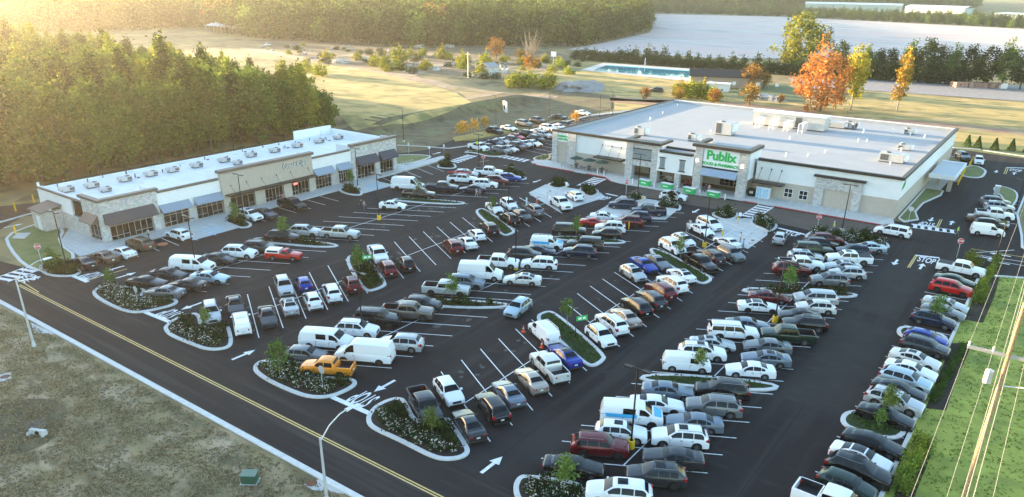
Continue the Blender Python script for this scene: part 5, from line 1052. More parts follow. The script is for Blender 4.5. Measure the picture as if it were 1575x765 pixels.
for i,(a,b,l) in enumerate([(805,388,'leftmost'),(940,410,'second from left'),(1080,438,'third from left'),(1226,462,'rightmost')]):
    x,y=G(*q('C',a,b)); e=empty('flower_display_bin',(x+.6,y,.14),R(-8),f'{l} of the four bright green bins along the entrance kerb','bin','green bins at the entrance')
    mb=MB(); mb.hexa([(-.45,-1,0),(.45,-1,0),(.45,1,0),(-.45,1,0)],[(-.55,-1.1,1.0),(.55,-1.1,1.0),(.55,1.1,1.0),(-.55,1.1,1.0)]); mb.build('bin_body',CG,e); bx('label_panel',e,WHT,(-.56,-.5,-.5,.5,.42,.62)); bx('bin_rim',e,WHT,(-.6,.6,-1.15,1.15,1.0,1.05))
# merchandise outside entrance
def merch(y,x,w_,h_,m,name,lab,cat):
    e=empty(name,(x,y,.14),0,lab,cat); bx('stand',e,DARK,(-.4,.4,-w_/2,w_/2,0,.3)); rr=random.Random(int(y*10)); mb=MB()
    for i in range(40): a=rr.uniform(-.35,.35);b=rr.uniform(-w_/2,w_/2);c=rr.uniform(.3,h_);s=rr.uniform(.08,.16); mb.cyl((a,b,c),s,s*1.3,7,r2=s*.5)
    mb.build('goods',m,e)
merch(59.3,133,2.2,1.1,mat('white_flowers',(.7,.68,.62),.7),'flower_rack','rack of pale potted flowers left of the orange display','display'); merch(58.0,133.4,1.4,1.5,mat('pumpkin_orange',(.72,.2,.03),.6),'pumpkin_display','orange pumpkin display under the storefront porch','display')
merch(54.8,132.6,2.2,1.3,mat('red_flowers',(.45,.12,.1),.7),'plant_rack','rack of red and white plants beside the middle stone column','display')
for i in range(5):
    x,y=133+i*.02,55.8-i*.55; bx_=MB(); 
e=empty('ice_freezer',(133.2,41.0,.14),0,'white ice freezer with two blue posters right of the entrance','freezer'); bx('cabinet',e,WHT,(-.5,.5,-1.2,1.2,0,2.0)); bx('poster',e,mat('blue_poster',(.12,.42,.68),.5,c2=(.7,.8,.85),scale=3),(-.53,-.5,-1.1,-.08,.15,1.85)); bx('poster',e,MT['blue_poster'],(-.53,-.5,.08,1.1,.15,1.85))
e=empty('vending_cabinet',(133.3,43.1,.14),0,'black cabinet between the entrance and the white freezer','cabinet'); bx('cabinet',e,DARK,(-.4,.4,-.6,.6,0,1.3)); bx('label_panel',e,WHT,(-.43,-.4,-.3,-.05,.5,.9),(-.43,-.4,.05,.3,.5,.9))
for i in range(7):
    x,y=131.4,37.6-i*1.25-(.0); e=MB(); pts=[(0,0,0),(0,0,.75),(0,.15,.88),(0,.35,.88),(0,.5,.75),(0,.5,0)]
    for a,b in zip(pts,pts[1:]): e.tube(a,b,.03,n=6)
    o=e.build('bicycle_rack',GALV); o.location=(131.3,35.2-i*1.3,.14); o.rotation_euler=(0,0,R(70)); tag(o,'small metal hoop bicycle rack on the pavement below the two windows','bicycle rack','hoop racks on the storefront pavement')
# patio umbrellas, tables
UG=mat('dark_green_canvas',(.012,.06,.045),.8)
for i in range(3):
    y=79.6-i*3.0; e=empty('patio_umbrella',(131.9,y,.14),0,['leftmost','middle','rightmost'][i]+' dark green patio umbrella before the left storefront wall','umbrella','patio umbrellas')
    mb=MB(); mb.cyl((0,0,2.0),1.45,.5,8,r2=.04); mb.build('canopy',UG,e); mb=MB(); mb.tube((0,0,0),(0,0,2.5),.025,n=6); mb.build('pole',GALV,e)
    e=empty('patio_table',(131.9,y,.14),0,['leftmost','middle','rightmost'][i]+' round metal table under a green patio umbrella','table','patio tables'); mb=MB(); mb.cyl((0,0,.72),.55,.03,16); mb.build('table_top',DARK,e); mb=MB(); mb.cyl((0,0,0),.05,.72,8); mb.cyl((0,0,0),.3,.03,12); mb.build('leg',DARK,e)
    for k in range(4):
        a=k*math.pi/2+.5; e=empty('patio_chair',(131.9+1.0*math.cos(a),y+1.0*math.sin(a),.14),a,'dark metal patio chair around a table under the green umbrellas','chair','patio chairs'); bx('seat',e,HVD,(-.2,.2,-.2,.2,.43,.46)); bx('backrest',e,HVD,(.18,.21,-.2,.2,.46,.88))
        for u in (-.17,.17):
            for w2 in (-.17,.17): bx('leg',e,HVD,(u-.012,u+.012,w2-.012,w2+.012,0,.43))
# fence round patio
mb=MB(); 
for i in range(14): y=71.8+i*.8; mb.box(130.25,130.29,y,y+.03,.14,1.0)
mb.box(130.25,130.29,71.8,82.3,.95,1.0); mb.box(130.24,130.28,71.8,82.3,.55,.58); tag(mb.build('patio_railing',DARK),'thin dark railing along the patio kerb before the umbrellas','railing')
# litter bin, hoops at shops right end
mb=MB(); mb.cyl((0,0,0),.33,1.0,12); mb.cyl((0,0,1.0),.36,.08,12); o=mb.build('litter_bin',DARK); x,y=G(482,292); o.location=(x,y,.13); tag(o,'black litter bin before the right end of the tan sign wall','litter bin')
for i in range(6):
    e=MB(); pts=[(0,0,0),(0,0,.7),(0,.2,.85),(0,.4,.7),(0,.4,0)]
    for a,b in zip(pts,pts[1:]): e.tube(a,b,.03,n=6)
    o=e.build('bicycle_rack',GALV); x,y=G(613+i*4.5,259-i*1.3); o.location=(x,y,.13); tag(o,'small pale hoop rack on the pavement right of the shops','bicycle rack','hoop racks by the shops')
# green transformer, meter box
e=empty('utility_box',(*G(385,741),0),R(-55),'dark green metal utility box on the near lawn beside the street','utility box'); bx('cabinet',e,mat('utility_green',(.03,.085,.055),.5),(-.55,.55,-.4,.4,.05,.75)); bx('lid',e,mat('utility_green_lid',(.10,.18,.14),.5),(-.6,.6,-.45,.45,.75,.82)); bx('base',e,CONC,(-.65,.65,-.5,.5,0,.05))
e=empty('transformer_cabinet',(*G(1531,302),0),0,'pale upright utility cabinet at the top of the corner lot','utility box'); bx('cabinet',e,HVAC,(-.4,.4,-.4,.4,0,1.9)); bx('lid',e,WHT,(-.45,.45,-.45,.45,1.9,2.0))
# culvert headwall on lawn
x,y=G(60,668); e=empty('culvert_headwall',(x,y,0),R(25),'broken white concrete culvert headwall with round pipe in the muddy hollow on the near lawn','culvert')
bx('headwall',e,CONC,(-.15,.15,-.75,.75,-.05,.45)); mb=MB(); mb.cyl((-.2,0,.2),.2,.12,14,axis='x'); mb.build('pipe',BLACK,e)
bx('wing_wall',e,CONC,(-.5,-.16,.6,.75,-.05,.3),(-.45,-.16,-.75,-.6,-.05,.3)); 
MUD=mat('muddy_hollow',(.10,.085,.045),.95,var=.3,scale=.6,bump=.7,bscale=4); sheet('hollow',chaikin([G(*a) for a in [(-60,640),(40,612),(95,615),(107,640),(80,680),(30,700),(-60,705)]],2),MUD,.006)
sheet('gravel_patch',[G(*a) for a in [(34,652),(65,640),(74,655),(50,668)]],mat('grey_brown_riprap',(.13,.115,.09),.95,var=.4,scale=5,bump=1,bscale=9),.015)
x,y,z=GT(777,172); e=empty('culvert_headwall',(x,y,0),R(-40),'white concrete culvert headwall with round black opening in the grass basin','culvert'); bx('headwall',e,WHT,(-.2,.2,-2.0,2.0,0,3.0)); mb=MB(); mb.cyl((-.3,0,1.4),.8,.12,16,axis='x'); mb.build('pipe',BLACK,e)
x,y,z=GT(696,189)
# utility pole and wires
UX,UY=G(1550,552,13.0); e=empty('utility_pole',(UX,UY,0),0,'tall weathered wooden utility pole with crossarm, transformer and lamp at the right edge','utility pole')
mb=MB(); mb.tube((0,0,0),(0,0,17),.17,.13,n=12); mb.build('pole',WOODP,e); bx('crossarm',e,mat('grey_arm_wood',(.4,.38,.34),.9),(-.1,.1,-2.4,2.4,13.1,13.3)); 
mb=MB(); mb.cyl((-.05,.75,11.0),.26,.9,14); mb.cyl((-.05,.75,11.9),.26,.08,14,r2=.12); mb.build('transformer',GALV,e)
mb=MB(); mb.tube((0,-.1,11.0),(-.3,-1.5,11.4),.04,n=8); mb.build('lamp_arm',GALV,e); mb=MB(); mb.hexa([(-.55,-2.1,11.25),(-.2,-2.1,11.25),(-.15,-1.4,11.25),(-.5,-1.4,11.25)],[(-.5,-2.0,11.45),(-.25,-2.0,11.45),(-.2,-1.45,11.45),(-.45,-1.45,11.45)]); mb.build('lamp_head',WHT,e)
for s in (-2.3,-.9,.9,2.3): mb=MB(); mb.cyl((0,s,13.3),.07,.28,8); mb.build('insulator',WHT,e)
WM=mat('pale_wire',(.38,.35,.30),.6)
for i,(dy,zz_) in enumerate([(-2.3,13.6),(-.9,13.6),(.9,13.6),(2.3,13.6),(-.25,10.2),(.25,9.6),(.1,12.4)]):
    mb=MB(); pts=[]
    for k in range(13):
        t=k/12; X=UX-60+t*60; pts.append((X,UY+dy,zz_-4*.9*t*(1-t)))
    for k in range(1,15):
        t=k/14; X=UX+t*70; pts.append((X,UY+dy,zz_-4*.9*t*(1-t)))
    for a,b in zip(pts,pts[1:]): mb.tube(a,b,.012 if i<4 else .022,n=5)
    tag(mb.build('power_line',WM),'pale overhead wire running along the grass verge at the right','power line','overhead wires')
e2=empty('utility_pole',(UX+70,UY,0),0,'second wooden utility pole farther along the right verge','utility pole'); mb=MB(); mb.tube((0,0,0),(0,0,14.5),.2,.14,n=10); mb.build('pole',WOODP,e2); bx('crossarm',e2,MT['grey_arm_wood'],(-.1,.1,-2.4,2.4,13.1,13.3))
e2=empty('utility_pole',(UX-60,UY,0),0,'third wooden utility pole at the near end of the right verge','utility pole'); mb=MB(); mb.tube((0,0,0),(0,0,14.5),.2,.14,n=10); mb.build('pole',WOODP,e2); bx('crossarm',e2,MT['grey_arm_wood'],(-.1,.1,-2.4,2.4,13.1,13.3))
# ---------------- distant structures ----------------
def shed(pts_px,hh,roofm,wallm,lab,cat='shed',open_=False,rise=1.2,name='open_shed'):
    P_=[GT(*a) for a in pts_px]; a,b=P_[0],P_[1]; d=Vector((b[0]-a[0],b[1]-a[1])); L=d.length; ang=math.atan2(d.y,d.x); D=pts_px_depth
    e=empty(name,(a[0],a[1],a[2]),ang,lab,cat)
    mb=MB(); mb.hexa([(-.5,-.5,hh),(L+.5,-.5,hh),(L+.5,D/2,hh+rise),(-.5,D/2,hh+rise)],[(-.5,-.5,hh+.15),(L+.5,-.5,hh+.15),(L+.5,D/2,hh+rise+.15),(-.5,D/2,hh+rise+.15)]); mb.hexa([(-.5,D/2,hh+rise),(L+.5,D/2,hh+rise),(L+.5,D+.5,hh),(-.5,D+.5,hh)],[(-.5,D/2,hh+rise+.15),(L+.5,D/2,hh+rise+.15),(L+.5,D+.5,hh+.15),(-.5,D+.5,hh+.15)]); mb.build('roof',roofm,e)
    if open_:
        n=int(L/5)+1
        for i in range(n+1):
            for yy in (0,D): bx('post',e,wallm,(L*i/n-.12,L*i/n+.12,yy-.12,yy+.12,0,hh))
    else: bx('wall',e,wallm,(0,L,0,D,0,hh))
    return e
BLR=mat('pale_blue_metal_roof',(.42,.52,.62),.45,.4); GREYW=mat('grey_shed_wall',(.3,.29,.27),.8); BRR=mat('dark_shingle_roof',(.03,.024,.022),.9,var=.2,scale=1); TANW=mat('tan_house_wall',(.33,.26,.2),.85)
pts_px_depth=22; shed([(318,50),(365,54)],4.6,BLR,GREYW,'open pole barn with pale blue metal roof at the edge of the far woods','barn',True,2.6,'pole_barn')
pts_px_depth=16; shed([(700,66),(752,69)],4.2,mat('rusty_frame_roof',(.28,.25,.22),.8),GREYW,'flat open frame shed in the clearing before the far woods','shed',True,.2)
pts_px_depth=6; shed([(752,119),(767,118)],3.4,mat('grey_shingle',(.3,.31,.33),.8),mat('pale_siding',(.55,.56,.56),.8),'small grey cabin beside the rubble in the clearing','cabin',False,1.4,'cabin')
pts_px_depth=16; e=shed([(1061,133),(1170,137)],3.6,BRR,TANW,'low brick clubhouse with dark roof beside the swimming pool','house',False,2.0,'clubhouse')
for t in (.2,.45,.7,.9): mb=MB(); mb.box(t*34,t*34+1.2,-.06,-.01,1.0,2.2); mb.build('window',WHT,e)
pts_px_depth=4; shed([(1087,140),(1120,142)],2.6,WHT,WHT,'white box trailer parked before the clubhouse','trailer',False,.1,'box_trailer')
pts_px_depth=8; shed([(1064,130),(1085,131)],3.0,BLR,WHT,'small open pavilion with blue roof beside the clubhouse','pavilion',True,.4,'pavilion')
pts_px_depth=25; WHW=mat('pale_blue_warehouse_wall',(.42,.5,.5),.7)
shed([(1236,22),(1385,26)],13,mat('pale_warehouse_roof',(.5,.6,.66),.6),WHW,'long pale blue warehouse beyond the cotton field','warehouse',False,2,'warehouse'); shed([(1389,28),(1480,32)],13,MT['pale_warehouse_roof'],WHW,'shorter pale warehouse right of the long one beyond the field','warehouse',False,2,'warehouse')
pts_px_depth=30; shed([(1528,34),(1600,38)],9,MT['pale_warehouse_roof'],WHW,'white roofed shed at the far upper right corner','warehouse',True,1,'warehouse')
# pool
PWA=[GT(*a)[:2] for a in [(912,109),(932,101),(1075,111),(1062,120)]]
PDK=[GT(*a)[:2] for a in [(893,108),(928,97),(1092,108),(1085,123),(1055,125)]]
sheet('pool_deck',PDK,CONC,.06); mb=MB(); mb.prism(PWA[::-1] if area(PWA)<0 else PWA,.0,.10,top=True)
WAT=mat('pool_water',(.05,.35,.45),.05,spec=.8,bump=.15,bscale=.6); o=mb.build('pool_water',WAT); struct(o)
struct(ribbon('pool_coping',[PWA[1],PWA[2]],2.2,mat('turquoise_pool_wall',(.05,.45,.58),.5),.14))
x,y,z=GT(992,100); mb=MB(); mb.cyl((x,y,0),.5,3.2,10,r2=.15); tag(mb.build('pool_slide',WHT),'small white feature at the far edge of the swimming pool','pool slide')
# cemetery-like row, gravel heap, brush piles, vehicles in clearing
def heap(px,py,rad,h_,m,name,lab,cat,ex=1.0):
    x,y,z=GT(px,py); bm=bmesh.new(); bmesh.ops.create_icosphere(bm,subdivisions=3,radius=1); rr=random.Random(int(px*3+py))
    ph=[rr.uniform(0,6) for _ in range(6)]
    for v in bm.verts:
        k=1+.18*math.sin(5*v.co.x+ph[0])+.15*math.sin(7*v.co.y+ph[1])+.12*math.sin(9*v.co.z+ph[2]); v.co=Vector((v.co.x*rad*k*ex,v.co.y*rad*k,max(-.1,v.co.z)*h_*k))
    me=bpy.data.meshes.new(name); bm.to_mesh(me); bm.free(); me.materials.append(m); o=link(name,me,None,(x,y,z)); tag(o,lab,cat)
heap(893,137,7,2.6,GRAV,'gravel_heap','grey gravel heap beside the dirt track below the pool','heap',1.6)
RUB=mat('rubble_pale',(.45,.42,.38),.9,var=.4,scale=1.2,bump=1,bscale=2)
for i,(a,b,r_,l) in enumerate([(665,108,3,'left of the yellow bush row'),(740,117,3.5,'beside the grey cabin'),(780,112,3,'right of the grey cabin'),(555,93,3,'on the dirt track'),(645,73,3,'at the woods edge'),(505,85,3,'along the left clearing'),(525,97,3.5,'near the field corner'),(1175,152,4,'beside the orange tree'),(1195,155,3,'before the orange tree'),(690,73,3,'right of the woods gap')]): heap(a,b,r_,1.6,RUB,'rubble_pile','pale rubble pile '+l,'rubble')
rr=random.Random(44)
SCR=mat('scrap_mixed',(.12,.11,.10),.8,c2=(.5,.48,.44),scale=.8)
for i in range(26):
    a=rr.uniform(400,790); b=66+(a-400)*.06+rr.uniform(-2,24)
    if 720<a<760 and b>110: continue
    x,y,z=GT(a,b); mb=MB()
    for k in range(rr.randint(3,7)):
        u,v_=rr.uniform(-3,3),rr.uniform(-2,2); w_=rr.uniform(.5,1.8); mb.hexa([(u,v_,0),(u+w_,v_,0),(u+w_,v_+w_*.6,0),(u,v_+w_*.6,0)],[(u+.2,v_,w_*.6),(u+w_,v_+.1,w_*.5),(u+w_*.8,v_+w_*.6,w_*.7),(u+.1,v_+w_*.5,w_*.4)])
    o=mb.build('scrap_pile',SCR); o.location=(x,y,z); o.rotation_euler=(0,0,rr.uniform(0,3)); tag(o,'low pile of pale scrap and boards scattered in the rough clearing','scrap pile','scrap piles in the clearing')
for i in range(14):
    a=1465+i*5.5; x,y,z=GT(a,133+.25*(a-1465)/10+i%2); mb=MB(); mb.box(-1.2,1.2,-.9,.9,0,1.6); mb.box(-1.25,1.25,-.95,.95,1.6,1.75); o=mb.build('farm_implement',mat('rusty_red_paint',(.30,.09,.05),.8,c2=(.45,.35,.28),scale=2)); o.location=(x,y,z); o.rotation_euler=(0,0,i*.7); tag(o,'rusty red implement in the parked line at the end of the gravel yard','farm implement','rusty implements')
x,y,z=GT(1543,136); mb=MB(); mb.cyl((x-2,y,.6),1.3,4,14,axis='x'); mb.box(x-1.6,x-1.2,y-.6,y+.6,0,.7); mb.box(x+1.2,x+1.6,y-.6,y+.6,0,.7); tag(mb.build('storage_tank',WHT),'white cylindrical tank at the right end of the gravel yard','tank')
x,y,z=GT(851,100); mb=MB(); mb.cyl((x,y,0),.12,5.2,8); mb.box(x-.1,x+.1,y-1.4,y+1.4,3.6,5.8); tag(mb.build('basketball_hoop',WHT),'white basketball hoop beside the sand court','hoop')
for a,b,l in ((720,120,'in the clearing left of the cabin'),(1249,103,'with fittings before the gravel yard')):
    x,y,z=GT(a,b); mb=MB(); mb.cyl((x,y,z),.16,9,8,r2=.1); mb.box(x-.1,x+.1,y-1,y+1,z+8.2,z+8.4); tag(mb.build('utility_pole',GALV),'pale distant utility pole '+l,'utility pole')
for i,(a,b,cl_,l) in enumerate([(412,71,'white','in the left clearing'),(465,78,'grey','beside the pole barn'),(1010,142,'dark grey','beside the round dark shrub'),(885,88,'black','beyond the sand court'),(700,102,'silver','by the yellow bushes')]):
    x,y,z=GT(a,b); e=car(x,y,20+40*i,'suv',cl_,f'{cl_} vehicle parked {l}'); e.location.z=z+.05
# ---------------- vegetation ----------------
def leafmat(n,c,var=.35,trans=.25,hue=.03):
    if n in MT: return MT[n]
    m=bpy.data.materials.new(n); m.use_nodes=True; t=m.node_tree; t.nodes.remove(t.nodes['Principled BSDF']); out=t.nodes['Material Output']
    df=t.nodes.new('ShaderNodeBsdfDiffuse'); tl=t.nodes.new('ShaderNodeBsdfTranslucent'); mx=t.nodes.new('ShaderNodeMixShader'); mx.inputs[0].default_value=trans
    oi=t.nodes.new('ShaderNodeObjectInfo'); g=t.nodes.new('ShaderNodeNewGeometry'); hs=t.nodes.new('ShaderNodeHueSaturation'); hs.inputs['Color'].default_value=(*c,1)
    mr=t.nodes.new('ShaderNodeMapRange'); mr.inputs['To Min'].default_value=.5-hue; mr.inputs['To Max'].default_value=.5+hue*.6; t.links.new(oi.outputs['Random'],mr.inputs[0]); t.links.new(mr.outputs[0],hs.inputs['Hue'])
    m2=t.nodes.new('ShaderNodeMapRange'); m2.inputs['To Min'].default_value=1-var; m2.inputs['To Max'].default_value=1+var; t.links.new(g.outputs['Random Per Island'],m2.inputs[0])
    m3=t.nodes.new('ShaderNodeMapRange'); m3.inputs['To Min'].default_value=1-var*.6; m3.inputs['To Max'].default_value=1+var*.6
    wn=t.nodes.new('ShaderNodeTexWhiteNoise'); wn.noise_dimensions='1D'; t.links.new(oi.outputs['Random'],wn.inputs['W']); t.links.new(wn.outputs['Value'],m3.inputs[0])
    mu=t.nodes.new('ShaderNodeMath'); mu.operation='MULTIPLY'; t.links.new(m2.outputs[0],mu.inputs[0]); t.links.new(m3.outputs[0],mu.inputs[1]); t.links.new(mu.outputs[0],hs.inputs['Value'])
    t.links.new(hs.outputs[0],df.inputs[0]); t.links.new(hs.outputs[0],tl.inputs[0]); t.links.new(df.outputs[0],mx.inputs[1]); t.links.new(tl.outputs[0],mx.inputs[2]); t.links.new(mx.outputs[0],out.inputs[0])
    MT[n]=m; return m
BARK=mat('tree_bark',(.11,.085,.065),.95,var=.3,scale=5); BARKP=mat('pale_bark',(.28,.25,.21),.95,var=.25,scale=5)
LBG=leafmat('broad_tree_leaf',(.24,.24,.03),trans=.4,hue=.01); LFW=leafmat('far_wood_leaf',(.045,.062,.018),trans=.25,hue=.01); LG=leafmat('forest_leaf',(.095,.155,.03),trans=.4,hue=.012); LG2=leafmat('pine_leaf',(.042,.068,.02),trans=.3,hue=.01); LGY=leafmat('yellow_green_leaf',(.20,.24,.035),trans=.4,hue=.015); LGO=leafmat('golden_leaf',(.36,.22,.04)); LOR=leafmat('orange_red_leaf',(.52,.235,.075),hue=.005); LYE=leafmat('yellow_leaf',(.46,.38,.05),hue=.01); LYO=leafmat('young_tree_leaf',(.13,.20,.05)); LAM=leafmat('amber_leaf',(.55,.33,.05),hue=.01)
LSH=leafmat('shrub_leaf',(.035,.06,.02)); LSB=leafmat('shrub_brown_leaf',(.09,.07,.035)); FLW=leafmat('white_flower',(.62,.60,.56),.15,.2,0); LHD=leafmat('hedge_leaf',(.06,.11,.028)); LBY=leafmat('bright_bush_leaf',(.30,.30,.03)); LBR=leafmat('brown_crown_leaf',(.16,.11,.05))
def crown_mesh(name,m,n,fn,size,seed=1,clump=0,stretch=1.5,m2=None,p2=0):
    rr=random.Random(seed); V=[];Fc=[];MI=[]
    C_=[fn(rr) for _ in range(clump)] if clump else None
    for i in range(n):
        if C_:
            c=rr.choice(C_); rad=size*3.2; p=[c[k]+rr.gauss(0,rad*.42) for k in range(3)]
        else: p=fn(rr)
        s=size*rr.uniform(.55,1.35); u=Vector((rr.gauss(0,1),rr.gauss(0,1),rr.gauss(0,.7))).normalized(); w_=u.orthogonal().normalized(); w_.rotate(Matrix.Rotation(rr.uniform(0,6.28),3,u)); v2=u.cross(w_)
        b=len(V)
        P_=Vector(p); V+=[P_-u*s*stretch*.5,P_+w_*s*.5,P_+u*s*stretch*.5,P_-w_*s*.5+v2*s*.15]; Fc.append((b,b+1,b+2,b+3)); MI.append(1 if rr.random()<p2 else 0)
    me=bpy.data.meshes.new(name); me.from_pydata([tuple(v) for v in V],[],Fc); me.materials.append(m)
    if m2: me.materials.append(m2); me.polygons.foreach_set('material_index',MI)
    me.update(); return me
def ell(rx,rz,cz,hollow=.55,lobes=0,seed=0,taper=0):
    q_=random.Random(seed); ph=[(q_.uniform(0,6.28),q_.uniform(0,6.28)) for _ in range(3)]
    def f(rr):
        while 1:
            a=rr.uniform(0,6.283); c=rr.uniform(-1,1); s=math.sqrt(1-c*c); r=rr.uniform(hollow,1)**.6
            k=1+.16*math.sin(3*a+ph[0][0]+2*c)+.14*math.sin(5*a+ph[1][0]-3*c)+.10*math.sin(6*c+ph[2][0]+a)
            t=1-taper*max(0,c)
            return [rx*k*r*s*math.cos(a)*t,rx*k*r*s*math.sin(a)*t,cz+rz*k*r*c]
    return f
def trunk_mesh(name,h_,r,m,limbs=5,ch=.5,seed=0,spread=2.):
    rr=random.Random(seed); mb=MB(); lean=(rr.uniform(-.2,.2),rr.uniform(-.2,.2)); mb.tube((0,0,-.1),(lean[0]*.5,lean[1]*.5,h_*.5),r,r*.75,8); mb.tube((lean[0]*.5,lean[1]*.5,h_*.5),(lean[0],lean[1],h_),r*.75,r*.25,8)
    for i in range(limbs):
        z=h_*(ch+(.95-ch)*i/max(1,limbs)); a=i*2.4+rr.uniform(-.4,.4); L=spread*rr.uniform(.6,1)*(1-.5*i/max(1,limbs)); mb.tube((lean[0]*z/h_,lean[1]*z/h_,z),(math.cos(a)*L,math.sin(a)*L,z+L*.6),r*.35,r*.1,6)
    return mb.me(name,m)
FT=[]
for k in range(7):
    hh=[17,15.5,18.5,14,16.5,13,19][k]; rx=[3.6,3.9,3.1,4.1,3.4,3.8,2.8][k]; m=[LG,LG,LG2,LG,LGY,LG,LG2][k]
    FT.append((crown_mesh('crown',m,3400,ell(rx*1.08,hh*.44,hh*.56,.5,seed=k,taper=[.45,.4,.85,.35,.5,.4,.88][k]),.46,seed=k+1,clump=120,m2=LGY,p2=.12),trunk_mesh('trunk',hh*.9,.22,BARK,6,.4,k,rx*.7),hh))
def tree(name,x,y,z,crown,trunk,lab,cat='tree',group=None,s=1,rz=0,sz=None):
    e=empty(name,(x,y,z),rz,lab,cat,group); e.scale=(s,s,sz or s); c=part('crown',crown,e)
    if trunk: part('trunk',trunk,e)
    return e
# forest left: boundary
def fin(x,y):
    if y<147+1.5*math.sin(x*.2) or y>345 or x<-70: return False
    xr=lerp([(147,137),(170,137),(200,140),(236,148),(290,152),(345,156)],y)
    return x<xr+1+2*math.sin(y*.15)
pts=[]; y=149
fr=random.Random(3)
while y<345:
    x=-68
    while x<160:
        px,py=x+fr.uniform(-1.8,1.8),y+fr.uniform(-1.8,1.8)
        if fin(px,py): pts.append((px,py))
        x+=6.2 if y<200 else 7.2
    y+=5.8 if y<200 else 7.2
def front(p): # screen relevance: in frame and near edge first
    x,y=p; d=Vector((x,y)); a=math.atan2(y,x)-YAW
    inf=abs(a)<.66; xr=lerp([(147,137),(170,137),(200,140),(236,148),(290,152),(345,156)],y)
    return (0 if inf else 1000)+min((y-147)*1.0,(xr-x)*1.3+0)*1.0+math.hypot(x,y)*.12
pts.sort(key=front); near=pts[:285]; rest=pts[285:]
fgl='tall tree in the dense wood behind the small shops'
FOR=[]
for i,(x,y) in enumerate(near):
    k=fr.choice([0,1,2,3,4,5,6,0,1,5,3,4,5]); c,t,hh=FT[k]; xr=lerp([(147,137),(170,137),(200,140),(236,148),(290,152),(345,156)],y); s=fr.uniform(.8,1.1)*(.66+.38*sm(1,26,xr-x))
    lab={2:'narrow dark evergreen standing in the dense wood behind the shops',6:'narrow dark evergreen standing in the dense wood behind the shops',4:'yellow green tree standing in the dense wood behind the shops'}.get(k,'rounded green tree standing in the dense wood behind the shops')
    FOR.append(tree('forest_tree',x,y,hgt(x,y),c,t,lab,'tree','trees of the wood behind the shops',s,fr.uniform(0,6.28),s*fr.uniform(.9,1.1)))
# geometry-node scatter of an existing crown for the parts of woods that read as one mass
def scatter(name,points,crowns,lab,cat,smin=.8,smax=1.2,rise=None):
    me=bpy.data.meshes.new(name); me.from_pydata([(p[0],p[1],p[2] if len(p)>2 else 0) for p in points],[],[]); o=link(name,me); tag(o,lab,cat,kind='stuff')
    ng=bpy.data.node_groups.new(name+'_nodes','GeometryNodeTree'); ng.interface.new_socket('Geometry',in_out='INPUT',socket_type='NodeSocketGeometry'); ng.interface.new_socket('Geometry',in_out='OUTPUT',socket_type='NodeSocketGeometry')
    N=ng.nodes; gi=N.new('NodeGroupInput'); go=N.new('NodeGroupOutput'); jn=N.new('GeometryNodeJoinGeometry'); n=len(crowns)
    rv=N.new('FunctionNodeRandomValue'); rv.data_type='INT'; rv.inputs[4].default_value=0; rv.inputs[5].default_value=n-1
    for i,co in enumerate(crowns):
        oi=N.new('GeometryNodeObjectInfo'); oi.transform_space='ORIGINAL'; oi.inputs['Object'].default_value=co; oi.inputs['As Instance'].default_value=True
        ip=N.new('GeometryNodeInstanceOnPoints'); cm=N.new('FunctionNodeCompare'); cm.data_type='INT'; cm.operation='EQUAL'; cm.inputs[3].default_value=i
        ng.links.new(rv.outputs[2],cm.inputs[2]); ng.links.new(cm.outputs[0],ip.inputs['Selection']); ng.links.new(gi.outputs[0],ip.inputs['Points']); ng.links.new(oi.outputs['Geometry'],ip.inputs['Instance'])
        rs=N.new('FunctionNodeRandomValue'); rs.data_type='FLOAT'; rs.inputs[2].default_value=smin; rs.inputs[3].default_value=smax; rs.inputs['Seed'].default_value=i+5
        rr_=N.new('FunctionNodeRandomValue'); rr_.data_type='FLOAT_VECTOR'; rr_.inputs[0].default_value=(0,0,0); rr_.inputs[1].default_value=(0,0,6.28); rr_.inputs['Seed'].default_value=i+9
        ng.links.new(rs.outputs[1],ip.inputs['Scale']); ng.links.new(rr_.outputs[0],ip.inputs['Rotation']); ng.links.new(ip.outputs[0],jn.inputs[0])
    ng.links.new(jn.outputs[0],go.inputs[0]); md=o.modifiers.new('scatter','NODES'); md.node_group=ng; return o
def crown_of(e): return [c for c in e.children if c.name.startswith('crown')][0]
fc=[]
for k in range(7):
    for e in FOR:
        if crown_of(e).data is FT[k][0]: fc.append(crown_of(e)); break
scatter('wood_interior',rest,fc,'unbroken mass of treetops deeper in the wood behind the shops','wood')
# far woods: lighter crowns on a dozen real edge trees
FF=[]
for k in range(6):
    hh=[17,15,19,14,16,18][k]; m=[LFW,LFW,LFW,LG,LFW,LBR][k]
    FF.append((crown_mesh('crown',m,520,ell([4.6,4.0,4.2,5,5.4,4.4][k],hh*.44,hh*.56,.6,seed=k+20,taper=[.3,.8,.5,.3,.4,.3][k]),1.15,seed=k+31,clump=45,m2=LG,p2=.25),trunk_mesh('trunk',hh*.8,.25,BARK,3,.5,k,2),hh))
def edge(pxs,n,jit,labs,group,depth=6,models=(0,1,2,3,4),s0=.85,s1=1.2):
    out=[]; P_=[GT(*a) for a in pxs]; seg=[math.dist(P_[i][:2],P_[i+1][:2]) for i in range(len(P_)-1)]; T=sum(seg)
    for i in range(n):
        d=(i+.5)/n*T; j=0
        while d>seg[j] and j<len(seg)-1: d-=seg[j]; j+=1
        t=d/seg[j]; x=P_[j][0]*(1-t)+P_[j+1][0]*t+fr.uniform(-jit,jit); y=P_[j][1]*(1-t)+P_[j+1][1]*t+fr.uniform(-jit,jit); k=fr.choice(models); c,tk,hh=FF[k]; s=fr.uniform(s0,s1)
        out.append(tree('wood_edge_tree',x,y,hgt(x,y),c,tk,labs,'tree',group,s,fr.uniform(0,6.28),s*fr.uniform(.85,1.1)))
    return out
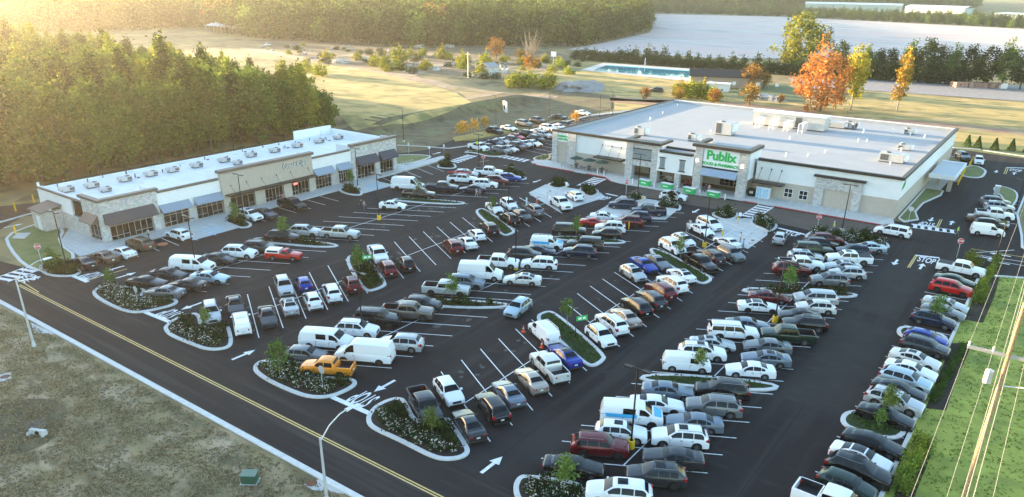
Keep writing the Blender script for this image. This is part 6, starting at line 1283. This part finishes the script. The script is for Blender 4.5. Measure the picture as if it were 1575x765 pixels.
WE=edge([(330,47),(400,58),(450,62),(520,66),(580,69),(640,73),(690,72),(760,69),(830,72),(880,72),(930,62),(975,52),(1000,42)],64,2.5,'green tree on the front edge of the far woods beyond the clearing','front trees of the far woods')
ffc=[]
for k in range(5):
    for e in WE:
        if crown_of(e).data is FF[k][0]: ffc.append(crown_of(e)); break
def fill(poly,sp,seed):
    rr=random.Random(seed); x0,x1=min(p[0] for p in poly),max(p[0] for p in poly); y0,y1=min(p[1] for p in poly),max(p[1] for p in poly); o=[]; y=y0
    while y<y1:
        x=x0
        while x<x1:
            a,b=x+rr.uniform(-.4,.4)*sp,y+rr.uniform(-.4,.4)*sp
            if inside(poly,a,b): o.append((a,b,rr.uniform(-1.5,1)))
            x+=sp
        y+=sp
    return o
W1=[GT(*a)[:2] for a in [(-300,44),(0,50),(200,47),(300,42),(330,44),(450,60),(560,65),(680,70),(860,68),(930,60),(998,41),(992,30),(985,21),(980,14),(700,6),(300,2),(-300,4)]]
scatter('far_woods',fill(W1,9.5,4),ffc,'broad dark mass of the far woods across the top of the view','woods',.85,1.25)
W2=[GT(*a)[:2] for a in [(985,20),(1100,22.5),(1200,26),(1400,36),(1600,46),(1800,56),(1800,48),(1575,38),(1480,33),(1385,29),(1230,22),(1150,16),(1000,10)]]
scatter('tree_belt',fill(W2,10,5),ffc,'dark belt of trees beyond the cotton field','woods',.38,.62)
W3=[(700,700),(1100,430),(1350,330),(1500,160),(2300,300),(2600,1500),(900,1700),(500,1200)]
scatter('horizon_woods',fill(W3,19,6),ffc,'hazy woods along the horizon','woods',1.2,1.8)
# hedge row before cotton field, and big individual trees
edge([(892,92),(940,92),(1000,97),(1080,104),(1170,111)],17,1.2,'bushy dark tree in the low tree line before the cotton field','low tree line before the cotton field',models=(1,0,2),s0=.28,s1=.45)
hb=[]; 
def crowns(nm,m,n,rx,rz,cz,sz,seed,cl=40,m2=None,p2=0,tp=.2,hol=.5): return crown_mesh('crown',m,n,ell(rx,rz,cz,hol,seed=seed,taper=tp),sz,seed=seed,clump=cl,m2=m2,p2=p2)
BUSH=crown_mesh('crown',LSH,420,ell(1,.8,.75,.5,seed=2),.22,seed=2,clump=30)
def hedge(px0,px1,n,lab,mb_,s0,s1,grp,name='bush',cat='bush'):
    for i in range(n):
        t=(i+.5)/n; x,y,z=GT(px0[0]*(1-t)+px1[0]*t,px0[1]*(1-t)+px1[1]*t); s=fr.uniform(s0,s1); o=link(name,mb_,None,(x,y,z)); o.scale=(s,s,s*fr.uniform(.8,1.2)); o.rotation_euler=(0,0,fr.uniform(0,6)); tag(o,lab,cat,grp)
hedge((880,91),(1180,113),34,'low dark bush in the scrub line before the cotton field',BUSH,1.8,2.9,'scrub line before the cotton field')
hedge((1180,113),(1480,131),30,'low dark bush under the tall windbreak trees at the gravel yard',BUSH,2.5,3.6,'scrub under the windbreak')
TALL=[crown_mesh('crown',[LG2,LG,LG2][k],2600,ell(4.2,6.6,8.5,.45,seed=50+k,taper=.4),.5,seed=50+k,clump=100) for k in range(3)]; TT=trunk_mesh('trunk',12,.3,BARK,8,.25,5,3)
for i,(a,b,s) in enumerate([(1288,118,.95),(1330,122,.8),(1348,122,.75),(1365,122,.8),(1393,126,.95),(1418,128,1.05),(1440,128,.95),(1462,130,.9),(1487,132,.95),(1512,134,1.0),(1540,136,1.05),(1568,138,1.0),(1592,140,1.0)]):
    x,y,z=GT(a,b); tree('windbreak_tree',x,y,z,TALL[i%3],TT,'tall dark green windbreak tree behind the gravel yard, '+['first','second','third','fourth','fifth','sixth','seventh','eighth','ninth','tenth','eleventh','twelfth','thirteenth'][i]+' from the left','tree','windbreak trees',s,i*1.3)
x,y,z=GT(1225,109); tree('broad_tree',x,y,z,crown_mesh('crown',LBG,4200,ell(10,11.5,13.2,.45,seed=61),.8,seed=61,clump=130,m2=LG,p2=.35),trunk_mesh('trunk',14,.5,BARK,8,.3,61,6),'large broad yellow green tree rising before the cotton field left of the gravel yard')
x,y,z=GT(1262,121); tree('sparse_tree',x,y,z,crown_mesh('crown',LG2,700,ell(3.0,4.5,14,.3,seed=62),.5,seed=62,clump=30),trunk_mesh('trunk',17,.25,BARKP,9,.5,62,3),'tall thin sparse tree leaning right of the large broad tree')
x,y,z=GT(1262,171); tree('maple_tree',x,y,z,crown_mesh('crown',LOR,5200,ell(7.6,9.0,9.6,.45,seed=63,taper=.15),.5,seed=63,clump=170,m2=LAM,p2=.2),trunk_mesh('trunk',14,.35,BARK,8,.15,63,5),'big orange red autumn maple behind the supermarket roof')
x,y,z=GT(1308,170); tree('poplar_tree',x,y,z,crown_mesh('crown',LYE,2400,ell(3.4,7.5,11,.4,seed=64,taper=.3),.5,seed=64,clump=80,m2=LGY,p2=.4),trunk_mesh('trunk',15,.28,BARKP,8,.3,64,3),'yellow tree with bare lower trunk just right of the orange maple')
x,y,z=GT(1379,172); tree('poplar_tree',x,y,z,crown_mesh('crown',LYE,1500,ell(1.7,7.8,9.8,.3,seed=65,taper=.0),.45,seed=65,clump=55,m2=LGO,p2=.4),trunk_mesh('trunk',15,.25,BARKP,8,.2,65,2),'slim solitary yellow tree on the sunlit grass beside the clay road')
x,y,z=GT(816,117); tree('bare_tree',x,y,z,crown_mesh('crown',LGO,520,ell(3.2,3.6,6.5,.3,seed=66),.5,seed=66,clump=26),(lambda: (lambda mb: [mb.tube((0,0,0),(0,0,6),.38,.3,10)]+[mb.tube((0,0,4.5+.5*(i%5)),(math.cos(i*2.4)*(3+i%3),math.sin(i*2.4)*(3+i%3),11+2.2*(i%4)),.16,.03,6) for i in range(16)]+[mb.tube((math.cos(i*2.4)*1.6,math.sin(i*2.4)*1.6,8.5),(math.cos(i*1.7)*3,math.sin(i*1.7)*3,14.5+(i%3)),.08,.02,5) for i in range(16)] and mb.me('trunk',BARKP))(MB()))(),'tall half bare tree with pale branches in the middle of the clearing')
RB=crown_mesh('crown',LGO,1500,ell(3.6,3.4,5.2,.4,seed=67),.42,seed=67,clump=55,m2=LBR,p2=.5); RTK=trunk_mesh('trunk',5.5,.22,BARK,6,.3,67,2)
for a,b,s,l in [(763,92,1.15,'round amber tree left of the half bare tree'),(800,96,.7,'small amber tree behind the half bare tree'),(1155,136,1.0,'round amber tree right of the clubhouse'),(1175,136,.65,'smaller brown tree right of the clubhouse'),(1152,163,.8,'yellow brown tree beside the clay road before the clubhouse'),(1098,160,.55,'small yellow tree by the clay road'),(992,155,.5,'round dark bush tree beside the clay road behind the supermarket'),(1200,160,.35,'small brown bush tree left of the orange maple'),(1043,158,.55,'twiggy yellow brown tree at the clay road')]:
    x,y,z=GT(a,b); tree('amber_tree',x,y,z,RB,RTK,l,s=s)
for a,b,s,l in [(347,44,1.5,'golden tree behind the pole barn'),(330,44,1.2,'golden tree left of the one behind the pole barn'),(672,66,1.4,'pale olive tree standing forward of the far woods')]:
    x,y,z=GT(a,b); tree('golden_tree',x,y,z,RB,RTK,l,s=s*1.8)
BBY=crown_mesh('crown',LBY,620,ell(1.6,1.3,1.3,.45,seed=70),.3,seed=70,clump=34,m2=LGY,p2=.3)
for i,(a,b,s) in enumerate([(590,106,1.6),(616,97,2.2),(650,88,1.5),(678,91,1.9),(692,92,1.2),(713,103,2.0),(745,107,2.2),(775,97,1.2),(788,134,1.6),(795,134,1.7),(817,135,1.9),(843,136,1.9),(835,137,1.4),(1048,150,1.8),(1062,150,1.8),(1078,151,1.8),(1100,156,1.5),(1088,152,1.4),(470,112,1.5),(495,118,1.6)]):
    x,y,z=GT(a,b); o=link('yellow_bush',BBY,None,(x,y,z)); o.scale=(s,s,s); o.rotation_euler=(0,0,i*2.1)
    tag(o,['bright yellow green bush standing '][0]+('in the rubble clearing' if i<8 else 'in the bush row before the half bare tree' if i<13 else 'beside the clay road before the clubhouse' if i<18 else 'at the field corner of the wood'),'bush','yellow bushes '+('a' if i<8 else 'b' if i<13 else 'c' if i<18 else 'd')+' row')
for i in range(80):
    a=fr.uniform(430,900); b=66+(a-400)*.075+fr.uniform(0,30)
    if 770<a<900 and b>105: b-=14
    x,y,z=GT(a,b); s=fr.uniform(.7,1.7); o=link('scrub_bush',BBY if i%3==0 else BUSH,None,(x,y,z)); o.scale=(s,s,s*.8); tag(o,('yellow green' if i%3==0 else 'dark green')+' scrub bush scattered in the rough clearing before the far woods','bush',('yellow' if i%3==0 else 'dark')+' scrub in the clearing')
CON=crown_mesh('crown',LHD,900,lambda rr:(lambda z,a:[(1.05*(1-z/2.9)+.05)*math.cos(a)*rr.uniform(.7,1),(1.05*(1-z/2.9)+.05)*math.sin(a)*rr.uniform(.7,1),z+.15])(rr.uniform(0,2.8),rr.uniform(0,6.28)),.2,seed=71)
CT=trunk_mesh('trunk',1.6,.06,BARK,0)
for i,(a,b) in enumerate([(1487,226),(1503,228),(1529,231),(1555,232),(1580,235)]): x,y,z=GT(a,b); tree('cone_conifer',x,y,z,CON,CT,['leftmost','second','third','fourth','fifth'][i]+' of the small cone shaped conifers behind the drive lane','tree','cone conifers',.95)
# young trees in beds
YT=[crown_mesh('crown',LYO,520,ell(.85,1.3,2.75,.35,seed=80+k,taper=.45),.2,seed=80+k,clump=36) for k in range(3)]; YTT=trunk_mesh('trunk',3.2,.045,BARKP,6,.35,80,.7)
for i,(a,b,s,l) in enumerate([(173,446,.66,'in the leftmost flowered island'),(318,508,.62,'in the second flowered island from the left'),(431,583,.98,'beside the orange pickup'),(665,672,.66,'in the island below the dark grey pickup'),(867,762,.84,'in the bottom island before the white SUV'),(85,420,.8,'in the corner bed left of the shops'),(362,345,.8,'in the bed before the tan sign wall'),(438,370,.85,'beside the silver SUV facing the small shops'),(553,420,.85,'in the island with the green banner'),(695,462,.75,'before the silver pickup in the central row'),(872,500,.75,'in the island with the white utility van'),(886,366,.76,'beside the dark SUV nearest the red coupe'),(645,305,.7,'before the black pickup in the far row'),(1075,575,.65,'in the long hedge island near the white small van'),(1211,452,.85,'beside the maroon sedan at the upper island'),(1046,398,.75,'beside the black pickup at the crosswalk row'),(757,330,.7,'in the small island left of the entrance pad'),(540,290,.8,'in the bed before the right shops'),(1438,500,.85,'on the kerb row island near the blue hatchback'),(1360,645,.8,'on the lower kerb row island'),(1350,662,.5,'at the lower end of the kerb row hedge')]):
    x,y=G(a,b); tree('young_tree',x,y,.14,YT[i%3],YTT,'young green tree '+l,'tree','young trees in the beds',s,i*1.7)
ATR=crown_mesh('crown',LAM,360,ell(.9,1.3,2.3,.35,seed=85,taper=.2),.22,seed=85,clump=26)
for i,(a,b,l) in enumerate([(707,211,'leftmost of the amber saplings by the basin'),(714,210,'second of the amber saplings by the basin'),(730,205,'third of the amber saplings by the basin'),(746,201,'rightmost of the amber saplings by the basin'),(885,192,'amber sapling inside the side lot')]):
    x,y,z=GT(a,b); tree('amber_sapling',x,y,z,ATR,YTT,'small '+l,'tree','amber saplings',1.05,i)
EV=crown_mesh('crown',LSH,500,ell(.75,1.1,1.5,.3,seed=86,taper=.6),.2,seed=86,clump=26)
for a,b,l in [(689,251,'in the bed at the right end of the shops'),(901,300,'in the bed right of the left accessible pad'),(1032,311,'in the bed left of the entrance crosswalk'),(1117,334,'in the bed beside the accessible sign'),(1327,372,'in the flowered median beside the pale blue sedan'),(786,268,'in the bed end behind the blue crossover')]:
    x,y=G(a,b); tree('small_evergreen',x,y,.14,EV,None,'small dark evergreen '+l,'shrub',None,.8)
VB=crown_mesh('crown',LGY,700,ell(1.1,1.3,1.4,.4,seed=88),.24,seed=88,clump=36,m2=LYO,p2=.5)
for i,(a,b) in enumerate([(1491,402),(1500,410),(1532,402),(1528,412),(1524,421),(1519,430),(1515,438),(1510,446),(1507,454),(1503,466),(1418,700),(1408,716),(1400,728),(1395,742),(1388,756),(1411,690)]):
    x,y=G(a,b); o=link('verge_bush',VB,None,(x,y,0)); s=fr.uniform(.42,.62); o.scale=(s,s,s); o.rotation_euler=(0,0,i); tag(o,'sunlit yellow green bush on the verge '+('near the driveway corner' if i<10 else 'at the lower end of the kerb row'),'bush','verge bushes '+('by the driveway' if i<10 else 'lower'))
sheet('verge_mulch',[G(*a) for a in [(1512,425),(1540,416),(1530,455),(1512,497),(1483,492)]],MULCH,.012) and None
sheet('verge_mulch',[G(*a) for a in [(1464,528),(1496,528),(1470,585),(1455,632),(1424,628)]],MULCH,.012); sheet('verge_mulch',[G(*a) for a in [(1396,694),(1433,698),(1420,730),(1400,780),(1370,780)]],MULCH,.012)
HST=crown_mesh('crown',LHD,160,ell(.42,.32,.3,.4,seed=91),.13,seed=91,clump=14)
for i in range(22):
    t=i/21; x,y=G(1482-t*47,534+t*84); o=link('strip_shrub',HST,None,(x,y,.02)); o.scale=(.75,.75,.8); o.rotation_euler=(0,0,i); tag(o,'small bright green shrub in the mulch strip beside the long kerb row','shrub','shrub strip by the kerb row')
# island shrubs
SH=[crown_mesh('shrub',LSH,150,ell(.40,.34,.32,.45,seed=95+k),.13,seed=95+k,clump=16) for k in range(2)]; SF=[crown_mesh('shrub',LSH,170,ell(.42,.34,.34,.5,seed=97+k),.12,seed=97+k,clump=18,m2=FLW,p2=.13) for k in range(2)]
SR=[crown_mesh('shrub',LSB,190,ell(.5,.4,.36,.5,seed=99),.15,seed=99,clump=16,m2=LSH,p2=.4)]
nsh=0
def plant(poly,sp,flower,lab,grp,s=1,side=None,cap=300):
    global nsh; x0,x1=min(p[0] for p in poly),max(p[0] for p in poly); y0,y1=min(p[1] for p in poly),max(p[1] for p in poly); p_in=inset(poly,.28); y=y0;k=0
    while y<y1:
        x=x0+(k%2)*sp/2
        while x<x1:
            a,b=x+fr.uniform(-.12,.12),y+fr.uniform(-.12,.12)
            if inside(p_in,a,b):
                f=flower(a,b) if callable(flower) else flower
                me=(fr.choice(SF) if f==1 else fr.choice(SH) if f==0 else SR[0]); o=link('flowering_shrub' if f==1 else 'shrub',me,None,(a,b,.13)); q2=s*fr.uniform(.75,1.2); o.scale=(q2,q2,q2); o.rotation_euler=(0,0,fr.uniform(0,6)); nsh+=1
                tag(o,('small white flowering shrub ' if f==1 else 'small dark green shrub ' if f==0 else 'small brown ornamental shrub ')+lab,'shrub',('white flowering ' if f==1 else 'dark ' if f==0 else 'brown ')+grp)
            x+=sp
        y+=sp*.87;k+=1
plant(I4,.92,lambda a,b:1 if a<39.3 or fr.random()<.12 else 0,'in the island below the dark grey pickup','shrubs of island four')
plant(I3,.92,lambda a,b:1 if a<40 or fr.random()<.12 else 0,'in the island beside the orange pickup','shrubs of island three')
plant(I2,.95,lambda a,b:1 if a<39.2 or fr.random()<.15 else 0,'in the second flowered island from the left','shrubs of island two')
plant(I1,.95,lambda a,b:1 if a<40.5 or fr.random()<.2 else 0,'in the leftmost flowered island','shrubs of island one')
plant(I5,.95,lambda a,b:1 if a<40 or fr.random()<.15 else 0,'in the bottom island before the white SUV','shrubs of island five')
plant(I6,.85,0,'in the corner bed left of the shops','shrubs of the corner bed',1.5); plant(I7,.85,0,'in the bed before the tan sign wall','shrubs of the sign wall bed',1.4); plant(I8,.9,0,'in the bed before the right shops','shrubs of the right shops bed',1.2)
for i,fl in ((0,0),(1,0),(2,0),(3,1),(4,1),(5,1),(6,1),(7,0),(8,0)): plant(M[i],1.05,(lambda a,b,fl=fl:1 if fl and fr.random()<.6 else 0),'in planted median bed number words '.replace('number words',['left of the accessible pad','right of the left pad','by the stop sign','beside the driving SUV','beside the accessible sign','right of the striped pad','along the right storefront aisle','at the right end of the shops','behind the blue crossover'][i]),'shrubs of median '+'abcdefghi'[i],1.35)
for I_,l,g in ((HG2,'in the island beside the maroon sedan','g'),(HD1,'in the straw island before the silver pickup','d'),(HF1,'in the island facing the small shops','f'),(E1,'in the island with the green banner','e')): 
    plant(I_,1.0,(lambda a,b:2 if fr.random()<.35 else 0),l,'shrubs of straw island '+g,1.05)
def gcover(name,polys,lab,sp=.42):
    mbv=[];mf=[]; rr=random.Random(12)
    for poly in polys:
        p_in=inset(poly,.15); x0,x1=min(p[0] for p in poly),max(p[0] for p in poly); y0,y1=min(p[1] for p in poly),max(p[1] for p in poly)
        n=int((x1-x0)*(y1-y0)*26)
        for _ in range(n):
            a,b=rr.uniform(x0,x1),rr.uniform(y0,y1)
            if not inside(p_in,a,b): continue
            s=rr.uniform(.07,.16); u=Vector((rr.gauss(0,1),rr.gauss(0,1),rr.gauss(0,.8))).normalized(); w_=u.orthogonal().normalized(); P_=Vector((a,b,.16+rr.uniform(0,.28)*(1 if (math.sin(a*4)+math.sin(b*7))>-.6 else .3))); k=len(mbv)
            mbv+=[tuple(P_-u*s),tuple(P_+w_*s*.7),tuple(P_+u*s),tuple(P_-w_*s*.7)]; mf.append((k,k+1,k+2,k+3))
    me=bpy.data.meshes.new(name); me.from_pydata(mbv,[],mf); me.materials.append(LHD); tag(link(name,me),lab,'ground cover',kind='stuff')
gcover('ground_cover',[HG1,HD2,HF2,C1,C2,E2_,R1,R2_,E1,HD1,HG2,HF1],'dense low green ground cover filling the kerbed islands')
gcover('hedge_cover',[M[9],M[14]] if len(M)>14 else [M[9]],'low planting in the side lot end beds')
# lawn tufts near camera
def tufts(name,poly,n,m,lab,seed,s0,s1,h0):
    rr=random.Random(seed); V=[];Fc=[]; x0,x1=min(p[0] for p in poly),max(p[0] for p in poly); y0,y1=min(p[1] for p in poly),max(p[1] for p in poly)
    while len(Fc)<n:
        a,b=rr.uniform(x0,x1),rr.uniform(y0,y1)
        if not inside(poly,a,b): continue
        if math.sin(a*1.3+math.sin(b))+math.sin(b*1.7+1.3*math.sin(a*.7))<rr.uniform(-2.2,.9): continue
        for _ in range(3):
            c,d=a+rr.uniform(-.15,.15),b+rr.uniform(-.15,.15); an=rr.uniform(0,3.14); s=rr.uniform(s0,s1); u=(math.cos(an)*s,math.sin(an)*s); k=len(V); hh=rr.uniform(.5,1.3)*h0; V+=[(c-u[0],d-u[1],0),(c+u[0],d+u[1],0),(c+rr.uniform(-.1,.1),d+rr.uniform(-.1,.1),hh)]; Fc.append((k,k+1,k+2))
    me=bpy.data.meshes.new(name); me.from_pydata(V,[],Fc); me.materials.append(m); tag(link(name,me),lab,'grass',kind='stuff')
NL=[G(*a) for a in [(-20,430),(60,488),(545,770),(-20,775)]]; NL=[(min(p[0],29.3),p[1]) for p in NL]
tufts('lawn_grass',NL,40000,leafmat('dry_grass_blade',(.34,.27,.16),.5,.2),'patchy dry grass covering the near lawn',5,.04,.10,.10)
VG=[(38.6,-40),(115,-40),(115,4),(38.6,4)]
tufts('verge_grass',VG,42000,leafmat('green_grass_blade',(.14,.19,.035),.3,.25),'short mown green grass on the right verge',6,.04,.09,.09)
# ---------------- people ----------------
SKIN=mat('skin',(.42,.25,.18),.6); HAIRM=mat('hair_dark',(.03,.02,.015),.7)
PM={}
def person_mesh(pose):
    if pose in PM: return PM[pose]
    st=.17 if pose=='walk' else .05; ar=.22 if pose=='walk' else .05
    J={'pel':(0,0,.95,.13),'wa':(0,0,1.1,.115),'ch':(.01,0,1.32,.14),'nk':(.01,0,1.47,.06),'hd':(.02,0,1.60,.095),'tp':(.02,0,1.70,.07)}
    E_=[('pel','wa'),('wa','ch'),('ch','nk'),('nk','hd'),('hd','tp')]
    for s,n in ((1,'l'),(-1,'r')):
        f=s; J['sh'+n]=(0,.19*s,1.40,.06); J['el'+n]=(-ar*.4*f,.26*s,1.13,.045); J['ha'+n]=(ar*f+.05,.25*s,.88,.035); J['fi'+n]=(ar*f+.08,.25*s,.79,.022)
        J['hp'+n]=(0,.1*s,.9,.095); J['kn'+n]=(-st*.6*f+.03,.1*s,.5,.065); J['an'+n]=(-st*1.5*f,.1*s,.08,.045); J['to'+n]=(-st*1.5*f+.17,.1*s,.04,.04)
        E_+=[('ch','sh'+n),('sh'+n,'el'+n),('el'+n,'ha'+n),('ha'+n,'fi'+n),('pel','hp'+n),('hp'+n,'kn'+n),('kn'+n,'an'+n),('an'+n,'to'+n)]
    ks=list(J); me=bpy.data.meshes.new('b'); me.from_pydata([J[k][:3] for k in ks],[(ks.index(a),ks.index(b)) for a,b in E_],[]); o=bpy.data.objects.new('b',me); COL.objects.link(o)
    sk=o.modifiers.new('s','SKIN'); me.skin_vertices[0].data
    for i,k in enumerate(ks): me.skin_vertices[0].data[i].radius=(J[k][3],J[k][3]); me.skin_vertices[0].data[i].use_root=(k=='pel')
    sb=o.modifiers.new('u','SUBSURF'); sb.levels=1
    dg=bpy.context.evaluated_depsgraph_get(); m2=bpy.data.meshes.new_from_object(o.evaluated_get(dg)); m2.name='body'; bpy.data.objects.remove(o)
    m2.materials.clear()
    for _ in range(3): m2.materials.append(SKIN)
    for p in m2.polygons:
        c=p.center; p.material_index=1 if (1.0<c.z<1.47 and not(c.z<1.15 and abs(c.y)>.2)) else 2 if c.z<=1.0 and not(abs(c.y)>.2 and c.z>.7) else 0; p.use_smooth=True
    PM[pose]=m2; return m2
HM=None
def person(px,py,ang,pose,shirt,pants,lab,z=0,hair=(.03,.02,.015)):
    global HM
    x,y=G(px,py,z); e=empty('person',(x,y,z+.02),R(ang),lab,'person'); e.scale=(1,1,.98)
    b=part('body',person_mesh(pose),e); 
    for i,c in ((1,shirt),(2,pants)): b.material_slots[i].link='OBJECT'; b.material_slots[i].material=mat('cloth_%.2f_%.2f_%.2f'%c,c,.85)
    if HM is None:
        bm=bmesh.new(); bmesh.ops.create_uvsphere(bm,u_segments=12,v_segments=8,radius=.115); HM=bpy.data.meshes.new('hair'); 
        for v in bm.verts:
            if v.co.x>.03 and v.co.z<.03: v.co.x=.0
        bm.to_mesh(HM); bm.free(); HM.materials.append(HAIRM)
    h=part('hair',HM,e,(.0,0,1.66)); h.material_slots[0].link='OBJECT'; h.material_slots[0].material=mat('hair_%.2f'%hair[0],hair,.7)
    return e
for a in [(556,322,-100,'walk',(.03,.03,.035),(.03,.035,.06),'person in black top and dark trousers walking beside another across the empty stalls'),(560.5,324,-95,'walk',(.25,.25,.27),(.1,.1,.12),'person in grey top walking on the right of a pair across the empty stalls'),(733,304,160,'walk',(.45,.42,.4),(.3,.3,.32),'person in pale top on the left of the pair behind the navy sedan'),(738.5,305,160,'walk',(.15,.15,.17),(.08,.08,.1),'person in dark top on the right of the pair behind the navy sedan'),
  (436,312,90,'stand',(.55,.12,.12),(.5,.35,.3),'person in pink red shirt standing behind the black pickup by the shops'),(230,369,100,'walk',(.35,.36,.36),(.03,.03,.035),'person in grey shirt walking on the pavement before the left shop windows'),(1281,357,-90,'walk',(.6,.72,.06),(.4,.4,.4),'worker in yellow vest and white helmet standing on the flowered median'),(1471,364,-80,'walk',(.25,.75,.05),(.1,.1,.1),'person in bright green top at the right end of the crosswalk'),
  (1057,357,0,'stand',(.6,.6,.6),(.35,.36,.38),'person in white top standing left of the white sedan near the entrance pad'),(1060.5,353,20,'stand',(.4,.42,.42),(.2,.2,.22),'person in grey top standing just behind the one in white'),(1142,385,100,'stand',(.03,.32,.65),(.03,.04,.08),'person in bright blue shirt behind the white sedan with open boot'),(1138,374,-60,'stand',(.6,.55,.5),(.25,.25,.25),'person in cream top behind the white sedan with open boot'),
  (1085,296,180,'walk',(.05,.05,.06),(.05,.05,.07),'person in black walking out of the supermarket entrance'),(1090,297,180,'walk',(.65,.3,.3),(.5,.5,.5),'person in pink top walking out of the supermarket entrance')]:
    person(*a,hair=(.7,.7,.68) if 'helmet' in a[6] else (.03,.02,.015))
for a,l,c in ((1311,'left of the two workers in pale top on the supermarket roof',(.6,.6,.6)),(1315.5,'right of the two workers in black on the supermarket roof',(.03,.03,.03))): person(a,200,180,'stand',c,(.04,.04,.05),l,6.1)
# ---------------- haze ----------------
hm=bpy.data.materials.new('haze_air'); hm.use_nodes=True; t=hm.node_tree; t.nodes.remove(t.nodes['Principled BSDF']); pv=t.nodes.new('ShaderNodeVolumePrincipled'); pv.inputs['Color'].default_value=(.98,.94,.86,1); pv.inputs['Density'].default_value=.00019; pv.inputs['Anisotropy'].default_value=.82
t.links.new(pv.outputs[0],t.nodes['Material Output'].inputs['Volume'])
mb=MB(); mb.box(-250,3700,-750,2600,-2,H+6); o=mb.build('haze',hm); o['kind']='stuff'; o['label']='thin warm morning haze over the whole place'
print('objects',len(bpy.data.objects),'cars',NCAR,'shrubs',nsh,'polys',sum(len(m.polygons) for m in bpy.data.meshes))
